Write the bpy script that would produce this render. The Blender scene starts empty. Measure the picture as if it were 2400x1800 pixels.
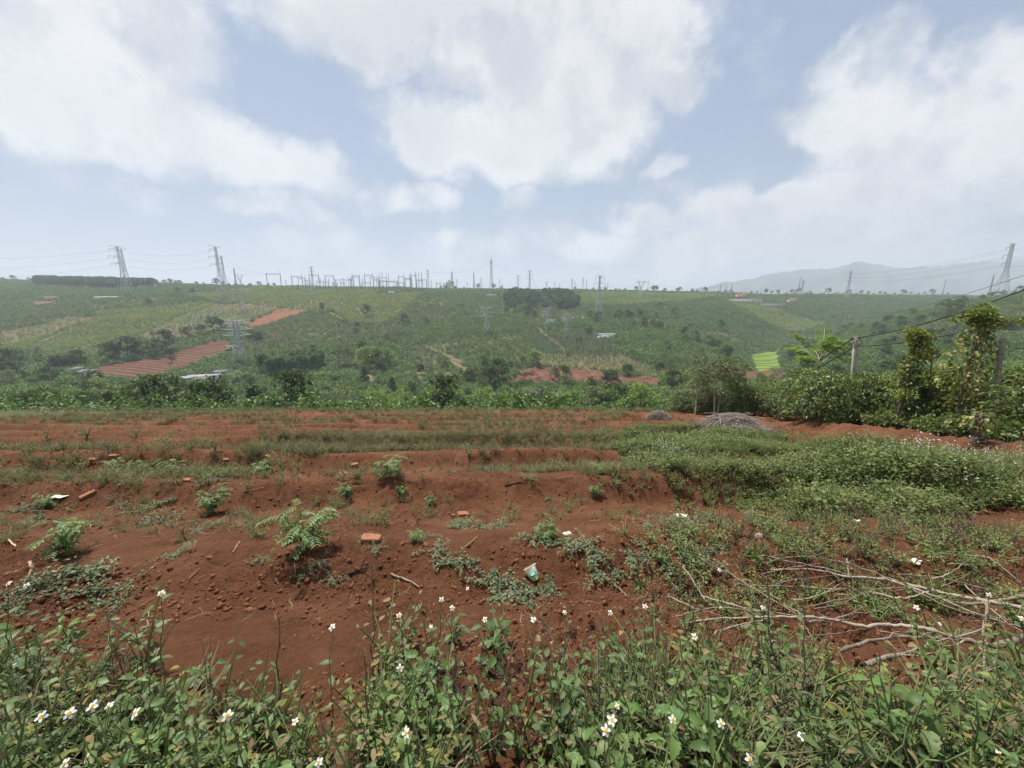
import bpy, math, random
import numpy as np
from mathutils import Vector, Matrix

# ------------------------------------------------------------------ camera, sky, sun, exposure
scene = bpy.context.scene
COL = scene.collection
R = math.radians
F, PITCH, EYE = 880.0, R(11.6), 1.6            # focal length in photo pixels (2400 wide), downward pitch, eye height
SP, CP = math.sin(PITCH), math.cos(PITCH)

cam_data = bpy.data.cameras.new('camera')
cam_data.sensor_width = 36.0
cam_data.lens = 36.0 * F / 2400.0
cam_data.clip_start, cam_data.clip_end = 0.05, 40000
cam = bpy.data.objects.new('camera', cam_data)
COL.objects.link(cam)
cam.location = (0, 0, EYE)
cam.rotation_euler = (R(90) - PITCH, 0, 0)
scene.camera = cam

SUN_EL, SUN_AZ = R(62), R(-38)                  # sun high, to the left and a little ahead (azimuth from +Y towards +X)
sun_data = bpy.data.lights.new('sun', 'SUN')
sun_data.energy, sun_data.angle, sun_data.color = 3.9, R(3.5), (1.0, 0.955, 0.89)
sun = bpy.data.objects.new('sun', sun_data)
COL.objects.link(sun)
sdir = Vector((math.sin(SUN_AZ) * math.cos(SUN_EL), math.cos(SUN_AZ) * math.cos(SUN_EL), math.sin(SUN_EL)))
sun.rotation_euler = (-sdir).to_track_quat('-Z', 'Y').to_euler()
sun.location = (0, 0, 60)

scene.view_settings.view_transform = 'Standard'
scene.view_settings.look = 'None'
scene.view_settings.exposure = 1.02
scene.view_settings.gamma = 1.0
scene.view_settings.use_curve_mapping = False
cy = scene.cycles
cy.max_bounces, cy.diffuse_bounces, cy.glossy_bounces = 4, 2, 1
cy.transmission_bounces, cy.transparent_max_bounces, cy.volume_bounces = 2, 4, 1
cy.use_denoising = True
cy.use_adaptive_sampling = True
cy.adaptive_threshold = 0.02
cy.sample_clamp_indirect = 4.0


def ray(x, y):
    u, v = (x - 1200) / F, (y - 900) / F
    return np.array([u, CP - v * SP, -(SP + v * CP)])


def at(x, y, Y):
    """world point seen at photo pixel (x, y) at forward distance Y"""
    d = ray(x, y)
    return np.array([0, 0, EYE]) + d * (Y / d[1])


def project(P):
    P = np.atleast_2d(np.asarray(P, float))
    dx, dy, dz = P[:, 0], P[:, 1], P[:, 2] - EYE
    depth = np.maximum(dy * CP - dz * SP, 1e-3)
    return np.stack([1200 + F * dx / depth, 900 - F * (dz * CP + dy * SP) / depth, depth], 1)


# ---- small node helpers
def nt_clear(nt):
    for n in list(nt.nodes):
        nt.nodes.remove(n)


class NB:
    """terse node builder"""
    def __init__(s, nt):
        s.nt = nt

    def n(s, t, **kw):
        nd = s.nt.nodes.new(t)
        for k, v in kw.items():
            setattr(nd, k, v)
        return nd

    def val(s, sock, v):
        if hasattr(v, 'is_output') or isinstance(v, bpy.types.NodeSocket):
            s.nt.links.new(v, sock)
        else:
            sock.default_value = v

    def m(s, op, a, b=None, c=None, clamp=False):
        nd = s.n('ShaderNodeMath', operation=op, use_clamp=clamp)
        for i, v in enumerate((a, b, c)):
            if v is not None:
                s.val(nd.inputs[i], v)
        return nd.outputs[0]

    def vm(s, op, a, b=None):
        nd = s.n('ShaderNodeVectorMath', operation=op)
        s.val(nd.inputs[0], a)
        if b is not None:
            s.val(nd.inputs[1], b)
        return nd.outputs['Value'] if op in ('LENGTH', 'DISTANCE', 'DOT_PRODUCT') else nd.outputs[0]

    def mix(s, f, a, b, blend='MIX'):
        nd = s.n('ShaderNodeMix', data_type='RGBA', blend_type=blend)
        s.val(nd.inputs[0], f)
        s.val(nd.inputs[6], a)
        s.val(nd.inputs[7], b)
        return nd.outputs[2]

    def sstep(s, x, a, b):
        nd = s.n('ShaderNodeMapRange', interpolation_type='SMOOTHSTEP', clamp=True)
        s.val(nd.inputs[0], x)
        nd.inputs[1].default_value, nd.inputs[2].default_value = a, b
        nd.inputs[3].default_value, nd.inputs[4].default_value = 0, 1
        return nd.outputs[0]

    def noise(s, vec, scale, detail=4, rough=0.55, dist=0.0):
        nd = s.n('ShaderNodeTexNoise')
        if vec is not None:
            s.nt.links.new(vec, nd.inputs['Vector'])
        nd.inputs['Scale'].default_value, nd.inputs['Detail'].default_value = scale, detail
        nd.inputs['Roughness'].default_value, nd.inputs['Distortion'].default_value = rough, dist
        return nd.outputs[0]

    def ramp(s, f, stops):
        nd = s.n('ShaderNodeValToRGB')
        s.val(nd.inputs[0], f)
        cr = nd.color_ramp
        while len(cr.elements) < len(stops):
            cr.elements.new(0.5)
        for e, (p, c) in zip(cr.elements, stops):
            e.position = p
            e.color = (*c, 1)
        return nd.outputs[0]


# ---- the sky: Nishita blue with drifting cumulus
world = bpy.data.worlds.new('World')
scene.world = world
world.use_nodes = True
world.cycles.sampling_method = 'MANUAL'
world.cycles.sample_map_resolution = 512
nt = world.node_tree
nt_clear(nt)
b = NB(nt)
tc = b.n('ShaderNodeTexCoord').outputs['Generated']
sky = b.n('ShaderNodeTexSky', sky_type='NISHITA', sun_disc=False, sun_elevation=SUN_EL, sun_rotation=SUN_AZ,
          altitude=500, air_density=1.0, dust_density=1.0, ozone_density=1.6)
sep = b.n('ShaderNodeSeparateXYZ')
nt.links.new(tc, sep.inputs[0])
dx, dy, dz = sep.outputs
yy = b.m('MAXIMUM', dy, 0.06)
comb = b.n('ShaderNodeCombineXYZ')
w1 = b.n('ShaderNodeTexNoise')
nt.links.new(tc, w1.inputs['Vector'])
w1.inputs['Scale'].default_value, w1.inputs['Detail'].default_value, w1.inputs['Roughness'].default_value = 3.2, 6, 0.6
warp = b.vm('SUBTRACT', w1.outputs[1], (0.5, 0.5, 0.5))
wsep = b.n('ShaderNodeSeparateXYZ')
nt.links.new(warp, wsep.inputs[0])
pa = b.m('ADD', b.m('DIVIDE', dx, yy), b.m('MULTIPLY', wsep.outputs[0], 0.32))
pb = b.m('ADD', b.m('DIVIDE', dz, yy), b.m('MULTIPLY', wsep.outputs[1], 0.22))
nt.links.new(pa, comb.inputs[0])
nt.links.new(pb, comb.inputs[1])
comb.inputs[2].default_value = 1.0
pab = comb.outputs[0]
# cloud heaps: photo pixel centre, half width, half height, tilt in degrees, weight
CLOUDS = [(60, 150, 480, 250, 0, 1.15), (330, 90, 330, 170, 20, 1.0), (210, 290, 420, 110, 12, 0.9), (560, 340, 300, 100, 22, 1.1), (690, 370, 140, 80, 10, 0.8), (540, 260, 120, 110, 30, 0.7),
          (800, 50, 300, 110, 10, 1.0), (1000, 30, 420, 90, 0, 0.9), (1300, 120, 330, 200, 0, 1.2), (1240, 300, 330, 140, 0, 1.15), (1540, 220, 90, 90, 0, 0.9), (1560, 90, 90, 80, -40, 0.6), (1010, 340, 130, 85, 20, 0.95),
          (2060, 160, 190, 130, -25, 1.0), (2330, 260, 420, 170, -14, 1.1), (1950, 270, 160, 70, -10, 0.85), (2250, 420, 420, 150, -8, 1.0), (2330, 130, 130, 70, -35, 0.8),
          (640, 490, 170, 42, 14, 0.75), (930, 465, 105, 38, 0, 0.66), (1215, 480, 80, 45, 10, 0.72), (1540, 520, 170, 34, 6, 0.72), (1300, 560, 300, 45, 0, 0.78), (1860, 500, 240, 60, -4, 0.95),
          (1560, 405, 70, 26, -18, 0.5), (90, 330, 260, 60, 4, 0.6), (250, 450, 240, 45, 4, 0.55), (2000, 585, 520, 70, 0, 0.95), (900, 590, 400, 50, 0, 0.42)]
total = None
for (px, py, hw, hh, tilt, wt) in CLOUDS:
    d = ray(px, py)
    ca, cb = d[0] / d[1], d[2] / d[1]
    sx_, sy_ = hw / F / d[1], hh / F / d[1]
    ct, st_ = math.cos(R(tilt)), math.sin(R(tilt))
    e1 = b.vm('DOT_PRODUCT', pab, (ct / sx_, -st_ / sx_, (-ca * ct + cb * st_) / sx_))
    e2 = b.vm('DOT_PRODUCT', pab, (st_ / sy_, ct / sy_, (-ca * st_ - cb * ct) / sy_))
    l2 = b.m('ADD', b.m('MULTIPLY', e1, e1), b.m('MULTIPLY', e2, e2))
    blob = b.m('MULTIPLY', b.sstep(l2, 1.55, 0.02), wt)
    total = blob if total is None else b.m('MAXIMUM', total, blob)
# the same broken cloud all round, beyond the part of the sky in view
rad = b.m('MAXIMUM', b.m('DIVIDE', b.m('ABSOLUTE', pa), 1.75), b.m('DIVIDE', pb, 1.15))
beyond = b.sstep(rad, 0.85, 1.25)
around = b.sstep(b.noise(tc, 2.1, 2, 0.5), 0.38, 0.62)
total = b.m('ADD', b.m('MULTIPLY', total, b.m('SUBTRACT', 1, beyond)), b.m('MULTIPLY', around, beyond))
fine = b.noise(tc, 4.2, 10, 0.64)
big = b.noise(tc, 2.3, 4, 0.5)
dens = b.m('ADD', total, b.m('MULTIPLY', b.m('SUBTRACT', fine, 0.5), 2.9))
dens = b.m('ADD', dens, b.m('MULTIPLY', b.m('SUBTRACT', big, 0.5), 0.5))
cover = b.sstep(dens, 0.15, 0.95)
thick = b.sstep(dens, 0.7, 1.35)
# billows: the side of each swelling turned from the sun is greyer
towards = b.noise(b.vm('ADD', tc, (-0.035, 0.02, 0.075)), 4.2, 10, 0.64)
side = b.sstep(b.m('SUBTRACT', towards, fine), -0.07, 0.09)
shade = b.m('ADD', b.m('MULTIPLY', thick, 0.26), b.m('MULTIPLY', side, 0.5))
shade = b.m('ADD', shade, b.m('MULTIPLY', b.sstep(big, 0.42, 0.64), 0.42))
CLOUD_LIT, CLOUD_DIM, SKYK = (9.0, 8.95, 8.9), (5.0, 5.25, 5.8), 0.053
cloudcol = b.mix(shade, (*CLOUD_LIT, 1), (*CLOUD_DIM, 1))
veil = b.mix(0.75, sky.outputs[0], (2.85, 3.75, 5.35, 1))      # thin high haze over the blue
skyc = b.mix(b.m('MULTIPLY', cover, 0.95), veil, cloudcol)
bg = b.n('ShaderNodeBackground')
nt.links.new(skyc, bg.inputs[0])
bg.inputs[1].default_value = SKYK
nt.links.new(bg.outputs[0], b.n('ShaderNodeOutputWorld').inputs[0])
# ------------------------------------------------------------------ terrain
rng = np.random.default_rng(7)
random.seed(7)


TAB = np.random.default_rng(1234).random((256, 256)) - 0.5


def vnoise(x, y, s=0):
    x, y = np.asarray(x, float), np.asarray(y, float)
    ix, iy = np.floor(x), np.floor(y)
    fx, fy = x - ix, y - iy
    fx, fy = fx * fx * (3 - 2 * fx), fy * fy * (3 - 2 * fy)
    ix, iy = (ix.astype(np.int64) + s * 37) & 255, (iy.astype(np.int64) + s * 101) & 255
    jx, jy = (ix + 1) & 255, (iy + 1) & 255
    a, c = TAB[ix, iy], TAB[ix, jy]
    a = a + (TAB[jx, iy] - a) * fx
    c = c + (TAB[jx, jy] - c) * fx
    return a + (c - a) * fy


def fbm(x, y, octv=4, s=0, gain=0.5):
    o, a = 0, 1.0
    for i in range(octv):
        o = o + a * vnoise(x * 2 ** i + 17.3 * i, y * 2 ** i + 5.7 * i, s + i)
        a *= gain
    return o


def sm(x, a, b_):
    t = np.clip((np.asarray(x, float) - a) / (b_ - a), 0, 1)
    return t * t * (3 - 2 * t)


# far relief: for photo columns, the height in the photo at which the ground lies at each forward distance
DIST = [34, 48, 70, 100, 140, 185, 230, 290, 350, 430, 520, 620, 740, 950, 1400, 3000, 12000]
COLS = {
    -500: [968, 985, 985, 960, 925, 885, 850, 795, 748, 708, 680, 664, 656, 664, 690, 705, 716],
    0:    [968, 985, 985, 960, 928, 888, 850, 795, 748, 708, 680, 664, 656, 664, 690, 705, 716],
    300:  [967, 985, 987, 965, 932, 892, 845, 785, 735, 702, 682, 668, 664, 676, 695, 706, 716],
    600:  [967, 985, 987, 967, 935, 893, 848, 790, 742, 702, 683, 672, 676, 690, 700, 708, 716],
    900:  [966, 984, 987, 968, 938, 898, 855, 800, 752, 710, 687, 676, 678, 690, 700, 708, 716],
    1200: [965, 982, 984, 966, 938, 893, 848, 803, 768, 735, 707, 690, 680, 686, 700, 708, 716],
    1500: [962, 978, 980, 962, 932, 888, 838, 795, 765, 737, 711, 694, 684, 690, 700, 708, 716],
    1700: [960, 975, 976, 955, 922, 888, 860, 825, 790, 755, 722, 700, 688, 692, 700, 708, 716],
    1800: [958, 972, 972, 950, 918, 892, 872, 848, 828, 796, 745, 712, 692, 690, 700, 708, 716],
    1900: [957, 970, 968, 945, 912, 886, 866, 842, 818, 796, 758, 722, 694, 690, 700, 708, 716],
    2100: [955, 965, 958, 930, 890, 850, 805, 765, 742, 742, 742, 720, 693, 690, 700, 708, 716],
    2300: [953, 960, 948, 912, 865, 810, 758, 715, 699, 706, 715, 712, 698, 692, 700, 708, 716],
    2400: [953, 958, 942, 904, 850, 790, 738, 700, 692, 700, 712, 712, 698, 692, 700, 708, 716],
    2900: [953, 955, 938, 898, 840, 780, 728, 690, 682, 690, 705, 710, 698, 692, 700, 708, 716],
}
TC = np.array([(c - 1200) / F for c in COLS])
LD = np.log(np.array(DIST))
GY = np.linspace(LD[0], LD[-1], 420)
GT = np.linspace(TC[0], TC[-1], 260)
rows = []
for c, ys in COLS.items():
    d = [ray(c, y) for y in ys]
    zz = np.array([EYE + Y * v[2] / v[1] for Y, v in zip(DIST, d)])
    rows.append(np.interp(GY, LD, zz))
rows = np.array(rows)
k = np.exp(-np.linspace(-2, 2, 13) ** 2)
k /= k.sum()
rows = np.array([np.convolve(np.pad(r_, 6, mode='edge'), k, 'valid') for r_ in rows])
GRID = np.array([np.interp(GT, TC, rows[:, j]) for j in range(len(GY))]).T      # [t, y]
GRID = np.array([np.convolve(np.pad(GRID[:, j], 6, mode='edge'), k, 'valid') for j in range(GRID.shape[1])]).T

BANK_Y = np.array([-400, -3, 0.35, 1.1, 2.1, 3.6, 36, 80])
BANK_Z = np.array([4.0, 0.05, 0.0, -0.12, -0.50, -0.84, -8.62, -19.0])
BERM = (np.array([15.2, 18.5]), np.array([11.3, 6.5]))


def seg_dist(X, Y, a, b_):
    ab = b_ - a
    t = np.clip(((X - a[0]) * ab[0] + (Y - a[1]) * ab[1]) / (ab @ ab), -0.05, 1.6)
    px, py = a[0] + ab[0] * t, a[1] + ab[1] * t
    side = ((X - a[0]) * ab[1] - (Y - a[1]) * ab[0]) / np.sqrt(ab @ ab)
    return np.hypot(X - px, Y - py), side, t


def height_near(X, Y, r, ye, detail):
    # near field
    zn = np.interp(Y, BANK_Y, BANK_Z) * 1.0
    near = sm(Y, 1.5, 3.2) * (1 - sm(ye, 34, 44))
    wob = fbm(X * 0.16, Y * 0.04, 4, 3, 0.6) * 0.75
    ph = ((Y + wob * 0.7 - 2.62) / 2.86) % 1.0
    ridge = np.where(ph < 0.09, sm(ph, -0.09, 0.09), 1 - sm(ph, 0.12, 0.85))       # steep face to the camera, long back
    ridge = np.where(ph > 0.91, sm(ph, 0.91, 1.09), ridge)
    amp = (0.29 + 0.30 * np.clip(fbm(X * 0.23 + 9, Y * 0.35, 3, 11) + 0.25, 0, 1)) * (0.5 + 0.5 * sm(Y, 2.2, 4.5))
    bd0 = seg_dist(X, Y, *BERM)[0]
    amp = amp * (1 - 0.9 * np.exp(-(bd0 / 2.2) ** 2))
    zn = zn + near * amp * (ridge - 0.5)
    if detail:
        fade = 1 - sm(r, 14, 34)
        rough = np.clip(0.45 + 1.6 * fbm(X * 0.6 + 4, Y * 0.6, 3, 21), 0.28, 1.0)
        zn = zn + 0.055 * fbm(X * 0.8, Y * 0.8, 3, 31) * sm(Y, 0.2, 3)
        zn = zn + fade * (0.07 * rough * fbm(X * 4.0, Y * 4.0, 4, 41, 0.6) + 0.06 * rough * np.abs(fbm(X * 11, Y * 11, 3, 51)) + 0.075 * (rough + .25 * (ph < .2) + .25 * (ph > .85)) * np.clip(fbm(X * 17, Y * 17, 2, 55), 0, 1))
    bd, side, bt = seg_dist(X, Y, *BERM)
    lump = 0.92 + 0.42 * fbm(X * 2.2, Y * 2.2, 4, 81, 0.65)
    zn = zn + np.exp(-(bd / 0.55) ** 2) * 0.42 * lump * (bt < 1.55)
    zn = zn - 0.22 * sm(-side, 0.3, 1.8) * np.exp(-((bd - 1.3) / 1.0) ** 2) * (bt < 1.5)
    return zn


def height_far(X, Y, ye, t):
    # far relief
    fy = np.clip((np.log(np.maximum(ye, 1)) - GY[0]) / (GY[1] - GY[0]), 0, len(GY) - 1.001)
    ft = np.clip((t - GT[0]) / (GT[1] - GT[0]), 0, len(GT) - 1.001)
    iy, it = fy.astype(int), ft.astype(int)
    fy, ft = fy - iy, ft - it
    zf = (GRID[it, iy] * (1 - ft) + GRID[it + 1, iy] * ft) * (1 - fy) + (GRID[it, iy + 1] * (1 - ft) + GRID[it + 1, iy + 1] * ft) * fy
    fold = sm(ye, 130, 260) * (1 - sm(ye, 430, 620))
    zf = zf + sm(ye, 60, 200) * (1 - sm(ye, 900, 2500)) * 3.0 * fbm(X * 0.014, Y * 0.014, 4, 91) - fold * 7.0 * (0.22 - np.abs(fbm(X * 0.009 + 3, Y * 0.006, 3, 95)))
    return zf


def height(X, Y, detail=True):
    X, Y = np.asarray(X, float), np.asarray(Y, float)
    r = np.hypot(X, Y)
    t = np.clip(X / np.maximum(Y, 1e-3), GT[0], GT[-1])
    t = np.where(Y <= 0, np.sign(X) * GT[-1], t)
    ye = r / np.sqrt(1 + t * t)
    z = np.zeros(X.shape)
    kn, kf = ye < 44, ye > 34
    if kn.any():
        zn = height_near(X[kn], Y[kn], r[kn], ye[kn], detail)
        z[kn] = zn * (1 - sm(ye[kn], 34, 44))
    if kf.any():
        z[kf] += height_far(X[kf], Y[kf], ye[kf], t[kf]) * sm(ye[kf], 34, 44)
    back = sm(-Y / np.maximum(r, 1e-3), -0.12, 0.35) * sm(r, 20, 60)
    return z * (1 - back) + (0.02 * r * 0.3) * back


def hz(x, y):
    return float(height(np.array([x]), np.array([y]))[0])


def ground_at(px, py, y0=1.0, y1=1500.0):
    """where the ray through a photo pixel meets the ground (beyond y0)"""
    d = ray(px, py)
    gx, gz = d[0] / d[1], d[2] / d[1]
    lo, hi = math.log(y0), math.log(y1)
    for n_, det in ((160, False), (60, True)):
        Ys = np.exp(np.linspace(lo, hi, n_))
        gap_ = EYE + gz * Ys - height(gx * Ys, Ys, det)
        hit = gap_ <= 0
        i = int(np.argmax(hit)) if hit.any() else n_ - 1
        L_ = np.log(Ys)
        lo, hi = L_[max(i - 3, 0)], L_[min(i + 2, n_ - 1)]
    Y = Ys[i]
    if i and gap_[i] <= 0:
        f = gap_[i - 1] / max(gap_[i - 1] - gap_[i], 1e-9)
        Y = Ys[i - 1] + (Ys[i] - Ys[i - 1]) * f
    return Vector((gx * Y, Y, hz(gx * Y, Y)))


def in_poly(px, py, poly):
    px, py = np.asarray(px), np.asarray(py)
    res = np.zeros(px.shape, bool)
    n = len(poly)
    for i in range(n):
        (x1, y1), (x2, y2) = poly[i], poly[(i + 1) % n]
        if y1 == y2:
            continue
        c = ((y1 > py) != (y2 > py)) & (px < (x2 - x1) * (py - y1) / (y2 - y1) + x1)
        res ^= c
    return res


# land parcels, outlined in the photo and laid on the hillside
PARCEL = {
    'red_low':  [(185, 890), (232, 862), (430, 822), (500, 802), (545, 800), (536, 828), (480, 846), (420, 868), (335, 892), (300, 895)],
    'red_high': [(578, 760), (650, 726), (718, 728), (700, 738), (640, 758), (584, 776)],
    'paddy':    [(1756, 832), (1818, 824), (1828, 806), (1832, 808), (1822, 832), (1842, 868), (1770, 870), (1760, 850)],
    'cut':      [(1180, 905), (1215, 880), (1250, 863), (1310, 864), (1420, 875), (1500, 890), (1560, 895), (1540, 912), (1380, 905), (1260, 906)],
    'brown':    [(1690, 872), (1790, 868), (1850, 872), (1830, 900), (1760, 905), (1700, 895)],
}
# ---- one ground sheet: fine near the camera and in view, coarse all round and out to the horizon
rr = [0.0, 0.25]
while rr[-1] < 42:
    rr.append(rr[-1] * (1.0075 if 1.7 < rr[-1] < 8 else 1.0135))
while rr[-1] < 1500:
    rr.append(rr[-1] * 1.0165)
while rr[-1] < 6400:
    rr.append(rr[-1] * 1.16)
rr = np.array(rr)
ph = np.concatenate([np.linspace(-math.pi, -1.15, 40)[:-1], np.linspace(-1.15, 1.15, 560), np.linspace(1.15, math.pi, 40)[1:]])
RR, PH = np.meshgrid(rr[1:], ph, indexing='ij')
GX, GYY = RR * np.sin(PH), RR * np.cos(PH)
GZ = height(GX, GYY)
nr, npx = RR.shape
verts = np.stack([GX, GYY, GZ], -1).reshape(-1, 3)
ii, jj = np.meshgrid(np.arange(nr - 1), np.arange(npx - 1), indexing='ij')
a_ = (ii * npx + jj).ravel()
faces = np.stack([a_, a_ + 1, a_ + npx + 1, a_ + npx], 1)[:, ::-1]


def mesh_np(name, V, Fq, attrs=None, smooth=False):
    """mesh from numpy arrays; Fq (n,4) or (n,3)"""
    V, Fq = np.asarray(V, np.float32), np.asarray(Fq, np.int32)
    me = bpy.data.meshes.new(name)
    me.vertices.add(len(V))
    me.vertices.foreach_set('co', V.ravel())
    k_ = Fq.shape[1]
    me.loops.add(Fq.size)
    me.loops.foreach_set('vertex_index', Fq.ravel())
    me.polygons.add(len(Fq))
    me.polygons.foreach_set('loop_start', np.arange(0, Fq.size, k_, dtype=np.int32))
    if smooth:
        me.polygons.foreach_set('use_smooth', np.ones(len(Fq), bool))
    for nm, arr in (attrs or {}).items():
        at_ = me.attributes.new(nm, 'FLOAT', 'POINT')
        at_.data.foreach_set('value', np.asarray(arr, np.float32))
    me.update(calc_edges=True)
    return me


def link(name, data, parent=None, loc=None, rot=None, scl=None):
    o = bpy.data.objects.new(name, data)
    COL.objects.link(o)
    if parent is not None:
        o.parent = parent
    if loc is not None:
        o.location = loc
    if rot is not None:
        o.rotation_euler = rot
    if scl is not None:
        o.scale = (scl,) * 3 if np.isscalar(scl) else scl
    return o


def tag(o, label=None, cat=None, group=None, kind=None):
    for k_, v in (('label', label), ('category', cat), ('group', group), ('kind', kind)):
        if v:
            o[k_] = v
    return o
# ------------------------------------------------------------------ materials
def new_mat(name):
    m = bpy.data.materials.new(name)
    m.use_nodes = True
    nt_clear(m.node_tree)
    return m, NB(m.node_tree)


def out(b_, sh, disp=None):
    o = b_.n('ShaderNodeOutputMaterial')
    b_.nt.links.new(sh, o.inputs[0])


def leaf_mat(name, dark, mid, lite, trans=0.3, rough=0.55, spec=0.25, nscale=0.6, dry=None, dryamt=0.0):
    """leaf colour varies by leaf (attribute v), by plant (object random) and by clump (noise)"""
    m, b_ = new_mat(name)
    at_ = b_.n('ShaderNodeAttribute', attribute_name='v').outputs['Fac']
    oi = b_.n('ShaderNodeObjectInfo')
    pos = b_.n('ShaderNodeNewGeometry').outputs['Position']
    nz = b_.noise(pos, nscale, 2)
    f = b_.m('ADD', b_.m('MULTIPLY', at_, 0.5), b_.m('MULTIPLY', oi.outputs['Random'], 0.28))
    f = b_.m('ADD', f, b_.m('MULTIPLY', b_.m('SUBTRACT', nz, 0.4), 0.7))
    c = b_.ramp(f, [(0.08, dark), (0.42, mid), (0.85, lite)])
    if dry:
        g = b_.m('FRACT', b_.m('MULTIPLY', at_, 7.31))
        c = b_.mix(b_.m('LESS_THAN', g, dryamt), c, (*dry, 1))
    p = b_.n('ShaderNodeBsdfPrincipled')
    b_.nt.links.new(c, p.inputs['Base Color'])
    p.inputs['Roughness'].default_value = rough
    p.inputs['Specular IOR Level'].default_value = spec
    t = b_.n('ShaderNodeBsdfTranslucent')
    b_.nt.links.new(b_.mix(0.5, c, (0.16, 0.24, 0.03, 1)), t.inputs[0])
    mx = b_.n('ShaderNodeMixShader')
    mx.inputs[0].default_value = trans
    b_.nt.links.new(p.outputs[0], mx.inputs[1])
    b_.nt.links.new(t.outputs[0], mx.inputs[2])
    out(b_, mx.outputs[0])
    return m


def plain_mat(name, c1, c2, scale=3.0, rough=0.85, bump=0.0, bscale=20, metal=0.0, rnd=0.0, spec=0.3, detail=5):
    m, b_ = new_mat(name)
    tco = b_.n('ShaderNodeTexCoord').outputs['Object']
    nz = b_.noise(tco, scale, detail, 0.6)
    if rnd:
        nz = b_.m('ADD', nz, b_.m('MULTIPLY', b_.m('SUBTRACT', b_.n('ShaderNodeObjectInfo').outputs['Random'], 0.5), rnd))
    c = b_.ramp(nz, [(0.3, c1), (0.7, c2)])
    p = b_.n('ShaderNodeBsdfPrincipled')
    b_.nt.links.new(c, p.inputs['Base Color'])
    p.inputs['Roughness'].default_value, p.inputs['Metallic'].default_value = rough, metal
    p.inputs['Specular IOR Level'].default_value = spec
    if bump:
        bp = b_.n('ShaderNodeBump')
        bp.inputs['Strength'].default_value, bp.inputs['Distance'].default_value = bump, 0.02
        b_.nt.links.new(b_.noise(tco, bscale, 6, 0.65), bp.inputs['Height'])
        b_.nt.links.new(bp.outputs[0], p.inputs['Normal'])
    out(b_, p.outputs[0])
    return m


def ground_mat():
    m, b_ = new_mat('ground')
    pos = b_.n('ShaderNodeNewGeometry').outputs['Position']
    sp = b_.n('ShaderNodeSeparateXYZ')
    b_.nt.links.new(pos, sp.inputs[0])
    n1, n2, n3 = b_.noise(pos, 0.9, 5, 0.6), b_.noise(pos, 7, 6, 0.65), b_.noise(pos, 45, 5, 0.7)
    c = b_.ramp(n1, [(0.3, (0.106, 0.043, 0.020)), (0.52, (0.154, 0.066, 0.032)), (0.75, (0.208, 0.097, 0.052))])
    c = b_.mix(b_.m('MULTIPLY', b_.sstep(n2, 0.5, 0.75), 0.5), c, (0.082, 0.030, 0.014, 1))
    c = b_.mix(b_.m('MULTIPLY', b_.sstep(n3, 0.54, 0.72), 0.6), c, (0.250, 0.112, 0.062, 1))
    n4 = b_.noise(pos, 2.3, 5, 0.65)
    c = b_.mix(b_.m('MULTIPLY', b_.sstep(n4, 0.54, 0.70), 0.55), c, (0.205, 0.098, 0.060, 1))      # dry pale crust
    c = b_.mix(b_.m('MULTIPLY', b_.sstep(n4, 0.46, 0.34), 0.5), c, (0.080, 0.030, 0.015, 1))       # damp earth
    # hillside: undergrowth and leaf litter between the bushes
    nf = b_.noise(pos, 0.035, 6, 0.6)
    nf2 = b_.noise(pos, 0.6, 3, 0.6)
    hill = b_.ramp(nf, [(0.30, (0.060, 0.080, 0.030)), (0.48, (0.090, 0.100, 0.044)), (0.58, (0.130, 0.108, 0.060)), (0.70, (0.150, 0.088, 0.054))])
    hill = b_.mix(b_.m('MULTIPLY', b_.sstep(nf2, 0.5, 0.7), 0.5), hill, (0.045, 0.07, 0.02, 1))
    dist = b_.n('ShaderNodeAttribute', attribute_name='hill').outputs['Fac']
    c = b_.mix(dist, c, hill)
    p = b_.n('ShaderNodeBsdfPrincipled')
    b_.nt.links.new(c, p.inputs['Base Color'])
    p.inputs['Roughness'].default_value = 0.95
    p.inputs['Specular IOR Level'].default_value = 0.12
    bp = b_.n('ShaderNodeBump')
    bp.inputs['Strength'].default_value, bp.inputs['Distance'].default_value = 1.0, 0.06
    hsum = b_.m('ADD', b_.m('MULTIPLY', n3, 0.6), n2)
    hsum = b_.m('ADD', hsum, b_.m('MULTIPLY', b_.noise(pos, 110, 3, 0.7), 0.35))
    b_.nt.links.new(hsum, bp.inputs['Height'])
    b_.nt.links.new(bp.outputs[0], p.inputs['Normal'])
    out(b_, p.outputs[0])
    return m


def field_mat(name, c1, c2, c3):
    m, b_ = new_mat(name)
    pos = b_.n('ShaderNodeNewGeometry').outputs['Position']
    n1, n2 = b_.noise(pos, 0.12, 5, 0.6), b_.noise(pos, 1.2, 4, 0.6)
    c = b_.ramp(n1, [(0.3, c1), (0.6, c2)])
    c = b_.mix(b_.m('MULTIPLY', b_.sstep(n2, 0.5, 0.75), 0.6), c, (*c3, 1))
    rw = b_.n('ShaderNodeAttribute', attribute_name='row').outputs['Fac']
    c = b_.mix(b_.m('MULTIPLY', rw, 0.55), c, (c2[0] * 1.9, c2[1] * 2.1, c2[2] * 2.2, 1))      # drier crumb on the crests
    p = b_.n('ShaderNodeBsdfPrincipled')
    b_.nt.links.new(c, p.inputs['Base Color'])
    p.inputs['Roughness'].default_value = 0.95
    p.inputs['Specular IOR Level'].default_value = 0.1
    out(b_, p.outputs[0])
    return m


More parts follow.
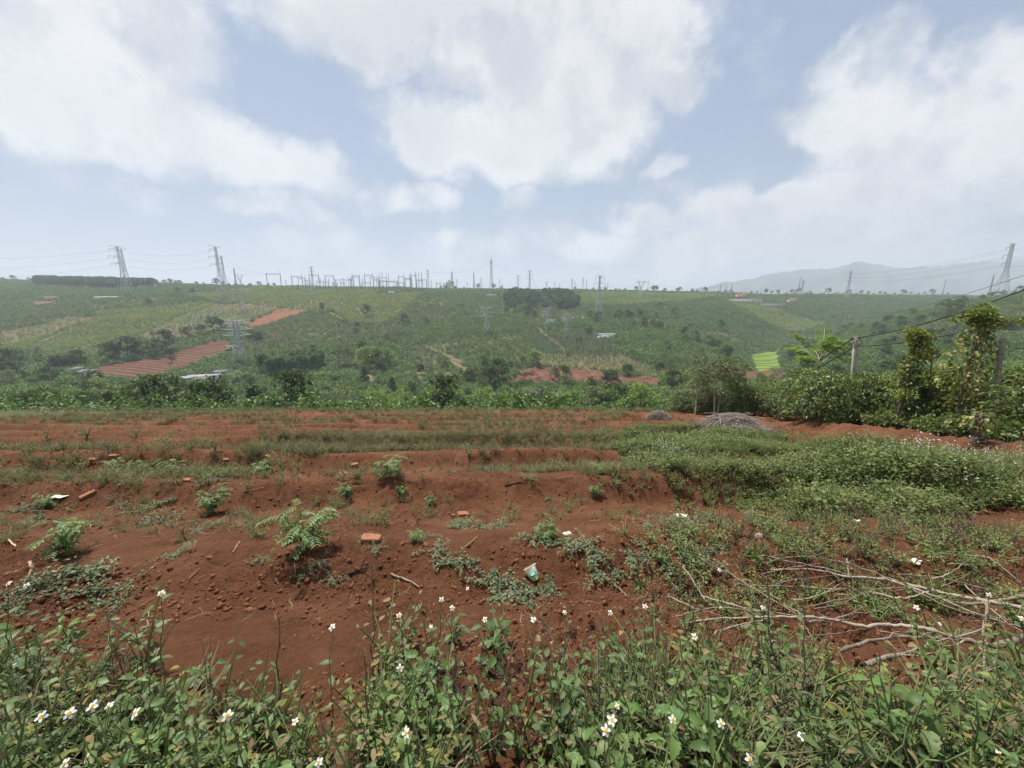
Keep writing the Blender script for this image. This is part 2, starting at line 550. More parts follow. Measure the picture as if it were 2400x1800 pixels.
M = {}
M['ground'] = ground_mat()
M['red'] = field_mat('tilled_red_soil', (0.100, 0.044, 0.028), (0.125, 0.057, 0.037), (0.075, 0.034, 0.022))
M['orange'] = field_mat('tilled_orange_soil', (0.155, 0.066, 0.033), (0.20, 0.088, 0.045), (0.12, 0.052, 0.027))
M['paddy'] = field_mat('young_rice', (0.115, 0.185, 0.028), (0.150, 0.225, 0.038), (0.085, 0.140, 0.020))
M['cut'] = field_mat('cut_earth', (0.100, 0.048, 0.030), (0.140, 0.068, 0.043), (0.070, 0.036, 0.022))
M['track'] = field_mat('worn_track', (0.150, 0.095, 0.058), (0.200, 0.130, 0.080), (0.120, 0.085, 0.045))
M['mount'] = field_mat('far_forest', (0.030, 0.048, 0.032), (0.042, 0.060, 0.036), (0.026, 0.042, 0.028))
M['coffee'] = leaf_mat('coffee_leaf', (0.043, 0.090, 0.027), (0.095, 0.175, 0.047), (0.210, 0.305, 0.078), 0.22, 0.5, 0.3, 0.05)
M['crop'] = leaf_mat('pale_crop_leaf', (0.125, 0.186, 0.051), (0.262, 0.333, 0.096), (0.445, 0.487, 0.178), 0.3, 0.6, 0.2, 0.04)
M['dry_crop'] = leaf_mat('dry_crop_leaf', (0.154, 0.154, 0.061), (0.286, 0.253, 0.105), (0.440, 0.363, 0.176), 0.25, 0.7, 0.1, 0.05)
M['tree'] = leaf_mat('tree_leaf', (0.015, 0.034, 0.014), (0.035, 0.071, 0.023), (0.088, 0.138, 0.038), 0.25, 0.5, 0.25, 0.25)
M['tree_lite'] = leaf_mat('bright_tree_leaf', (0.071, 0.126, 0.030), (0.151, 0.246, 0.055), (0.320, 0.401, 0.093), 0.32, 0.5, 0.25, 0.25)
M['tree_grey'] = leaf_mat('olive_tree_leaf', (0.083, 0.107, 0.050), (0.146, 0.180, 0.083), (0.262, 0.278, 0.131), 0.25, 0.6, 0.2, 0.3)
M['tree_yel'] = leaf_mat('yellow_green_leaf', (0.08, 0.11, 0.02), (0.19, 0.23, 0.04), (0.36, 0.36, 0.07), 0.35, 0.5, 0.25, 0.4)
M['pine'] = leaf_mat('dark_wood_leaf', (0.026, 0.058, 0.030), (0.050, 0.101, 0.047), (0.101, 0.168, 0.071), 0.15, 0.6, 0.2, 0.08)
M['hedge'] = leaf_mat('hedge_leaf', (0.024, 0.052, 0.014), (0.065, 0.119, 0.028), (0.203, 0.267, 0.054), 0.28, 0.42, 0.4, 0.9, (0.30, 0.26, 0.05), 0.05)
M['pepper'] = leaf_mat('pepper_vine_leaf', (0.039, 0.075, 0.014), (0.108, 0.149, 0.027), (0.241, 0.248, 0.054), 0.32, 0.45, 0.35, 1.6, (0.30, 0.25, 0.06), 0.18)
M['acacia'] = leaf_mat('feathery_leaf', (0.088, 0.165, 0.022), (0.187, 0.308, 0.039), (0.330, 0.462, 0.077), 0.4, 0.5, 0.2, 0.9)
M['weed'] = leaf_mat('weed_leaf', (0.034, 0.065, 0.017), (0.076, 0.124, 0.033), (0.142, 0.199, 0.058), 0.28, 0.5, 0.3, 3.0, (0.17, 0.14, 0.06), 0.05)
M['weed_lite'] = leaf_mat('fresh_weed_leaf', (0.062, 0.120, 0.030), (0.110, 0.193, 0.051), (0.185, 0.276, 0.081), 0.35, 0.45, 0.3, 3.0)
M['weed_grey'] = leaf_mat('creeping_weed_leaf', (0.060, 0.090, 0.045), (0.115, 0.155, 0.080), (0.205, 0.235, 0.130), 0.2, 0.6, 0.25, 2.0, (0.24, 0.19, 0.10), 0.14)
M['patch'] = leaf_mat('patch_weed_leaf', (0.059, 0.089, 0.024), (0.124, 0.168, 0.045), (0.232, 0.269, 0.080), 0.28, 0.55, 0.25, 0.8, (0.22, 0.18, 0.08), 0.1)
M['olive'] = leaf_mat('dry_olive_weed_leaf', (0.085, 0.085, 0.040), (0.150, 0.145, 0.070), (0.235, 0.215, 0.115), 0.22, 0.7, 0.15, 1.0, (0.25, 0.19, 0.10), 0.25)
M['drygrass'] = leaf_mat('dry_grass', (0.11, 0.105, 0.055), (0.20, 0.175, 0.09), (0.34, 0.28, 0.16), 0.25, 0.7, 0.15, 1.2)
M['feather'] = leaf_mat('seedling_leaf', (0.045, 0.100, 0.025), (0.090, 0.170, 0.042), (0.190, 0.270, 0.075), 0.35, 0.45, 0.3, 6.0)
M['rubber'] = leaf_mat('grove_leaf', (0.049, 0.105, 0.035), (0.091, 0.175, 0.053), (0.175, 0.266, 0.084), 0.25, 0.5, 0.25, 0.15)
M['trunk'] = plain_mat('bark', (0.10, 0.08, 0.06), (0.20, 0.165, 0.13), 6, 0.9, 0.6, 14)
M['trunk_pale'] = plain_mat('pale_bark', (0.28, 0.25, 0.21), (0.48, 0.44, 0.38), 5, 0.9, 0.5, 14)
M['stick'] = plain_mat('grey_branch_bark', (0.16, 0.125, 0.09), (0.36, 0.30, 0.23), 9, 0.85, 0.7, 30, rnd=0.4)
M['brush'] = plain_mat('bleached_twig', (0.16, 0.125, 0.10), (0.34, 0.29, 0.25), 3, 0.9, rnd=0.5)
M['root'] = plain_mat('pale_root', (0.26, 0.16, 0.10), (0.46, 0.34, 0.24), 12, 0.85, 0.3, 40, rnd=0.5)
M['char'] = plain_mat('dark_wood', (0.03, 0.02, 0.018), (0.09, 0.06, 0.05), 12, 0.9, 0.5, 40)
M['deadstem'] = plain_mat('dead_stem', (0.07, 0.048, 0.036), (0.19, 0.14, 0.10), 20, 0.9, rnd=0.5)
M['stem'] = plain_mat('green_stem', (0.10, 0.14, 0.045), (0.20, 0.24, 0.09), 20, 0.7, rnd=0.4)
M['petal'] = plain_mat('white_petal', (0.56, 0.57, 0.53), (0.70, 0.70, 0.66), 30, 0.6)
M['disc'] = plain_mat('yellow_flower_disc', (0.52, 0.24, 0.012), (0.72, 0.42, 0.03), 400, 0.8)
M['bud'] = plain_mat('bud', (0.24, 0.28, 0.05), (0.42, 0.40, 0.10), 60, 0.7)
M['weed_n'] = leaf_mat('narrow_weed_leaf', (0.046, 0.072, 0.027), (0.092, 0.132, 0.048), (0.148, 0.191, 0.072), 0.25, 0.55, 0.25, 3.0, (0.20, 0.15, 0.07), 0.08)
M['weed_y'] = leaf_mat('yellowing_weed_leaf', (0.090, 0.110, 0.025), (0.170, 0.190, 0.045), (0.280, 0.270, 0.080), 0.3, 0.6, 0.2, 3.0, (0.26, 0.17, 0.07), 0.2)
M['weed_d'] = leaf_mat('withered_weed_leaf', (0.070, 0.055, 0.030), (0.130, 0.105, 0.060), (0.210, 0.175, 0.105), 0.2, 0.8, 0.1, 3.0)
M['steel'] = plain_mat('galvanised_steel', (0.30, 0.32, 0.34), (0.42, 0.44, 0.46), 0.4, 0.6, metal=0.0)
M['steel_old'] = plain_mat('dull_steel', (0.17, 0.175, 0.185), (0.25, 0.25, 0.26), 0.4, 0.7)
M['wire'] = plain_mat('conductor', (0.10, 0.11, 0.12), (0.15, 0.16, 0.17), 1, 0.6)
M['cable'] = plain_mat('black_cable', (0.012, 0.012, 0.014), (0.03, 0.03, 0.032), 4, 0.6)
M['insul'] = plain_mat('insulator', (0.10, 0.07, 0.055), (0.16, 0.12, 0.10), 6, 0.4)
M['concrete'] = plain_mat('weathered_concrete', (0.20, 0.175, 0.15), (0.36, 0.33, 0.29), 5, 0.9, 0.5, 30)
M['white'] = plain_mat('weathered_white_paint', (0.52, 0.52, 0.51), (0.72, 0.72, 0.70), 0.6, 0.8)
M['grey_wall'] = plain_mat('grey_plaster', (0.28, 0.27, 0.26), (0.46, 0.45, 0.43), 0.5, 0.9)
M['pink_wall'] = plain_mat('pink_plaster', (0.34, 0.22, 0.165), (0.46, 0.31, 0.24), 0.6, 0.9)
M['roof_red'] = plain_mat('tiled_roof', (0.17, 0.10, 0.075), (0.24, 0.15, 0.11), 0.8, 0.9)
M['roof_grey'] = plain_mat('sheet_roof', (0.09, 0.092, 0.095), (0.16, 0.162, 0.165), 0.5, 0.8)
M['roof_green'] = plain_mat('pale_green_roof', (0.14, 0.20, 0.17), (0.20, 0.26, 0.23), 0.5, 0.6)
M['roof_pale'] = plain_mat('pale_sheet_roof', (0.20, 0.205, 0.21), (0.32, 0.325, 0.33), 0.5, 0.8)
M['dark'] = plain_mat('dark_opening', (0.02, 0.02, 0.022), (0.05, 0.05, 0.05), 1, 0.9)
M['stone'] = plain_mat('field_stone', (0.26, 0.15, 0.11), (0.42, 0.29, 0.23), 20, 0.9, 0.4, 60, rnd=0.5)
M['litter'] = plain_mat('scrap_plastic', (0.62, 0.55, 0.44), (0.82, 0.77, 0.66), 14, 0.6)
# ------------------------------------------------------------------ the setting
me = mesh_np('ground', verts, faces, smooth=True)
hill = sm(verts[:, 1] + 0.6 * fbm(verts[:, 0] * 0.3, verts[:, 1] * 0.3, 3, 5), 36.5, 40)
hill = np.where(np.hypot(verts[:, 0], verts[:, 1]) > 44, 1.0, hill)
bd_, side_, bt_ = seg_dist(verts[:, 0], verts[:, 1], *BERM)
right = sm(side_ * -1.0, 0, 1) if False else sm(side_, -99, -98) * 0
a__ = me.attributes.new('hill', 'FLOAT', 'POINT')
a__.data.foreach_set('value', hill.astype(np.float32))
me.materials.append(M['ground'])
tag(link('ground', me), 'red earth field falling away to a green valley and hillside', kind='structure')


def drape(name, poly, mat, step, dz, furrow=None, label=None, rough=0.0):
    """a parcel of land laid on the hillside: cells of a grid whose centre falls inside the outline seen in the photo"""
    pts = [ground_at(x, y, 45) for x, y in poly]
    P = np.array([(p.x, p.y) for p in pts])
    x0, y0 = P.min(0)
    x1, y1 = P.max(0)
    nx, ny = int((x1 - x0) / step) + 2, int((y1 - y0) / step) + 2
    XX, YY = np.meshgrid(x0 + np.arange(nx) * step, y0 + np.arange(ny) * step, indexing='ij')
    ZZ = height(XX, YY) + dz
    rowv = np.zeros(XX.shape)
    if rough:
        ZZ = ZZ + rough * np.abs(fbm(XX * .22, YY * .16, 4, 66, .6)) * 2
        rowv = np.clip(fbm(XX * .35, YY * .2, 3, 67) * 1.6, 0, 1)
    if furrow:
        ang, per, amp_ = furrow
        s_ = (XX * math.cos(ang) + YY * math.sin(ang)) / per
        cs_ = np.cos(2 * math.pi * (s_ + 0.25 * fbm(XX * .03, YY * .03, 2, 77)))
        ZZ = ZZ + amp_ * cs_
        rowv = sm(cs_, 0.45, 1.0) * (0.6 + fbm(XX * .15, YY * .15, 2, 78))
    V = np.stack([XX, YY, ZZ], -1).reshape(-1, 3)
    i_, j_ = np.meshgrid(np.arange(nx - 1), np.arange(ny - 1), indexing='ij')
    a0 = (i_ * ny + j_).ravel()
    Fq = np.stack([a0, a0 + ny, a0 + ny + 1, a0 + 1], 1)
    cx, cyy = XX[:-1, :-1].ravel() + step / 2, YY[:-1, :-1].ravel() + step / 2
    Fq = Fq[in_poly(cx + 3.5 * fbm(cx * .12, cyy * .12, 3, 79), cyy + 5 * fbm(cx * .12 + 9, cyy * .12, 3, 80), [tuple(q) for q in P])]
    used, inv = np.unique(Fq, return_inverse=True)
    me_ = mesh_np(name, V[used], inv.reshape(-1, 4), {'row': np.clip(rowv.ravel()[used], 0, 1)}, smooth=False)
    me_.materials.append(mat)
    return tag(link(name, me_), label, kind='structure')


drape('tilled_field', PARCEL['red_low'], M['red'], 0.7, 0.3, (1.45, 4.6, 0.45), 'red ploughed field beside dark trees, with terraced rows')
drape('tilled_field', PARCEL['red_high'], M['orange'], 1.2, 0.3, (0.9, 3.5, 0.25), 'small orange ploughed field high on the hillside')
drape('rice_paddy', PARCEL['paddy'], M['paddy'], 1.0, 0.4, None, 'bright green rice paddy at the valley bottom')
drape('earth_cut', PARCEL['cut'], M['cut'], 0.8, 0.4, None, 'bare red earth cutting at the foot of the hill', 1.6)
drape('tilled_field', PARCEL['brown'], M['red'], 0.9, 0.4, (1.4, 2.5, 0.2), 'brown ploughed strip below the rice paddy')
pts_l = [([(1755, 836), (1822, 831)], 0), ([(1758, 844), (1826, 842)], 0), ([(1762, 851), (1830, 850)], 0), ([(1764, 858), (1836, 858)], 0), ([(1768, 865), (1840, 864)], 0)]
for (pp, _) in pts_l:                                         # low mud bunds between the paddies
    A, B = [ground_at(x, y, 45) for x, y in pp]
    n_ = 24
    V, Fq = [], []
    for i in range(n_ + 1):
        f = i / n_
        p = A.lerp(B, f)
        z = hz(p.x, p.y) + 0.4
        for q in ((-0.4, 0), (-0.25, 0.3), (0.25, 0.3), (0.4, 0)):
            V.append((p.x, p.y + q[0] + 1.2 * fbm(np.array([p.x * .1]), np.array([p.y * .1]), 2, 7)[0], z + q[1]))
        if i:
            for k_ in range(3):
                o_ = (i - 1) * 4 + k_
                Fq.append((o_, o_ + 1, o_ + 5, o_ + 4))
    me_ = mesh_np('paddy_bund', V, Fq)
    me_.materials.append(M['weed'])
    tag(link('paddy_bund_path', me_), 'low bund path crossing the rice paddy', kind='structure')

# far mountains
RIDGE = [(1560, 690), (1640, 676), (1720, 660), (1800, 645), (1880, 631), (1940, 628), (2018, 613), (2060, 622), (2120, 626), (2180, 622), (2240, 618), (2300, 616), (2400, 611), (2550, 606), (2700, 625), (2900, 600), (3200, 640)]
xs = np.linspace(1500, 3300, 240)
ys = np.interp(xs, [p[0] for p in RIDGE], [p[1] for p in RIDGE], left=712)
V, nz_ = [], 14
for i, x in enumerate(xs):
    yj = ys[i] + 9 * fbm(np.array([x * 0.02]), np.array([1.0]), 4, 5)[0] + 4 * fbm(np.array([x * 0.09]), np.array([4.0]), 3, 8)[0]
    for j in range(nz_):
        f = j / (nz_ - 1)
        Y = 3000 + 1000 * f + 300 * fbm(np.array([x * .01]), np.array([f * 4]), 3, 33)[0]
        top = at(x, yj, 4000)[2]
        h_ = f ** 1.3
        z = -60 + (top + 60) * h_ * (1 + 0.9 * (1 - f) * fbm(np.array([x * .03]), np.array([f * 5.]), 4, 44)[0]) if j < nz_ - 1 else top
        t_ = ray(x, yj)
        V.append((t_[0] / t_[1] * (Y if j < nz_ - 1 else 4000), Y if j < nz_ - 1 else 4000, z))
n_ = len(xs)
Fq = [(i * nz_ + j, (i + 1) * nz_ + j, (i + 1) * nz_ + j + 1, i * nz_ + j + 1) for i in range(n_ - 1) for j in range(nz_ - 1)]
# back slope
b0 = len(V)
V += [(V[i * nz_ + nz_ - 1][0] * 1.12, 4700, -60) for i in range(n_)]
Fq += [(i * nz_ + nz_ - 1, (i + 1) * nz_ + nz_ - 1, b0 + i + 1, b0 + i) for i in range(n_ - 1)]
me_ = mesh_np('mountain', V, Fq, smooth=True)
me_.materials.append(M['mount'])
tag(link('mountain', me_), 'long pale blue mountain range on the horizon', kind='structure')

# haze: one closed box of even air round the whole place
HAZE = 0.00029
hb = 7600.0
me_ = bpy.data.meshes.new('haze')
zlo, zhi = -120.0, 590.0
cv = [(x, y, z) for z in (zlo, zhi) for y in (-hb, hb) for x in (-hb, hb)]
me_.from_pydata(cv, [], [(0, 2, 3, 1), (4, 5, 7, 6), (0, 1, 5, 4), (2, 6, 7, 3), (0, 4, 6, 2), (1, 3, 7, 5)])
hm = bpy.data.materials.new('haze')
hm.use_nodes = True
nt_clear(hm.node_tree)
pv = hm.node_tree.nodes.new('ShaderNodeVolumePrincipled')
pv.inputs['Color'].default_value = (0.70, 0.77, 0.88, 1)
pv.inputs['Density'].default_value = HAZE
pv.inputs['Density Attribute'].default_value = ''
pv.inputs['Anisotropy'].default_value = 0.15
oo = hm.node_tree.nodes.new('ShaderNodeOutputMaterial')
hm.node_tree.links.new(pv.outputs[0], oo.inputs['Volume'])
try:
    hm.cycles.homogeneous_volume = True
except Exception:
    pass
me_.materials.append(hm)
tag(link('haze', me_), 'pale blue haze over the valley', 'haze', kind='stuff')
# ------------------------------------------------------------------ shape builders
class MB:
    """collects triangles; one MB becomes one mesh"""
    def __init__(s):
        s.V, s.T, s.v, s.n = [], [], [], 0

    def add(s, V, T, v=0.5):
        V, T = np.asarray(V, float).reshape(-1, 3), np.asarray(T, int)
        if T.ndim == 2 and T.shape[1] == 4:
            T = np.concatenate([T[:, [0, 1, 2]], T[:, [0, 2, 3]]])
        s.V.append(V)
        s.T.append(T + s.n)
        s.v.append(np.broadcast_to(np.asarray(v, float), (len(V),)))
        s.n += len(V)
        return s

    def mesh(s, name, mat, smooth=True):
        me_ = mesh_np(name, np.concatenate(s.V), np.concatenate(s.T), {'v': np.concatenate(s.v)}, smooth)
        me_.materials.append(mat)
        return me_

    def tube(s, pts, rad, sides=6, cap=True, v=0.5):
        P = np.asarray(pts, float)
        n = len(P)
        rad = np.broadcast_to(np.asarray(rad, float), (n,))
        P = P.reshape(-1, 3)
        T_ = np.gradient(P, axis=0)
        T_ /= np.linalg.norm(T_, axis=1)[:, None] + 1e-9
        up = np.array([0.0, 0, 1]) if abs(T_[0, 2]) < 0.9 else np.array([1.0, 0, 0])
        A = np.cross(T_, up)
        A /= np.linalg.norm(A, axis=1)[:, None] + 1e-9
        B = np.cross(T_, A)
        th = np.arange(sides) * 2 * math.pi / sides
        ring = P[:, None] + rad[:, None, None] * (np.cos(th)[None, :, None] * A[:, None] + np.sin(th)[None, :, None] * B[:, None])
        V = ring.reshape(-1, 3)
        i_, j_ = np.meshgrid(np.arange(n - 1), np.arange(sides), indexing='ij')
        a0, a1 = (i_ * sides + j_).ravel(), (i_ * sides + (j_ + 1) % sides).ravel()
        Q = np.stack([a0, a1, a1 + sides, a0 + sides], 1)
        s.add(V, Q, v)
        if cap:
            for base, c in ((0, P[0]), ((n - 1) * sides, P[-1])):
                idx = np.arange(sides)
                s.add(np.vstack([V[base:base + sides], c]), np.stack([idx, (idx + 1) % sides, np.full(sides, sides)], 1), v)
        return s

    def bar(s, a, b_, w, sides=4):
        return s.tube([a, b_], [w / 2 * 1.3, w / 2 * 1.3], sides, True)

    def box(s, lo, hi, v=0.5):
        x0, y0, z0 = lo
        x1, y1, z1 = hi
        V = [(x0, y0, z0), (x1, y0, z0), (x1, y1, z0), (x0, y1, z0), (x0, y0, z1), (x1, y0, z1), (x1, y1, z1), (x0, y1, z1)]
        return s.add(V, [(0, 3, 2, 1), (4, 5, 6, 7), (0, 1, 5, 4), (1, 2, 6, 5), (2, 3, 7, 6), (3, 0, 4, 7)], v)

    def leaves(s, o, d, size, aspect=0.45, shape='rhomb', roll=None, droop=0.0, v=None, r=None):
        """o (n,3) leaf bases, d (n,3) directions"""
        r = r or rng
        o, d = np.asarray(o, float).reshape(-1, 3), np.asarray(d, float).reshape(-1, 3)
        n = len(o)
        d = d / (np.linalg.norm(d, axis=1)[:, None] + 1e-9)
        up = np.tile(np.array([0, 0, 1.0]), (n, 1)) + r.normal(0, 0.25 if roll is None else roll, (n, 3))
        sd = np.cross(d, up)
        sd /= np.linalg.norm(sd, axis=1)[:, None] + 1e-9
        nn = np.cross(sd, d)
        L = np.broadcast_to(np.asarray(size, float), (n,))
        if shape == 'rhomb':
            tp = np.array([(0, 0, 0), (0.45, -0.5, 0.10), (1, 0, -droop), (0.45, 0.5, 0.10)])
            tr = np.array([(0, 1, 2), (0, 2, 3)])
        elif shape == 'blade':
            tp = np.array([(0, -0.5, 0), (0, 0.5, 0), (0.55, 0.38, 0.03 - droop * 0.25), (0.55, -0.38, 0.03 - droop * 0.25), (1, 0, -droop)])
            tr = np.array([(0, 1, 2), (0, 2, 3), (3, 2, 4)])
        else:
            tp = np.array([(0, 0, 0), (0.22, -0.42, 0.09), (0.55, -0.46, 0.08 - droop * 0.3), (1, 0, -droop), (0.55, 0.46, 0.08 - droop * 0.3), (0.22, 0.42, 0.09), (0.28, 0, 0), (0.62, 0, -droop * 0.35)])
            tr = np.array([(0, 1, 6), (1, 2, 7), (1, 7, 6), (2, 3, 7), (0, 6, 5), (5, 6, 7), (5, 7, 4), (4, 7, 3)])
        k_ = len(tp)
        V = o[:, None] + L[:, None, None] * (tp[None, :, 0:1] * d[:, None] + aspect * tp[None, :, 1:2] * sd[:, None] + tp[None, :, 2:3] * nn[:, None])
        T = (tr[None] + (np.arange(n) * k_)[:, None, None]).reshape(-1, 3)
        vv = r.random(n) if v is None else np.broadcast_to(v, (n,))
        return s.add(V.reshape(-1, 3), T, np.repeat(vv, k_))


def rand_dirs(n, r, zmin=-1.0):
    z = r.uniform(zmin, 1, n)
    a = r.uniform(0, 2 * math.pi, n)
    q = np.sqrt(1 - z * z)
    return np.stack([q * np.cos(a), q * np.sin(a), z], 1)


def clump_leaves(mb, C, rc, per, size, r, aspect=0.5, shape='rhomb', zmin=-0.5, droop=0.1, shell=0.45):
    """leaves round the clump centres C"""
    for c, rr_ in zip(C, np.broadcast_to(rc, (len(C),))):
        D = rand_dirs(per, r, zmin)
        rad_ = rr_ * (shell + (1 - shell) * r.random(per) ** 0.5)
        P = c + D * rad_[:, None] * np.array([1, 1, 0.75])
        dd = D * 0.8 + r.normal(0, 0.55, (per, 3)) + np.array([0, 0, -0.15])
        mb.leaves(P, dd, size * r.uniform(0.7, 1.3, per), aspect, shape, roll=0.5, droop=droop, r=r)


def tree_proto(seed, h=8, cr=3, cb=0.4, limbs=9, per=60, leaf=0.45, tr=0.16, mat='tree', bark='trunk', flat=1.0, clump=1.0, fork=False, shape='rhomb', aspect=0.55, extra=2):
    """tapered trunk with limbs, crown of leaf clumps round the limb ends; returns (trunk mesh, crown mesh)"""
    r = np.random.default_rng(seed)
    tb, cbm = MB(), MB()
    C, RC = [], []
    stems = [(np.array([0, 0, 0.0]), r.normal(0, 0.05, 2))] if not fork else [(np.array([-0.12, 0, 0.]), np.array([-0.12, 0.02])), (np.array([0.12, 0.05, 0]), np.array([0.14, 0.05]))]
    for s0, lean in stems:
        zt = np.linspace(-0.3, h * 0.86, 9)
        wob = np.cumsum(r.normal(0, 0.03 * h / 8, (9, 2)), 0)
        P = np.stack([s0[0] + lean[0] * zt + wob[:, 0], s0[1] + lean[1] * zt + wob[:, 1], zt], 1)
        tb.tube(P, tr * (1 - 0.8 * np.linspace(0, 1, 9)) + 0.01, 7)
        C.append(P[-1])
        RC.append(cr * 0.34 * clump)
        for i in range(limbs):
            f = cb + (0.97 - cb) * (i + r.random()) / limbs
            q = np.array([np.interp(f * h * 0.86, zt, P[:, j]) for j in range(3)])
            az = i * 2.4 + r.uniform(-0.5, 0.5)
            prof = math.sin(math.pi * min(1, max(0.12, (f - cb) / (1 - cb) * 0.85 + 0.18))) ** 0.6
            ln = cr * prof * r.uniform(0.65, 1.05)
            rise = ln * r.uniform(0.25, 0.75) * flat
            e = q + np.array([math.cos(az) * ln, math.sin(az) * ln, rise])
            mid = (q + e) / 2 + np.array([0, 0, -0.08 * ln]) + r.normal(0, 0.05 * ln, 3)
            tb.tube([q, mid, e], [tr * 0.42, tr * 0.26, tr * 0.08], 5, False)
            C.append(e)
            RC.append(cr * r.uniform(0.24, 0.40) * clump)
            for k_ in range(extra):
                e2 = mid * 0.5 + e * 0.5 + r.normal(0, 0.28 * cr, 3) * np.array([1, 1, 0.55])
                tb.tube([mid, e2], [tr * 0.16, tr * 0.04], 4, False)
                C.append(e2)
                RC.append(cr * r.uniform(0.16, 0.30) * clump)
    clump_leaves(cbm, np.array(C), np.array(RC), per, leaf, r, aspect, shape)
    return tb.mesh('trunk', M[bark]), cbm.mesh('crown', M[mat], False)


def bush_proto(seed, h=1.8, w=1.1, clumps=12, per=14, leaf=0.42, mat='coffee', shape='rhomb', aspect=0.5, droop=0.25, zmin=-0.3):
    r = np.random.default_rng(seed)
    mb = MB()
    C = []
    for i in range(clumps):
        f = (i + 0.5) / clumps
        a = i * 2.4 + r.uniform(-.4, .4)
        rad_ = w * math.sqrt(max(0.05, math.sin(math.pi * (0.15 + 0.8 * f)))) * r.uniform(0.35, 0.85)
        C.append((math.cos(a) * rad_, math.sin(a) * rad_, h * (0.14 + 0.8 * f) * r.uniform(0.9, 1.1)))
    clump_leaves(mb, np.array(C), w * 0.48, per, leaf, r, aspect, shape, zmin, droop)
    return mb.mesh('bush', M[mat], False)


# ---- scatter: one object whose points carry instances of a few source meshes (for what nobody could count)
_SC = [0]


def scatter(name, protos, P, rot, scl, label, cat, idx=None, tilt=0.0, kind='stuff'):
    P = np.asarray(P, np.float32)
    n = len(P)
    _SC[0] += 1
    col = bpy.data.collections.new('src_%02d' % _SC[0])
    for i, me_ in enumerate(protos):
        col.objects.link(bpy.data.objects.new('src_%02d_%02d' % (_SC[0], i), me_))
    me_ = bpy.data.meshes.new(name)
    me_.vertices.add(n)
    me_.vertices.foreach_set('co', P.ravel())
    a1 = me_.attributes.new('rot', 'FLOAT_VECTOR', 'POINT')
    rv = np.zeros((n, 3), np.float32)
    rv[:, 2] = rot
    if tilt:
        rv[:, :2] = rng.normal(0, tilt, (n, 2))
    a1.data.foreach_set('vector', rv.ravel())
    a2 = me_.attributes.new('scl', 'FLOAT', 'POINT')
    a2.data.foreach_set('value', np.broadcast_to(np.asarray(scl, np.float32), (n,)).copy())
    a3 = me_.attributes.new('pick', 'INT', 'POINT')
    a3.data.foreach_set('value', (rng.integers(0, len(protos), n) if idx is None else np.asarray(idx)).astype(np.int32))
    o = link(name, me_)
    ng = bpy.data.node_groups.new('scatter_%02d' % _SC[0], 'GeometryNodeTree')
    ng.interface.new_socket('Geometry', in_out='INPUT', socket_type='NodeSocketGeometry')
    ng.interface.new_socket('Geometry', in_out='OUTPUT', socket_type='NodeSocketGeometry')
    N, L = ng.nodes.new, ng.links.new
    gi, go = N('NodeGroupInput'), N('NodeGroupOutput')
    ip, ci = N('GeometryNodeInstanceOnPoints'), N('GeometryNodeCollectionInfo')
    ci.inputs['Collection'].default_value = col
    ci.inputs['Separate Children'].default_value = True
    ci.inputs['Reset Children'].default_value = True
    L(gi.outputs[0], ip.inputs['Points'])
    L(ci.outputs[0], ip.inputs['Instance'])
    ip.inputs['Pick Instance'].default_value = True
    for nm, ty, so in (('pick', 'INT', 'Instance Index'), ('scl', 'FLOAT', 'Scale')):
        na = N('GeometryNodeInputNamedAttribute')
        na.data_type = ty
        na.inputs[0].default_value = nm
        L(na.outputs[0], ip.inputs[so])
    na = N('GeometryNodeInputNamedAttribute')
    na.data_type = 'FLOAT_VECTOR'
    na.inputs[0].default_value = 'rot'
    e2r = N('FunctionNodeEulerToRotation')
    L(na.outputs[0], e2r.inputs[0])
    L(e2r.outputs[0], ip.inputs['Rotation'])
    L(ip.outputs[0], go.inputs[0])
    md = o.modifiers.new('scatter', 'NODES')
    md.node_group = ng
    return tag(o, label, cat, kind=kind)


REG = []          # (object, base phrase) of repeats whose label is worked out at the end from what stands near them


def reg(o, phrase, loc):
    REG.append((o, phrase, tuple(loc)))
    return o


def thing(name, loc, rz=0.0, scl=1.0, label=None, cat=None, group=None):
    o = link(name, None, None, loc, (0, 0, rz), scl)
    o.empty_display_size = 0.2
    return tag(o, label, cat, group)


def sized(phrase, s_, a, c):
    return ('small ' if s_ < a else 'large ' if s_ > c else 'mid-sized ') + phrase


def put_tree(name, proto, loc, rz, scl, phrase, group, label=None, cat='tree'):
    o = thing(name, loc, rz, scl, label, cat, group)
    link('trunk', proto[0], o)
    link('crown', proto[1], o)
    if label is None:
        reg(o, phrase, loc)
    return o
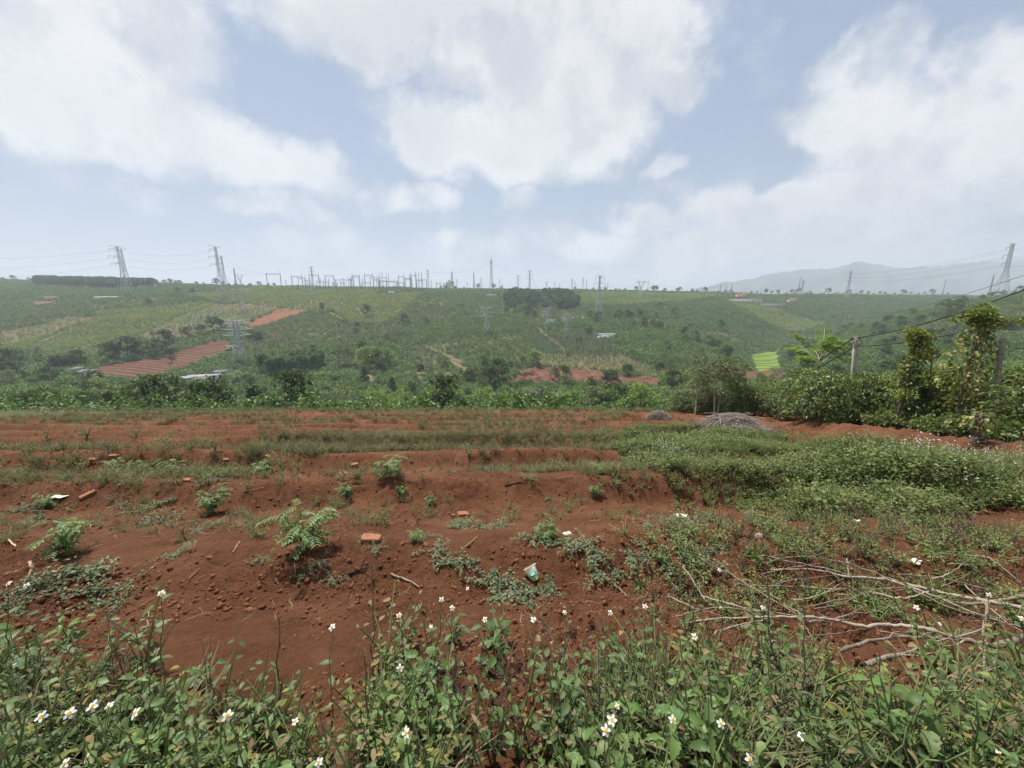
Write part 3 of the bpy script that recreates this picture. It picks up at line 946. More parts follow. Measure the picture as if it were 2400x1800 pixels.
# ------------------------------------------------------------------ hillside planting
ZONES = {
    'crop_left': [(0, 806), (150, 778), (215, 748), (244, 728), (360, 722), (483, 706), (505, 716), (330, 783), (262, 800), (230, 832), (150, 852), (60, 832), (0, 820)],
    'dry_strip': [(0, 778), (90, 762), (150, 746), (218, 742), (215, 750), (140, 778), (0, 812)],
    'dry_two':   [(320, 786), (505, 716), (560, 712), (650, 722), (578, 758), (540, 772), (430, 790), (340, 802)],
    'crop_top':  [(430, 690), (520, 681), (1000, 676), (880, 690), (785, 728), (720, 726), (640, 720), (490, 704)],
    'rows':      [(780, 729), (880, 690), (996, 685), (928, 745), (900, 758), (825, 758)],
    'crop_right': [(1330, 692), (1400, 685), (1690, 690), (1640, 704), (1480, 716), (1350, 714)],
    'crop_vale': [(1690, 706), (1760, 700), (1850, 738), (1935, 756), (1900, 772), (1850, 778), (1790, 752)],
    'posts':     [(1195, 737), (1290, 742), (1390, 790), (1452, 832), (1430, 858), (1270, 838), (1215, 785)],
    'terrace':   [(1270, 828), (1450, 832), (1570, 872), (1560, 890), (1430, 872), (1310, 862), (1255, 860)],
    'thin':      [(960, 815), (1120, 790), (1215, 800), (1260, 860), (1180, 895), (1000, 885)],
}
MASS = {
    'left': [(85, 662), (120, 650), (240, 650), (330, 656), (372, 665), (360, 676), (200, 674), (90, 672)],
    'mid':  [(1180, 700), (1200, 688), (1240, 690), (1262, 700), (1255, 726), (1200, 728), (1185, 716)],
    'mid2': [(1262, 700), (1290, 688), (1340, 696), (1356, 712), (1345, 727), (1275, 727)],
}
# even, jittered rows over the whole slope
def rows_grid(sp, y0, y1, ang, jit, tmax=1.55, tmin=-1.55):
    hw = y1 * max(abs(tmax), abs(tmin)) + 30
    n1, n2 = int(2 * hw / sp), int((y1 * 1.6) / sp)
    c, s_ = math.cos(ang), math.sin(ang)
    g1, g2 = np.meshgrid((np.arange(n1) - n1 / 2) * sp, (np.arange(n2 * 2) - n2) * sp, indexing='ij')
    X = g1 * c - g2 * s_
    Y = g1 * s_ + g2 * c
    X, Y = X.ravel() + rng.normal(0, jit * sp, X.size), Y.ravel() + rng.normal(0, jit * sp, X.size)
    k_ = (Y > y0) & (Y <= y1) & (X < tmax * Y) & (X > tmin * Y)
    return X[k_], Y[k_]


XY = [rows_grid(2.7, 43, 190, 0.35, 0.16), rows_grid(2.9, 190, 380, 0.25, 0.2), rows_grid(3.6, 380, 760, 0.1, 0.24)]
X, Y = np.concatenate([q[0] for q in XY]), np.concatenate([q[1] for q in XY])
Z = height(X, Y)
pr = project(np.stack([X, Y, Z], 1))
keep = (pr[:, 0] > -60) & (pr[:, 0] < 2460)
for nm in PARCEL:
    P_ = np.array([(p.x, p.y) for p in (ground_at(x, y, 45) for x, y in PARCEL[nm])])
    keep &= ~in_poly(X, Y, [tuple(q) for q in P_])
ZW = {}
for nm, poly in {**ZONES, **MASS}.items():
    ZW[nm] = [(p.x, p.y) for p in (ground_at(x, y, 45) for x, y in poly)]
zone = np.full(X.shape, '', dtype='U12')
for nm, poly in ZW.items():
    zone[in_poly(X, Y, poly)] = nm
# open tracks and bare gaps between parcels
TRACKS = [[(480, 712), (560, 716), (650, 724), (720, 727), (770, 732), (800, 748)], [(1262, 770), (1290, 795), (1318, 815), (1322, 828)], [(1000, 812), (1060, 840), (1095, 852)], [(330, 905), (470, 912), (560, 918)],
          [(1140, 772), (1175, 772)], [(1060, 850), (1100, 875)], [(865, 880), (880, 905), (905, 912)], [(1410, 690), (1690, 702)], [(100, 800), (215, 752)]]
for tr_ in TRACKS:
    w_ = [np.array(ground_at(x, y, 45)[:2]) for x, y in tr_]
    for a0, a1 in zip(w_[:-1], w_[1:]):
        ab = a1 - a0
        t_ = np.clip(((X - a0[0]) * ab[0] + (Y - a0[1]) * ab[1]) / (ab @ ab), 0, 1)
        keep &= np.hypot(X - a0[0] - ab[0] * t_, Y - a0[1] - ab[1] * t_) > 2.0
for tr_ in TRACKS:                                  # worn earth tracks between the plots
    w_ = [ground_at(x, y, 45) for x, y in tr_]
    V, Fq = [], []
    pts_t = []
    for a0, a1 in zip(w_[:-1], w_[1:]):
        for i in range(10):
            pts_t.append(a0.lerp(a1, i / 10))
    pts_t.append(w_[-1])
    for i, q in enumerate(pts_t):
        tg = (pts_t[min(i + 1, len(pts_t) - 1)] - pts_t[max(i - 1, 0)]).to_2d()
        nv = Vector((-tg.y, tg.x)).normalized() * (1.1 + .5 * math.sin(i * 1.7))
        for sg in (-1, 1):
            V.append((q.x + nv.x * sg, q.y + nv.y * sg, hz(q.x + nv.x * sg, q.y + nv.y * sg) + .25))
        if i:
            Fq.append((2 * i - 2, 2 * i - 1, 2 * i + 1, 2 * i))
    me_ = mesh_np('dirt_path', V, Fq, smooth=True)
    me_.materials.append(M['track'])
    tag(link('dirt_path', me_), 'worn earth track between plots on the hillside', kind='structure')
gap = fbm(X * 0.02, Y * 0.02, 4, 123)
keep &= ~((zone == '') & (gap > 0.40) & (rng.random(X.size) < 0.6))
keep &= ~((zone == 'thin') & (rng.random(X.size) < 0.3))
keep &= ~(((zone == 'dry_strip') | (zone == 'dry_two')) & (rng.random(X.size) < 0.45))
keep &= ~((zone == 'terrace') & (rng.random(X.size) < 0.35))
keep &= ~((zone == 'posts') & (rng.random(X.size) < 0.08))
hedge_gap = ((Y < 62) & (X > 9)) | ((Y < 58) & (rng.random(X.size) < .45))
keep &= ~hedge_gap
X, Y, Z, zone, pr = X[keep], Y[keep], Z[keep], zone[keep], pr[keep]

coffee_far = [bush_proto(100 + i, 1.7, 1.15, 9, 8, 0.62) for i in range(4)]
coffee_mid = [bush_proto(110 + i, 2.0, 1.15, 14, 22, 0.42) for i in range(4)]
crop_far = [bush_proto(120 + i, 1.9, 0.95, 9, 8, 0.6, 'crop') for i in range(3)]
dry_far = [bush_proto(130 + i, 1.5, 0.8, 8, 7, 0.5, 'dry_crop') for i in range(3)]
lush = [bush_proto(140 + i, 2.2, 1.2, 14, 24, 0.42, 'tree_lite') for i in range(3)]
wood = [tree_proto(150 + i, 8.5, 3.4, .2, 9, 14, 1.3, mat='pine', extra=1)[1] for i in range(4)]
olive = [bush_proto(155 + i, 1.6, 1.0, 9, 9, 0.5, 'tree_grey') for i in range(3)]

is_crop = np.isin(zone, ['crop_left', 'crop_top', 'rows', 'crop_right', 'crop_vale'])
is_dry = np.isin(zone, ['dry_strip', 'dry_two', 'terrace'])
is_thin = zone == 'thin'
is_wood = np.isin(zone, list(MASS))
mix1 = fbm(X * 0.012 + 3, Y * 0.012, 3, 200)
is_lush = (zone == '') & (Y < 150) & (mix1 > -0.02)
is_olive = ((zone == '') & (mix1 < -0.22)) | (is_thin & (mix1 > -0.1))
is_coffee = ~(is_crop | is_dry | is_wood | is_lush | is_olive)
# the nearest of the coffee bushes stand as bushes of their own; the rest are a mass
vis = (pr[:, 0] > 10) & (pr[:, 0] < 2390)
near_c = np.where(is_coffee & vis & (Y < 240) & (pr[:, 1] < 955))[0]
near_c = near_c[np.argsort(Y[near_c])]
own_c = near_c[:170]
own_l = np.where(is_lush & vis & (pr[:, 1] < 962))[0]
own_l = own_l[np.argsort(Y[own_l])][:120]
rest = np.ones(X.size, bool)
rest[own_c] = False
rest[own_l] = False
P = np.stack([X, Y, Z - 0.1], 1)


def mass(name, mask, protos, s0, s1, label, cat):
    n = int(mask.sum())
    if n:
        far = 1 + 0.25 * sm(Y[mask], 350, 700)
        scatter(name, protos, P[mask], rng.uniform(0, 6.28, n), rng.uniform(s0, s1, n) * far, label, cat)


mass('coffee_plantation', is_coffee & rest & (Y >= 190), coffee_far, 0.8, 1.65, 'dark green coffee bushes covering the far hillside', 'coffee bushes')
mass('coffee_plantation', is_coffee & rest & (Y < 190), coffee_mid, 0.75, 1.55, 'dark green coffee bushes on the lower slope', 'coffee bushes')
mass('crop_field', is_crop, crop_far, 0.7, 1.2, 'pale green crop rows on the upper hillside', 'crop')
mass('dry_crop_field', is_dry, dry_far, 0.6, 1.2, 'dry yellowish crop strip on the hillside', 'crop')
mass('olive_scrub', is_olive, olive + coffee_far[:2], 0.7, 1.6, 'thin olive scrub on the slope', 'scrub')
mass('lush_scrub', is_lush & rest, lush + olive + coffee_mid[:2], 0.7, 1.8, 'bright green scrub in the valley bottom', 'scrub')
n = int(is_wood.sum())
wd = rng.random(n) < 0.5
scatter('forest', wood, P[is_wood][wd], rng.uniform(0, 6.28, int(wd.sum())), rng.uniform(0.4, 1.45, int(wd.sum())), 'dark wood standing as one mass on the hilltop', 'forest')

for i in own_c:
    s_ = rng.uniform(0.75, 1.5) * (1.25 if Y[i] < 75 else 1)
    o = link('coffee_bush', coffee_mid[int(rng.integers(4))], None, P[i], (0, 0, rng.uniform(0, 6.28)), s_)
    tag(o, None, 'bush', 'coffee bushes just below the field')
    reg(o, sized('dark green coffee bush', s_, 1.0, 1.4), P[i])
for i in own_l:
    s_ = rng.uniform(0.7, 1.7) if rng.random() < .75 else rng.uniform(1.7, 2.6)
    o = link('green_bush', lush[int(rng.integers(3))], None, P[i], (0, 0, rng.uniform(0, 6.28)), s_)
    tag(o, None, 'bush', 'bright bushes in the valley bottom')
    reg(o, sized('bright green bush', s_, 1.1, 1.5), P[i])

# ---- trees that can be told apart
T = {}
T['dark'] = [tree_proto(300 + i, 8, 3.0, 0.22, 10, 34, 0.62) for i in range(4)]
T['lite'] = [tree_proto(310 + i, 7, 2.8, 0.2, 10, 34, 0.58, mat='tree_lite') for i in range(3)]
T['grey'] = [tree_proto(320 + i, 8, 2.8, 0.35, 9, 26, 0.5, mat='tree_grey', bark='trunk_pale') for i in range(2)]
T['yel'] = [tree_proto(330 + i, 4.5, 2.2, 0.15, 10, 34, 0.4, mat='tree_yel') for i in range(2)]
T['tall'] = [tree_proto(340 + i, 12, 1.9, 0.35, 14, 26, 0.6, mat='rubber', bark='trunk_pale', tr=0.2) for i in range(3)]
T['spire'] = [tree_proto(350, 9, 1.7, 0.1, 16, 34, 0.45, mat='tree', clump=1.1)]
T['small'] = [tree_proto(360 + i, 5.5, 1.9, 0.3, 7, 16, 0.75, mat='tree', extra=1) for i in range(4)]
T['open'] = [tree_proto(370, 13, 4.2, 0.55, 12, 26, 0.55, mat='tree_grey', bark='trunk_pale', tr=0.24)]
PH_ = {'dark': 'dark spreading tree', 'lite': 'bright green tree', 'grey': 'greyish open tree', 'yel': 'yellow-green bushy tree', 'tall': 'slim pale-trunked tree', 'spire': 'narrow dark tree', 'small': 'small dark tree', 'open': 'tall open-crowned tree'}
# photo pixel of the crown foot, apparent height in pixels, kind
TREES = [(262, 850, 55, 'dark'), (300, 845, 62, 'dark'), (330, 838, 48, 'dark'), (392, 825, 60, 'dark'), (368, 838, 40, 'dark'), (403, 852, 26, 'small'), (190, 860, 46, 'dark'), (150, 862, 40, 'grey'), (95, 850, 42, 'grey'),
         (30, 870, 60, 'dark'), (60, 862, 52, 'grey'), (120, 905, 50, 'dark'), (20, 915, 55, 'grey'), (220, 905, 44, 'dark'), (160, 915, 40, 'lite'), (500, 775, 40, 'dark'), (520, 772, 30, 'dark'), (470, 785, 30, 'dark'), (440, 790, 28, 'dark'),
         (430, 790, 24, 'grey'), (560, 795, 30, 'grey'), (605, 800, 30, 'grey'), (418, 688, 16, 'small'), (452, 690, 18, 'small'), (350, 716, 20, 'small'), (757, 735, 32, 'tall'), (860, 742, 34, 'dark'), (948, 758, 28, 'dark'), (1052, 668, 14, 'small'),
         (800, 862, 66, 'open'), (822, 860, 52, 'grey'), (868, 870, 70, 'lite'), (890, 872, 58, 'dark'), (910, 862, 54, 'lite'), (850, 830, 36, 'dark'), (742, 868, 48, 'dark'), (855, 905, 52, 'spire'), (605, 968, 80, 'spire'), (920, 925, 46, 'spire'),
         (1236, 745, 20, 'dark'), (1252, 745, 20, 'dark'), (1170, 905, 72, 'dark'), (1146, 910, 60, 'dark'), (1225, 880, 56, 'grey'), (1250, 862, 50, 'lite'), (1320, 905, 56, 'dark'), (1300, 898, 44, 'grey'), (1420, 910, 50, 'dark'), (1440, 905, 40, 'dark'),
         (1380, 790, 26, 'dark'), (1470, 888, 40, 'dark'), (1580, 920, 58, 'dark'), (1570, 880, 44, 'grey'), (1555, 862, 40, 'grey'), (1640, 850, 44, 'grey'), (1700, 838, 34, 'dark'), (1690, 775, 30, 'small'), (1545, 775, 26, 'dark'), (1600, 790, 30, 'dark'),
         (1630, 800, 28, 'dark'), (1660, 812, 30, 'dark'), (1530, 770, 24, 'small'), (1500, 745, 22, 'small'), (1580, 740, 22, 'small'), (1470, 748, 24, 'small'), (1850, 850, 44, 'dark'), (1872, 842, 40, 'grey'), (1880, 868, 50, 'dark'), (1835, 858, 30, 'grey'),
         (2030, 905, 44, 'dark'), (2080, 880, 40, 'dark'), (1970, 912, 50, 'dark'), (2110, 860, 36, 'small'), (2180, 842, 36, 'dark'), (2060, 850, 30, 'grey'), (1990, 830, 26, 'small'), (2140, 780, 22, 'small'), (2050, 775, 22, 'small'),
         (70, 968, 62, 'dark'), (25, 975, 40, 'yel'), (430, 972, 42, 'yel'), (310, 968, 34, 'yel'), (150, 972, 30, 'lite'), (880, 968, 46, 'lite'), (930, 970, 40, 'lite'), (780, 968, 38, 'lite'), (1040, 968, 66, 'dark'), (1085, 966, 46, 'dark'), (1118, 966, 50, 'lite'),
         (1150, 962, 44, 'dark'), (1190, 965, 36, 'lite'), (1250, 960, 44, 'dark'), (1310, 958, 40, 'spire'), (700, 968, 30, 'lite'), (640, 966, 34, 'dark'), (540, 966, 26, 'lite'), (240, 965, 26, 'lite'), (500, 966, 24, 'yel'), (1360, 955, 32, 'lite'),
         (1790, 925, 56, 'lite'), (1812, 930, 46, 'dark'), (2050, 930, 60, 'dark'), (2010, 936, 50, 'lite')]
for (px, py, hp, kd) in TREES:
    p = ground_at(px, min(py, 958), 44 if py > 940 else 60)
    if py > 958:                                  # behind the crest of the field: their feet are hidden
        Yf = random.uniform(50, 62)
        q = at(px, py, Yf)
        p = Vector((q[0], Yf, hz(q[0], Yf)))
    foot = project(p)[0]
    top = at(px, py - hp, p.y)[2]
    pr_ = T[kd][random.randrange(len(T[kd]))]
    hh = {'dark': 8.6, 'lite': 7.8, 'grey': 8.6, 'yel': 5.4, 'tall': 12.5, 'spire': 9.2, 'small': 6, 'open': 14}[kd]
    s_ = max(0.25, (top - p.z) / hh)
    lab_ = {(70, 968): 'big dark tree at the left end of the field crest', (605, 968): 'narrow dark tree standing at the field crest', (430, 972): 'yellow-green bushy tree at the field crest', (1040, 968): 'dark tree just right of the twin poles'}.get((px, py))
    put_tree('broadleaf_tree' if kd != 'tall' else 'slim_tree', pr_, p - Vector((0, 0, 0.1)), random.uniform(0, 6.28), s_, PH_[kd], 'single trees in the valley and on the slope', lab_)
BELTS = [[(1470, 752), (1560, 782), (1640, 806), (1720, 846)], [(1850, 862), (1900, 806), (1960, 772)], [(2050, 792), (2150, 760), (2260, 730)], [(575, 792), (640, 802), (710, 792)], [(10, 852), (120, 862), (240, 852)],
         [(980, 872), (1060, 872), (1130, 892)], [(420, 906), (560, 902), (700, 906), (830, 900)], [(0, 908), (150, 918), (300, 926), (430, 936)], [(1380, 752), (1450, 742), (1530, 752)], [(1950, 792), (2050, 762), (2150, 737), (2260, 712)], [(2000, 832), (2100, 812), (2250, 792), (2390, 772)], [(1180, 728), (1265, 730), (1360, 726)], [(1350, 705), (1362, 722)], [(1176, 700), (1180, 725)]]
BQ = []
for bl in BELTS:                                    # tree belts along the gullies and plot edges
    ln_ = [math.dist(a, c) for a, c in zip(bl[:-1], bl[1:])]
    for i in range(int(sum(ln_) / 15)):
        f = random.random() * sum(ln_)
        k_ = 0
        while f > ln_[k_]:
            f -= ln_[k_]
            k_ += 1
        px = bl[k_][0] + (bl[k_ + 1][0] - bl[k_][0]) * f / ln_[k_] + random.uniform(-10, 10)
        py = bl[k_][1] + (bl[k_ + 1][1] - bl[k_][1]) * f / ln_[k_] + random.uniform(-8, 8)
        p = ground_at(px, py, 60)
        kd = random.choice(['dark', 'dark', 'grey', 'dark', 'lite'])
        BQ.append((p - Vector((0, 0, 0.1)), kd, random.uniform(0.65, 1.2) * (.55 if py > 880 else 1)))
# scattered smaller trees among the coffee, and the line of trees along the skyline
QUEUE = []                                          # the largest of these become trees of their own, the rest one mass
for i in range(58):                                # taller growth in the valley just behind the crest
    px = random.uniform(10, 1600)
    Yf = random.uniform(50, 105)
    x = (px - 1200) / F * Yf
    kd = random.choice(['dark', 'lite', 'dark', 'lite', 'grey', 'small'])
    QUEUE.append((Vector((x, Yf, hz(x, Yf) - .1)), kd, random.uniform(0.55, 1.0)))
for i in range(90):
    px, py = random.uniform(20, 2380), 700 + 240 * random.random() ** .65
    p = ground_at(px, py, 60)
    pg = project(p)[0]
    if any(in_poly(np.array([px]), np.array([py]), poly)[0] for poly in list(ZONES.values())[:7] + list(PARCEL.values())):
        continue
    kd = random.choice(['dark', 'small', 'grey', 'dark', 'lite', 'small'])
    QUEUE.append((p - Vector((0, 0, 0.1)), kd, random.uniform(0.5, 0.85) * (1.0 + .4 * (py > 850))))
QUEUE += BQ
QUEUE.sort(key=lambda q: -q[2] / q[0].y)
for p, kd, s_ in QUEUE[:170]:
    put_tree('broadleaf_tree', random.choice(T[kd]), p, random.uniform(0, 6.28), s_, PH_[kd], 'single trees in the valley and on the slope')
if len(QUEUE) > 170:
    q_ = QUEUE[170:]
    far_src = [T['dark'][0][1], T['dark'][1][1], T['grey'][0][1], T['small'][0][1], T['lite'][0][1]]
    pick_ = [{'dark': i % 2, 'grey': 2, 'small': 3, 'lite': 4}[q[1]] for i, q in enumerate(q_)]
    scatter('distant_trees', far_src, [tuple(q[0]) for q in q_], rng.uniform(0, 6.28, len(q_)), [q[2] for q in q_], 'small distant trees dotted over the far slopes', 'trees', idx=pick_)
SKY_X = list(np.linspace(385, 660, 22)) + list(np.linspace(1040, 1180, 12)) + list(np.linspace(1290, 1700, 40)) + list(np.linspace(1700, 2200, 46)) + list(np.linspace(2200, 2390, 14)) + list(np.linspace(5, 100, 8))
for px in SKY_X:
    px += random.uniform(-6, 6)
    ys_ = np.linspace(430, 860, 140) if px < 2200 else np.linspace(240, 420, 100)
    t_ = (px - 1200) / F
    zz = height(t_ * ys_, ys_)
    el = (zz - EYE) / ys_
    Yk = float(ys_[int(np.argmax(el))]) + random.uniform(-12, 6)
    p = Vector((t_ * Yk, Yk, hz(t_ * Yk, Yk)))
    s_ = random.choice([0.7, 0.9, 1.1, 1.3, 1.5, 2.1]) * random.uniform(0.7, 1.2)
    put_tree('skyline_tree', random.choice(T['small']), p - Vector((0, 0, 0.1)), random.uniform(0, 6.28), s_, 'small tree on the skyline', 'trees along the skyline')
# grove of slim trees with pale trunks above the valley floor
for i in range(46):
    f = random.random()
    px = 610 + 150 * f + random.uniform(-8, 8)
    py = 884 - 10 * f + random.uniform(-14, 3)
    p = ground_at(px, py, 60)
    put_tree('slim_tree', random.choice(T['tall']), p - Vector((0, 0, 0.1)), random.uniform(0, 6.28), random.uniform(0.85, 1.1), 'slim tree of the pale-trunked grove', 'grove of slim pale-trunked trees')
# banana plants below the grove
bm_ = MB()
r_ = np.random.default_rng(5)
for i in range(9):
    a = i * 2.4
    el_ = r_.uniform(0.5, 1.1)
    d_ = np.array([[math.cos(a) * math.cos(el_), math.sin(a) * math.cos(el_), math.sin(el_)]])
    bm_.leaves(np.array([[0, 0, 1.5]]), d_, 2.3, 0.26, 'ovate', 0.1, 0.35, r=r_)
ban_leaf = bm_.mesh('crown', M['tree_lite'], False)
ban_stem = MB().tube([(0, 0, -0.2), (0, 0, 1.7)], [0.16, 0.1], 7).mesh('trunk', M['stem'])
for px, py in [(738, 888), (755, 887), (770, 886), (545, 895), (1300, 872), (1292, 866)]:
    p = ground_at(px, py, 60)
    put_tree('banana_plant', (ban_stem, ban_leaf), p, random.uniform(0, 6), random.uniform(0.9, 1.2), 'pale banana plant with arching leaves', 'banana plants', cat='plant')
# pepper posts: bare stakes with a column of vine
pp_post = MB().tube([(0, 0, -0.3), (0.05, 0, 2), (0.02, 0.05, 5.6)], [0.22, 0.2, 0.17], 6).mesh('post', M['concrete'])
pv_ = MB()
Cc = np.array([(r_.normal(0, .12), r_.normal(0, .12), z) for z in np.linspace(0.4, 2.9, 7)])
clump_leaves(pv_, Cc, 0.45, 12, 0.34, r_, 0.7)
pp_vine = pv_.mesh('vine', M['coffee'], False)
cand = rows_grid(4.4, 150, 420, 0.2, 0.12)
kk = in_poly(cand[0], cand[1], ZW['posts'])
px_, py_ = cand[0][kk], cand[1][kk]
order = np.argsort(py_)[:250]
for i in order:
    p = Vector((px_[i], py_[i], hz(px_[i], py_[i])))
    s_ = random.uniform(0.8, 1.2)
    o = thing('pepper_stake', p, random.uniform(0, 6.28), s_, None, 'plant stake', 'pale pepper stakes standing in rows')
    link('post', pp_post, o)
    link('vine', pp_vine, o)
    reg(o, sized('pale pepper stake with dark vine', s_, .93, 1.07).replace('small', 'short').replace('large', 'tall').replace('mid-sized ', ''), p)
for px, py in [(1230 + 9 * i + random.uniform(-2, 2), 948 + random.uniform(-6, 4)) for i in range(9)]:
    Yf = random.uniform(62, 80)
    q = at(px, py, Yf)
    p = Vector((q[0], Yf, hz(q[0], Yf)))
    o = thing('pepper_stake', p, random.uniform(0, 6.28), 1.0, None, 'plant stake', 'pale pepper stakes standing in rows')
    link('post', pp_post, o)
    link('vine', pp_vine, o)
    reg(o, 'pale pepper stake with dark vine', p)
# ------------------------------------------------------------------ pylons, substation, poles, houses
def pylon_proto(h, kind, base=7.0, waist=1.7, arm=6.5):
    """lattice tower standing on the origin; returns list of (part name, mesh)"""
    parts = []
    zw = h * (0.52 if kind != 'vee' else 0.45)

    def half(z):
        if z <= zw:
            return base / 2 + (waist / 2 - base / 2) * z / zw
        return waist / 2 * (1 - 0.35 * (z - zw) / (h - zw))
    top = h if kind != 'vee' else zw
    lv = [-0.6]
    while lv[-1] < top - 1.2:
        lv.append(lv[-1] + max(1.6, half(max(lv[-1], 0)) * 1.9))
    lv[-1] = top
    W1, W2 = 0.30, 0.15
    for sx, sy in ((1, 1), (1, -1), (-1, 1), (-1, -1)):
        m_ = MB()
        pts = [(sx * half(max(z, 0)), sy * half(max(z, 0)), z) for z in (-0.6, zw, top)]
        m_.tube(pts, [W1 / 2, W1 / 2 * .9, W1 / 2 * .7], 4)
        parts.append(('leg', m_.mesh('leg', M['steel'], False)))
    m_ = MB()
    for z0, z1 in zip(lv[:-1], lv[1:]):
        a, c = half(max(z0, 0)), half(max(z1, 0))
        for ang in range(4):
            ca, sa = math.cos(ang * math.pi / 2), math.sin(ang * math.pi / 2)
            rot = lambda x, y: (x * ca - y * sa, x * sa + y * ca)
            p = [(*rot(-a, -a), z0), (*rot(a, -a), z0), (*rot(a * 0 + c, -c), z1), (*rot(-c, -c), z1)]
            m_.bar(p[0], p[2], W2)
            m_.bar(p[1], p[3], W2)
            m_.bar(p[3], p[2], W2)
    parts.append(('bracing', m_.mesh('bracing', M['steel'], False)))
    if kind in ('double', 'side'):
        lens = [arm * 0.8, arm, arm * 0.9]
        for k_, f in enumerate((0.93, 0.79, 0.65)):
            m_ = MB()
            ins = MB()
            z = h * f
            for sg in ((1, -1) if kind == 'double' else (-1,)):
                e = (sg * lens[k_], 0, z + 0.2)
                hw = half(z)
                for yy_ in (-hw, hw):
                    m_.bar((sg * hw, yy_, z), e, W2)
                    m_.bar((sg * hw, yy_, z + 1.8), e, W2)
                m_.bar((sg * hw, 0, z + 1.8), (sg * lens[k_] * .5, 0, z), W2 * .8)
                ins.tube([(e[0], 0, z + .2), (e[0], 0, z - 2.2)], [0.12, 0.16], 5)
            arm_m = m_.mesh('cross_arm', M['steel'], False)
            parts.append(('cross_arm', arm_m, [('insulator', ins.mesh('insulator', M['insul'], False))]))
        m_ = MB()
        for sg in ((1, -1) if kind == 'double' else (-1, 1)):
            m_.bar((0, 0, h), (sg * arm * 0.75, 0, h + 0.6), W2)
            m_.bar((0, 0, h - 1.4), (sg * arm * 0.75, 0, h + 0.6), W2)
        parts.append(('peak', m_.mesh('peak', M['steel'], False)))
    elif kind == 'vee':
        m_ = MB()
        for sg in (1, -1):
            for yy_ in (-0.5, 0.5):
                m_.bar((sg * waist / 2, yy_, zw), (sg * arm * 0.72, yy_, h * 0.86), W1)
                m_.bar((sg * waist * .1, yy_, zw + 1), (sg * arm * 0.5, yy_, h * 0.86), W1 * .8)
            m_.bar((sg * arm * 0.62, 0, h * 0.86), (sg * arm * 0.8, 0, h), W1)
            for f in (0.25, 0.5, 0.75):
                x0_, x1_ = waist / 2 + (arm * .72 - waist / 2) * f, waist * .1 + (arm * .5 - waist * .1) * f
                zz_ = zw + (h * .86 - zw) * f
                m_.bar((sg * x0_, 0, zz_), (sg * x1_, 0, zz_ + .8), W2)
        parts.append(('fork', m_.mesh('fork', M['steel'], False)))
        m_ = MB()
        for zz_ in (h * 0.86, h * 0.9):
            m_.bar((-arm * 1.25, 0, h * 0.86), (arm * 1.25, 0, zz_), W1)
        parts.append(('cross_arm', m_.mesh('cross_arm', M['steel'], False)))
    elif kind == 'peak':
        m_ = MB()
        for sg in (1, -1):
            for yy_ in (-.8, .8):
                m_.bar((0, yy_, h * .97), (sg * arm * .45, yy_ * .3, h * 0.93), W1)
                m_.bar((0, yy_, h * .90), (sg * arm * .45, yy_ * .3, h * 0.93), W1)
        m_.bar((0, 0, h), (0.4, 0, h * 1.09), W1)
        parts.append(('cross_arm', m_.mesh('cross_arm', M['steel'], False)))
    elif kind == 'mast':
        m_ = MB()
        for f in (0.72, 0.86):
            m_.bar((-arm * .4, 0, h * f), (arm * .4, 0, h * f), W2)
        m_.bar((0, 0, h), (0, 0, h * 1.08), W2)
        parts.append(('cross_arm', m_.mesh('cross_arm', M['steel'], False)))
    return parts


PROTO = {'double': (40, pylon_proto(40, 'double')), 'side': (46, pylon_proto(46, 'side', 9.5, 2.4, 9)), 'vee': (26, pylon_proto(26, 'vee', 4.5, 1.4, 6.5)), 'peak': (46, pylon_proto(46, 'peak', 9, 3.2, 8)),
         'mast': (26, pylon_proto(26, 'mast', 3.2, 1.1, 7)), 'squat': (22, pylon_proto(22, 'double', 7.0, 2.4, 7.5))}
PYLON = {}


def put_pylon(key, kind, px, py, ytop, Yf, rz, label, sxy=1.0):
    d = ray(px, py)
    x = d[0] / d[1] * Yf
    z = hz(x, Yf)
    H, parts = PROTO[kind]
    h_ = max(6.0, at(px, ytop, Yf)[2] - z)
    s_ = h_ / H
    o = thing('lattice_pylon' if kind != 'mast' else 'lattice_mast', (x, Yf, z), rz, (s_ * sxy, s_ * sxy, s_), label, 'pylon', 'pylons over the hills')
    for q in parts:
        c = link(q[0], q[1], o)
        for sub in (q[2] if len(q) > 2 else ()):
            link(sub[0], sub[1], c)
    PYLON[key] = (np.array([x, Yf, z]), h_, rz, s_ * sxy)
    return o


put_pylon('a1', 'side', 292, 668, 577, 470, 0.9, 'tall lattice pylon at the hilltop wood, foremost of its close pair', 0.8)
put_pylon('a2', 'side', 300, 668, 583, 500, 0.9, 'tall lattice pylon at the hilltop wood, rear one of its close pair', 0.8)
put_pylon('b1', 'side', 518, 668, 578, 450, 1.2, 'tall lattice pylon on the skyline, taller of the pair left of the substation', 0.8)
put_pylon('b2', 'side', 528, 666, 600, 500, 1.2, 'lattice pylon on the skyline, shorter of the pair left of the substation', 0.8)
put_pylon('c1', 'mast', 553, 664, 629, 560, 0.5, 'narrow lattice mast just right of the tall pylon pair', 1.2)
put_pylon('c2', 'vee', 564, 664, 642, 580, 0.2, 'forked pylon beside the narrow mast left of the substation', 0.9)
put_pylon('d1', 'squat', 560, 817, 752, 236, 0.4, 'broad pale pylon beside the red ploughed field')
put_pylon('d2', 'vee', 568, 716, 672, 370, 0.3, 'pale forked pylon on the hillside above the orange field', 1.0)
put_pylon('e1', 'double', 734, 673, 625, 560, 1.1, 'lattice pylon standing among the substation gantries')
put_pylon('f1', 'double', 1004, 672, 632, 640, 0.9, 'lattice pylon at the crowded right end of the substation', 0.8)
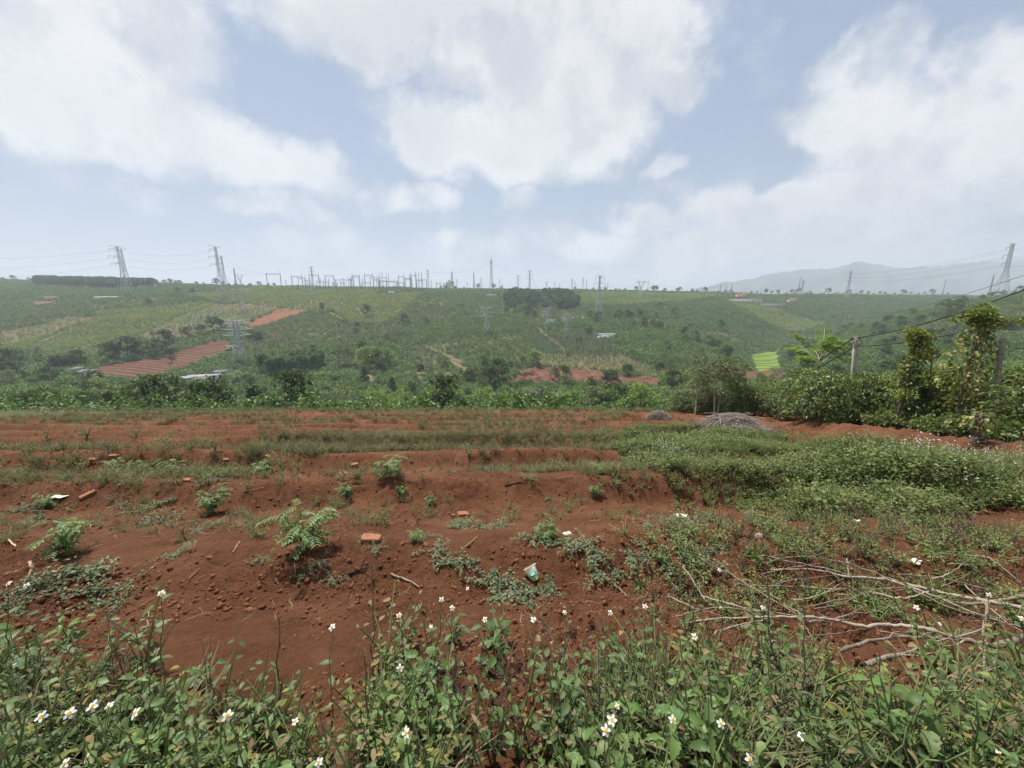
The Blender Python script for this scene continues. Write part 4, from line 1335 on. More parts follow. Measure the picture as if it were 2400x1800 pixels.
put_pylon('g1', 'mast', 1060, 673, 637, 640, 0.3, 'lone mast just right of the substation with one low arm', 1.3)
put_pylon('g2', 'double', 1071, 673, 653, 760, 0.3, 'small pylon right next to the lone mast')
put_pylon('g3', 'mast', 1111, 674, 639, 680, 0.2, 'slim mast on the skyline between substation and tall peaked tower', 1.2)
put_pylon('g4', 'double', 1128, 674, 652, 720, 0.7, 'small pylon immediately left of the tall peaked tower')
put_pylon('h1', 'peak', 1152, 674, 609, 600, 0.25, 'tall peaked lattice tower on the skyline, tallest in the middle', 0.75)
put_pylon('h2', 'double', 1171, 675, 655, 760, 0.1, 'small pylon immediately right of the tall peaked tower')
put_pylon('i1', 'double', 1214, 676, 645, 690, 0.1, 'mid-sized three-armed pylon left of the pylon above the grove')
put_pylon('i2', 'double', 1241, 678, 633, 640, 0.1, 'three-armed pylon rising straight above the dark grove')
put_pylon('i3', 'double', 1281, 679, 659, 760, 0.2, 'small faint pylon right of the dark grove top')
put_pylon('j1', 'double', 1340, 680, 653, 740, 0.3, 'wide-armed pylon, left one of the first double on the skyline')
put_pylon('j2', 'double', 1347, 680, 659, 760, 1.2, 'small pylon standing right behind the wide-armed one')
put_pylon('j3', 'double', 1366, 681, 652, 720, 0.6, 'slim pylon, left one of the second double on the skyline')
put_pylon('j4', 'mast', 1374, 681, 657, 740, 0.6, 'thin mast beside the slim pylon of the second double')
put_pylon('k1', 'double', 1402, 737, 646, 430, 0.15, 'big three-armed pylon with its foot on the slope right of the grove')
put_pylon('k2', 'mast', 1424, 683, 661, 720, 0.2, 'faint mast right behind the big three-armed pylon', 0.8)
put_pylon('l1', 'vee', 1502, 684, 655, 600, 0.15, 'Y-shaped pylon alone on the open skyline')
put_pylon('l2', 'mast', 1518, 684, 654, 620, 1.5, 'thin straight mast right of the Y-shaped pylon', 0.5)
put_pylon('l3', 'mast', 1588, 686, 672, 700, 0.4, 'short faint mast at the left foot of the mountain', 0.7)
for i, (px, yt) in enumerate(((1687, 667), (1700, 667), (1713, 665))):
    put_pylon('m%d' % i, 'mast', px, 690, yt, 640, 0.6, ('left', 'middle', 'right')[i] + ' one of three equal masts before the mountain foot', 0.9)
put_pylon('n1', 'mast', 1870, 692, 648, 730, 1.3, 'thin leaning-looking mast beside the short pylon before the mountains', 0.6)
put_pylon('n2', 'double', 1878, 692, 656, 720, 0.5, 'short wide-armed pylon beside the thin mast before the mountains', 1.2)
put_pylon('o1', 'double', 1985, 692, 635, 700, 0.4, 'three-armed pylon standing clear before the blue mountains')
put_pylon('p1', 'mast', 2209, 690, 656, 740, 1.4, 'short single mast before the mountains, right of the clear pylon', 0.7)
put_pylon('p2', 'mast', 2318, 692, 645, 420, 0.6, 'narrow mast just left of the big pylon at the right edge', 0.9)
put_pylon('q1', 'side', 2343, 694, 571, 330, 0.25, 'big lattice pylon with three long arms at the right edge', 0.95)
put_pylon('r1', 'squat', 1141, 771, 720, 318, 0.1, 'pale squat pylon on the hillside left of the pepper stakes')
put_pylon('r2', 'mast', 1178, 736, 668, 400, 0.1, 'narrow pale mast at the left edge of the dark grove', 0.7)
put_pylon('r3', 'squat', 1283, 762, 722, 345, 0.3, 'faint squat pylon above the pepper stakes')
put_pylon('r4', 'squat', 1328, 778, 735, 320, 0.5, 'faint squat pylon right of the pepper stakes')


def arm_point(key, f, side=1):
    p, h_, rz, s_ = PYLON[key]
    a = 6.0 * s_ * side
    return np.array([p[0] + math.cos(rz) * a, p[1] + math.sin(rz) * a, p[2] + h_ * f])


def cable(A, B, sag, rad_, label, mat='wire', name='overhead_wire', n=22, group='overhead power wires'):
    A, B = np.asarray(A, float), np.asarray(B, float)
    f = np.linspace(0, 1, n)[:, None]
    P_ = A + (B - A) * f
    P_[:, 2] -= sag * 4 * (f * (1 - f))[:, 0]
    o = link(name, MB().tube(P_, rad_, 5).mesh(name, M[mat]))
    return tag(o, label, 'wire', group)


lv_name = ('upper', 'middle', 'lower')
for k_, f in enumerate((0.90, 0.76, 0.62)):
    cable(arm_point('a1', f, -1), at(-300, 600 + 30 * k_, 420), 6, 0.07, lv_name[k_] + ' wire running off the left edge from the hilltop pylon pair')
    cable(arm_point('a1', f, 1), arm_point('b1', f, -1), 5, 0.07, lv_name[k_] + ' wire between the hilltop pylon pair and the pair by the substation')
    cable(arm_point('b2', f, 1), at(627 + 4 * k_, 642, 560), 3, 0.06, lv_name[k_] + ' wire from the skyline pylon pair down to the first gantry')
    A = arm_point('q1', f, -1)
    for sd, nm in ((-1, 'near'), (1, 'far')):
        cable(arm_point('q1', f, sd), arm_point('o1', f, sd), 5, 0.07, lv_name[k_] + ' ' + nm + ' wire between the big right pylon and the clear pylon')
    cable(arm_point('q1', f, 1), at(2800, 500 + 45 * k_, 180), 3, 0.07, lv_name[k_] + ' wire leaving the big pylon past the right edge')
    cable(arm_point('o1', f, -1), arm_point('n2', f, 1), 4, 0.06, lv_name[k_] + ' wire before the mountains between the clear pylon and the short one')
    cable(arm_point('i2', f, -0.5 + 0.6 * k_), arm_point('r4', 0.9, -1 + k_), 6, 0.07, lv_name[k_] + ' wire sweeping down the slope over the dark grove')
cable(arm_point('f1', 0.9, 1), arm_point('h1', 0.88, -0.5), 6, 0.09, 'wire rising from the substation to the tall peaked tower')
cable(arm_point('h1', 0.88, 0.5), arm_point('j1', 0.8, -1), 12, 0.08, 'wire falling right from the tall peaked tower')
cable(arm_point('k1', 0.75, 1), arm_point('l1', 0.85, -1), 6, 0.08, 'wire between the big three-armed pylon and the Y-shaped pylon')
cable(arm_point('l1', 0.85, 1), arm_point('m0', 0.8, -1), 5, 0.08, 'wire from the Y-shaped pylon to the three equal masts')
for k_, f in enumerate((0.9, 0.66)):
    cable(arm_point('d1', f, 1), arm_point('r1', f, -1), 7, 0.07, lv_name[k_ * 2] + ' pale wire spanning the slope between the two squat pylons')
    cable(arm_point('r1', f, 1), arm_point('r4', f, -1), 4, 0.07, lv_name[k_ * 2] + ' pale wire from the squat pylon over the pepper stakes')

# ---- substation gantries
def gantry(px0, px1, yb, ytop, ybeam, Yf, label, rz=0.0, spikes=True):
    A, B = at(px0, yb, Yf), at(px1, yb, Yf)
    w = abs(B[0] - A[0])
    x = (A[0] + B[0]) / 2
    z = hz(x, Yf)
    o = thing('substation_gantry', (x, Yf, z), rz, 1.0, label, 'gantry', 'steel gantries of the substation')
    ht, hb_ = at(px0, ytop, Yf)[2] - z, at(px0, ybeam, Yf)[2] - z
    for sg in (-1, 1):
        m_ = MB()
        for ox, oy in ((-.45, -.45), (.45, -.45), (.45, .45), (-.45, .45)):
            m_.bar((sg * w / 2 + ox, oy, -.5), (sg * w / 2 + ox * .5, oy * .5, hb_ + .6), .2)
        for q in range(9):
            z0, z1 = hb_ * q / 9, hb_ * (q + 1) / 9
            m_.bar((sg * w / 2 - .4, -.4, z0), (sg * w / 2 + .4, -.4, z1), .16)
        if spikes:
            m_.tube([(sg * w / 2, 0, hb_), (sg * w / 2, 0, ht)], [.2, .08], 4)
        link('column', m_.mesh('column', M['steel_old'], False), o)
    m_ = MB()
    for dz in (-.5, .5):
        m_.bar((-w / 2, -.3, hb_ + dz), (w / 2, -.3, hb_ + dz), .2)
    nq = max(4, int(w / 1.6))
    for q in range(nq):
        xa, xb = -w / 2 + w * q / nq, -w / 2 + w * (q + 1) / nq
        m_.bar((xa, -.3, hb_ - .5), (xb, -.3, hb_ + .5), .18)
    link('beam', m_.mesh('beam', M['steel_old'], False), o)
    m_ = MB()
    for q in range(3):
        xq = -w / 2 + w * (q + 1) / 4
        m_.tube([(xq, -.3, hb_ - .6), (xq, -.3, hb_ - 3.0)], .13, 5)
    link('insulator', m_.mesh('insulator', M['insul'], False), o)
    return o


for i, (x0, x1, yt, yb_, Yf, lab) in enumerate([
        (628, 660, 634, 642, 560, 'leftmost wide gantry of the substation, standing apart'), (686, 710, 640, 648, 570, 'second gantry from the left in the substation'),
        (716, 727, 641, 657, 590, 'narrow gantry left of the substation pylon'), (727, 749, 637, 645, 580, 'gantry right around the substation pylon'),
        (764, 784, 644, 646, 560, 'heavy flat-topped gantry left of the low beam'), (788, 822, 652, 656, 555, 'long low gantry beam left of the spiked gantry'),
        (825, 844, 641, 649, 580, 'spiked gantry in the middle of the substation'), (856, 876, 636, 645, 570, 'tall gantry with twin spikes in the middle of the substation'),
        (876, 890, 636, 656, 590, 'narrow tall gantry right of the twin-spiked one'), (892, 907, 637, 658, 600, 'gantry with thin tall spikes right of centre'),
        (888, 932, 655, 660, 560, 'long low gantry on the right half of the substation'), (935, 948, 640, 648, 580, 'gantry left of the three tall posts'),
        (948, 966, 636, 653, 590, 'gantry with two crossed levels near the three tall posts'), (976, 990, 636, 657, 600, 'gantry around the three tall posts'),
        (1023, 1033, 657, 664, 620, 'small separate gantry right of the substation')]):
    gantry(x0, x1, 673, yt, yb_, Yf, lab, 0.0)
for i in range(16):
    x0 = 700 + i * 19 + random.uniform(-5, 5)
    yt = random.uniform(640, 660)
    o = gantry(x0, x0 + random.uniform(9, 20), 673, yt, yt + random.uniform(4, 10), 615 + 12 * (i % 3), None, random.uniform(-.5, .5))
    reg(o, 'slim rear gantry', o.location)
for i, (x, yt) in enumerate([(671, 655), (752, 650), (772, 652), (805, 650), (897, 636), (912, 640), (963, 640), (975, 633), (982, 636), (989, 636), (1011, 655), (1040, 660), (1095, 660), (1300, 660), (1311, 664), (850, 652)]):
    Yf = 590 + 5 * (i % 4)
    q = at(x, 672, Yf)
    z = hz(q[0], Yf)
    h_ = at(x, yt, Yf)[2] - z
    m_ = MB().tube([(0, 0, -.5), (0, 0, h_ * .85), (0, 0, h_)], [.38, .28, .08], 6)
    m2 = MB()
    for f in (0.8, 0.9):
        m2.bar((-1.1, 0, h_ * f), (1.1, 0, h_ * f), .2)
    o = tag(link('lightning_mast', m_.mesh('lightning_mast', M['steel_old']), None, (q[0], Yf, z)), None, 'mast', 'slim steel masts of the substation')
    link('bracket', m2.mesh('bracket', M['steel_old'], False), o)
    reg(o, 'slim steel mast', (q[0], Yf, z))
# low switchgear in the yard: breakers, transformers, bus posts
eq = []
for i in range(4):
    m_ = MB()
    m_.box((-.5, -.4, 0), (.5, .4, 1.6 + .6 * i))
    m_.tube([(0, 0, 1.5), (0, 0, 4.0 + .5 * i)], [.18, .14], 6)
    m_.bar((-1.2, 0, 3.6), (1.2, 0, 3.6), .18)
    eq.append(m_.mesh('switchgear', M['roof_grey' if i % 2 else 'steel_old'], False))
n_ = 150
px_ = rng.uniform(670, 1010, n_)
Yq = rng.uniform(545, 600, n_)
pts_ = np.array([[(ray(a, 672)[0] / ray(a, 672)[1]) * c, c, 0] for a, c in zip(px_, Yq)])
pts_[:, 2] = height(pts_[:, 0], pts_[:, 1])
scatter('switchgear', eq, pts_, rng.uniform(0, 6, n_), rng.uniform(.8, 1.5, n_), 'low grey switchgear filling the substation yard', 'switchgear')

# ---- houses and sheds on the slopes
def house(px, py, Yf, w, d, h, roof_h, wall, roof, label, rz=0.0, doors=1, windows=2, name='farm_house', flat=False):
    q = at(px, py, Yf)
    z = hz(q[0], Yf)
    o = thing(name, (q[0], Yf, z), rz, 1.0, label, 'house' if 'house' in name else 'shed')
    link('wall', MB().box((-w / 2, -d / 2, -1.5), (w / 2, d / 2, h)).mesh('wall', M[wall], False), o)
    e = 0.5
    if flat:
        V = [(-w / 2 - e, -d / 2 - e, h + .02), (w / 2 + e, -d / 2 - e, h + .02), (w / 2 + e, d / 2 + e, h + roof_h), (-w / 2 - e, d / 2 + e, h + roof_h)]
        V += [(a, b_, c + .2) for a, b_, c in V]
        m_ = MB().add(V, [(0, 3, 2, 1), (4, 5, 6, 7), (0, 1, 5, 4), (1, 2, 6, 5), (2, 3, 7, 6), (3, 0, 4, 7)])
    else:
        V = [(-w / 2 - e, -d / 2 - e, h), (w / 2 + e, -d / 2 - e, h), (w / 2 + e, 0, h + roof_h), (-w / 2 - e, 0, h + roof_h), (-w / 2 - e, d / 2 + e, h), (w / 2 + e, d / 2 + e, h)]
        V += [(a, b_, c + .22) for a, b_, c in V]
        m_ = MB().add(V, [(6, 7, 8, 9), (9, 8, 11, 10), (1, 0, 3, 2), (2, 3, 4, 5), (0, 1, 7, 6), (5, 4, 10, 11)]).add(V, [(0, 6, 9, 3), (3, 9, 10, 4), (1, 2, 8, 7), (2, 5, 11, 8)])
        m_.add([(-w / 2, -d / 2, h), (-w / 2, d / 2, h), (-w / 2, 0, h + roof_h), (w / 2, -d / 2, h), (w / 2, d / 2, h), (w / 2, 0, h + roof_h)], [(0, 2, 1), (3, 4, 5)])
    link('roof', m_.mesh('roof', M[roof], False), o)
    for i in range(doors):
        xx = -w * 0.1 + i * w * .3
        link('door', MB().box((xx - .6, -d / 2 - .06, 0), (xx + .6, -d / 2 + .05, 2.1)).mesh('door', M['dark'], False), o)
    for i in range(windows):
        xx = -w / 2 + w * (i + .6) / (windows + .2)
        wd_ = link('window', MB().box((xx - .6, -d / 2 - .05, 1.1), (xx + .6, -d / 2 + .04, 2.2)).mesh('window', M['dark'], False), o)
        link('frame', MB().box((xx - .7, -d / 2 - .09, 1.0), (xx + .7, -d / 2 - .02, 1.12)).mesh('frame', M['white'], False), wd_)
    return o


house(104, 691, 400, 17, 8, 3.6, 1.2, 'pink_wall', 'roof_red', 'pinkish farm house with low tiled roof at the far left', 0.1, 1, 3)
house(118, 683, 440, 12, 6, 3.2, 1.2, 'pink_wall', 'roof_red', 'small reddish roof just behind the pinkish farm house', 0.2, 1, 1)
house(254, 690, 430, 30, 6, 2.8, 1.0, 'grey_wall', 'roof_pale', 'long low white-roofed shed on the upper left slope', -0.06, 1, 4, 'long_shed')
house(350, 669, 560, 22, 10, 3.0, 2.0, 'grey_wall', 'roof_grey', 'pale roof at the right end of the hilltop wood', 0.1, 1, 2, 'pale_shed')
house(428, 870, 172, 6.5, 4, 3.8, 0.3, 'grey_wall', 'roof_pale', 'grey roofless block hut below the red ploughed field', 0.3, 1, 1, 'block_hut', True)
house(470, 853, 180, 12.5, 3.5, 3.8, 0.5, 'white', 'roof_pale', 'long white-walled shed along the red ploughed field', 0.3, 2, 2, 'white_shed', True)
house(512, 846, 198, 6.0, 3.5, 2.6, 0.5, 'grey_wall', 'roof_grey', 'small grey shed at the right end of the white-walled shed', 0.1, 1, 1, 'grey_shed', True)
house(200, 866, 186, 6, 3.5, 2.4, 0.7, 'white', 'roof_grey', 'pale shed at the left tip of the red ploughed field', 0.2, 1, 1, 'pale_shed', True)
house(178, 862, 192, 5, 3, 2.2, 0.7, 'white', 'roof_grey', 'smaller pale shed partly hidden left of the field tip', -0.2, 1, 1, 'pale_shed', True)
house(106, 897, 150, 4.5, 3.5, 1.6, 0.6, 'grey_wall', 'roof_green', 'pale green sheet roof low among trees at the left', 0.1, 0, 0, 'sheet_roof_hut', True)
house(1421, 778, 300, 12.5, 6, 3.2, 1.0, 'white', 'roof_green', 'white shed with pale green roof on the middle slope', 0.05, 1, 2, 'green_roof_shed')
house(1152, 686, 560, 15, 6, 3, 1.2, 'grey_wall', 'roof_red', 'small hut under trees below the tall peaked tower', 0, 1, 1, 'farm_hut')
house(1290, 733, 372, 9, 5, 2.6, 1.0, 'white', 'roof_grey', 'little pale hut below the dark grove', 0.1, 1, 1, 'farm_hut')
house(918, 692, 520, 7, 5, 2.4, .8, 'white', 'roof_green', 'tiny pale hut on the edge of the crop rows', 0.1, 1, 1, 'farm_hut')
house(915, 676, 560, 26, 5, 2.2, .6, 'white', 'roof_grey', 'long low white building at the foot of the substation', 0.02, 2, 4, 'long_building')
house(1745, 697, 600, 52, 8, 4, 1, 'white', 'roof_grey', 'long white building on the ridge before the mountains', 0.05, 2, 6, 'long_building')
house(1810, 700, 590, 42, 8, 3.4, 1, 'grey_wall', 'roof_grey', 'long grey building right of the long white one', 0.05, 1, 5, 'long_building')
house(1738, 690, 640, 16, 8, 7, 2, 'pink_wall', 'roof_red', 'two-storey reddish house above the long white building', 0, 1, 3)
house(1858, 690, 640, 12, 8, 6, 2, 'pink_wall', 'roof_red', 'reddish house by the thin mast on the ridge', 0, 1, 2)
house(540, 781, 262, 7, 4, 2.6, .7, 'white', 'roof_grey', 'small white hut under trees beside the broad pale pylon', 0.2, 1, 1, 'farm_hut')

# ---- sprinkler on the terraces with its spray
q = ground_at(1505, 838, 60)
o = thing('sprinkler', q, 0, 1, 'farm sprinkler throwing a pale spray over the terraces', 'sprinkler')
link('pipe', MB().tube([(0, 0, -.2), (0, 0, 1.6)], .05, 6).mesh('pipe', M['steel']), o)
link('nozzle', MB().tube([(0, 0, 1.6), (-.5, 0, 1.9)], [.07, .04], 6).mesh('nozzle', M['steel']), o)
wm, wb = new_mat('spray')
p_ = wb.n('ShaderNodeBsdfDiffuse')
p_.inputs[0].default_value = (.85, .88, .9, 1)
t_ = wb.n('ShaderNodeBsdfTransparent')
mx = wb.n('ShaderNodeMixShader')
mx.inputs[0].default_value = 0.5
wb.nt.links.new(t_.outputs[0], mx.inputs[1])
wb.nt.links.new(p_.outputs[0], mx.inputs[2])
out(wb, mx.outputs[0])
sp_ = MB()
r_ = np.random.default_rng(9)
for vx, vz, n_ in ((-7.5, 8.5, 120), (8, 4.5, 190)):
    tt = r_.random(n_) ** .7 * 1.5
    O = np.stack([vx * tt * r_.uniform(.85, 1.1, n_), r_.normal(0, .3, n_) * tt, 1.9 + vz * tt - 4.9 * tt ** 2 + r_.normal(0, .2, n_) * tt], 1)
    sp_.leaves(O[O[:, 2] > -1], r_.normal(0, 1, (int((O[:, 2] > -1).sum()), 3)), .22, .6, r=r_)
s_ = link('spray', sp_.mesh('spray', wm, False), o)
s_['kind'] = 'stuff'

# ---- utility poles
def util_pole(p, h, w, label, lean=0.0, mat='concrete', name='utility_pole'):
    o = thing(name, p, 0, 1, label, 'pole')
    o.rotation_euler = (0, lean, 0)
    sh = MB()
    V, Q = [], []
    for z, s_ in ((-.5, 1.0), (h * .5, .84), (h, .66)):
        for sx, sy in ((-1, -1), (1, -1), (1, 1), (-1, 1)):
            for (ox, oy) in ((sx * .5, sy * .5),):
                V.append((ox * w * s_, oy * w * s_ * .8, z))
    for k_ in range(2):
        for j_ in range(4):
            Q.append((k_ * 4 + j_, k_ * 4 + (j_ + 1) % 4, k_ * 4 + 4 + (j_ + 1) % 4, k_ * 4 + 4 + j_))
    Q.append((8, 9, 10, 11))
    sh.add(V, Q)
    link('shaft', sh.mesh('shaft', M[mat], False), o)
    return o


pole_y = 22.5
q = at(1992, 990, pole_y)
pz = hz(q[0], pole_y)
ptop = at(2003, 789, pole_y)
ph_ = ptop[2] - pz
up = util_pole((q[0], pole_y, pz), ph_, 0.24, 'square concrete utility pole rising from the hedge', math.atan2(ptop[0] - q[0], ph_) * 0.9)
br = MB()
for z in (ph_ - .12, ph_ - .55):
    br.bar((-.22, 0, z), (.25, 0, z), .05)
    br.tube([(.25, 0, z), (.25, 0, z + .14)], [.05, .04], 8)
    br.tube([(-.22, 0, z), (-.22, 0, z + .14)], [.05, .04], 8)
link('bracket', br.mesh('bracket', M['insul'], False), up)
wk = MB()
tt = np.linspace(0, 1, 14)
wk.tube(np.stack([.1 + .25 * np.sin(tt * 3.1), -.12 + 0 * tt, ph_ - .15 - tt * .9], 1), .012, 5)
link('loop_wire', wk.mesh('loop_wire', M['cable']), up)
pA, pB = at(2000, 793, pole_y - .1), at(2005, 812, pole_y - .1)
far_p = at(2680, 560, 14)
far_z = hz(far_p[0], 14)
p2 = util_pole((far_p[0], 14, far_z), far_p[2] - far_z + .2, .24, 'concrete utility pole just outside the right edge')
cable(pA, far_p, 0.55, .028, 'upper black cable running right from the concrete pole', 'cable', 'black_cable', 30, 'black cables on the concrete pole')
far_b = at(2680, 660, 14)
cable(pB, far_b, 0.5, .028, 'lower black cable running right from the concrete pole', 'cable', 'black_cable', 30, 'black cables on the concrete pole')
lo_t = at(1776, 914, 58.0)
lo_p = np.array([lo_t[0], 58.0, hz(lo_t[0], 58.0)])
lo_h = max(4.0, lo_t[2] - lo_p[2])
util_pole(lo_p, lo_h + .1, .24, 'far concrete pole hidden in the hedge downhill')
cable(pA, lo_p + np.array([0, 0, lo_h]), 0.5, .034, 'upper black cable dropping left from the concrete pole', 'cable', 'black_cable', 24, 'black cables on the concrete pole')
cable(pB, lo_p + np.array([0, 0, lo_h - .6]), 0.5, .034, 'lower black cable dropping left from the concrete pole', 'cable', 'black_cable', 24, 'black cables on the concrete pole')
cable(at(1965, 748, 75), at(2560, 590, 26), 1.2, .02, 'thin cable high above the right hedge', 'cable', 'thin_cable', 30, 'black cables on the concrete pole')
for i, (px, yt) in enumerate(((990, 896), (1010, 893))):
    Yf = 72
    q = at(px, 965, Yf)
    z = hz(q[0], Yf)
    h_ = at(px, yt, Yf)[2] - z
    o = thing('slim_pole', (q[0], Yf, z), 0, 1, ('left' if i == 0 else 'right') + ' one of twin slim grey poles beyond the field edge', 'pole', 'twin poles')
    link('shaft', MB().tube([(0, 0, -.4), (0, 0, h_)], [.13, .08], 8).mesh('shaft', M['concrete']), o)
    if i == 1:
        link('cross_arm', MB().bar((-1.7, 0, h_ - .25), (.25, 0, h_ - .25), .1).mesh('cross_arm', M['steel_old'], False), o)
# ------------------------------------------------------------------ hedge and trees on the right
def hedge_bush(seed, h=2.2, w=1.2, n=2300, leaf=0.15, mat='hedge'):
    """coffee bush: arching side branches with paired drooping leaves"""
    r = np.random.default_rng(seed)
    st, lf = MB(), MB()
    for k_ in range(3):
        a = r.uniform(0, 6.28)
        st.tube([(0, 0, -.1), (math.cos(a) * .12, math.sin(a) * .12, h * .5), (math.cos(a) * .2, math.sin(a) * .2, h * .93)], [.04, .03, .012], 5)
    nb = 62
    per = n // nb
    for i in range(nb):
        f = (i + r.random()) / nb
        z0 = h * (.06 + .9 * f)
        a = i * 2.4 + r.uniform(-.3, .3)
        ln = w * (.35 + .75 * math.sin(math.pi * (.12 + .8 * (1 - f)))) * r.uniform(.7, 1.15)
        t = np.linspace(0.12, 1, per // 2)
        B = np.stack([np.cos(a) * ln * t, np.sin(a) * ln * t, z0 + ln * (.28 * t - .42 * t * t)], 1)
        st.tube([(0, 0, z0 - .1), tuple(B[len(B) // 2]), tuple(B[-1])], [.014, .009, .004], 3, False)
        D = np.array([math.cos(a), math.sin(a), -.1])
        S = np.array([-math.sin(a), math.cos(a), 0])
        for sg in (1, -1):
            dd = D * .7 + S * sg * .8 + r.normal(0, .3, (len(B), 3)) + np.array([0, 0, -.25])
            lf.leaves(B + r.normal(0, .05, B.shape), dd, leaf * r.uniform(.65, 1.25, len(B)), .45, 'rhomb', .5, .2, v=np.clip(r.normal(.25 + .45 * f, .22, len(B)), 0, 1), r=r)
    return st.mesh('stem', M['trunk']), lf.mesh('leaves', M[mat], False)


HB = [hedge_bush(400 + i, 2.3, 1.25) for i in range(4)]


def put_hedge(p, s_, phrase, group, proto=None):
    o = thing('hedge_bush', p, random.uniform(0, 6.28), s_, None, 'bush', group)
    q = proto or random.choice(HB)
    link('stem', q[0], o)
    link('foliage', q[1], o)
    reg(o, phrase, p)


# hedge foot line in the photo: left end far away, right end near
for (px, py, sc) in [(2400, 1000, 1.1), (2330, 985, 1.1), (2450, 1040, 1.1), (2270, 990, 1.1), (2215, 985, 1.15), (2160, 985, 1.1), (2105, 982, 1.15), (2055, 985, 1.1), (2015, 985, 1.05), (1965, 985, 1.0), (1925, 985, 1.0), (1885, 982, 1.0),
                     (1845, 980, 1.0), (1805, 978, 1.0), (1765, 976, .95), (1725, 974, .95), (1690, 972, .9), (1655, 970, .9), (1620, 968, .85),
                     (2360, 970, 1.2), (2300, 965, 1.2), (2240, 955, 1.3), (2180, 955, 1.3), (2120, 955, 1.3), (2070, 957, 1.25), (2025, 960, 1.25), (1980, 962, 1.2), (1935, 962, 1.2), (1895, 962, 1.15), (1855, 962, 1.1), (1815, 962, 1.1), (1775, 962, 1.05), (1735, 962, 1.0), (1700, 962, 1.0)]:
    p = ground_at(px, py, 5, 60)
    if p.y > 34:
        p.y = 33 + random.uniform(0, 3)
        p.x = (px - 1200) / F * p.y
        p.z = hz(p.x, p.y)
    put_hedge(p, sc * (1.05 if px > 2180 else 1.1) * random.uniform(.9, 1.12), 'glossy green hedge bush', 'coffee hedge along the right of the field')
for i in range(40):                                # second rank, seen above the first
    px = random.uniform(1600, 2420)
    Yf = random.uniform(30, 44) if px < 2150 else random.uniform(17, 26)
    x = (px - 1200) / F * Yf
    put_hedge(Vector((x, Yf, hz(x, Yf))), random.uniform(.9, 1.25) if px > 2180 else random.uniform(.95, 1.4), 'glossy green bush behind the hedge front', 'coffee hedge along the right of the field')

# shady undergrowth along the hedge foot
ug = [bush_proto(430 + i, .42, .42, 9, 16, .12, 'patch', 'rhomb', .5, .15) for i in range(3)]
pts_ = []
for i in range(900):
    f = random.random()
    px = 1880 + 520 * f + random.uniform(-20, 20)
    lo = 985 + 45 * max(0, f - .15)
    p = ground_at(px, lo + random.uniform(-12, 34 + 26 * f), 5, 60)
    bd1, sd1, bt1 = seg_dist(np.array([p.x]), np.array([p.y]), *BERM)
    if bd1[0] > .75 and p.x > np.interp(p.y, [6.5, 18.5], [11.3, 15.2]):
        pts_.append(p)
scatter('undergrowth', ug, [tuple(p) for p in pts_], rng.uniform(0, 6, len(pts_)), rng.uniform(.5, 1.3, len(pts_)), 'low shady undergrowth along the foot of the hedge', 'undergrowth')

# living pepper stakes wound with vines and yellowing leaves
def pepper_tree(name, foot, top_px, Yf, label, tuft=True, vine_r=.5, nleaf=900, leaf=.13, z0=.25, z1=.8, trunk_r=.1, post=False, tuft_s=1.0, lmat='pepper'):
    """foot: photo pixel of the foot; top_px: photo pixel of the stake's top"""
    p = ground_at(foot[0], foot[1], 5, 60)
    Yf = p.y
    tp = at(top_px[0], top_px[1], Yf + .1)
    d = np.array([tp[0] - p.x, .1, tp[2] - p.z])
    o = thing(name, p, 0, 1, label, 'tree' if not post else 'post')
    r = np.random.default_rng(int(foot[0]))
    t = np.linspace(0, 1, 9)[:, None]
    wob = r.normal(0, .045 if not post else 0, (9, 3)) * np.array([1, 1, 0])
    P_ = d * t + wob
    P_[0, 2] -= .25
    tb = MB()
    if post:
        tb.tube(P_[[0, 8]], [trunk_r * 1.25, trunk_r], 4)
    else:
        tb.tube(P_, trunk_r * (1 - .5 * t[:, 0]), 8)
    link('post' if post else 'trunk', tb.mesh('trunk', M['concrete' if post else 'trunk']), o)
    if not post or nleaf:
        vb, vl = MB(), MB()
        for k_ in range(4):
            tt = np.linspace(0, z1, 26)
            a = tt * 9 + k_ * 1.7
            C_ = d * tt[:, None] + np.stack([np.cos(a) * trunk_r * 1.4, np.sin(a) * trunk_r * 1.4, 0 * a], 1) + r.normal(0, .02, (26, 3))
            vb.tube(C_, .018, 4)
        f = r.uniform(z0, z1, nleaf)
        rad_ = vine_r * (.35 + .65 * r.random(nleaf)) * (.5 + .7 * np.sin(math.pi * np.clip((f - z0) / (z1 - z0), .05, .95)))
        a = r.uniform(0, 6.28, nleaf)
        O = d * f[:, None] + np.stack([np.cos(a) * rad_, np.sin(a) * rad_, r.normal(0, .06, nleaf)], 1)
        D = np.stack([np.cos(a), np.sin(a), -.9 + 0 * a], 1) + r.normal(0, .4, (nleaf, 3))
        vl.leaves(O, D, leaf * r.uniform(.6, 1.3, nleaf), .75, 'ovate', .5, .15, r=r)
        link('vine', vb.mesh('vine', M['trunk']), o)
        link('vine_leaves', vl.mesh('vine_leaves', M[lmat], False), o)
    if tuft:
        cm = MB()
        C_ = d + r.normal(0, .27, (14, 3)) * np.array([1.1, 1, .85]) * tuft_s + np.array([0, 0, .1])
        clump_leaves(cm, C_, .26 * tuft_s, 60, .15, r, .55, 'rhomb', -.4, .2)
        link('crown', cm.mesh('crown', M['tree_yel'], False), o)
    return o


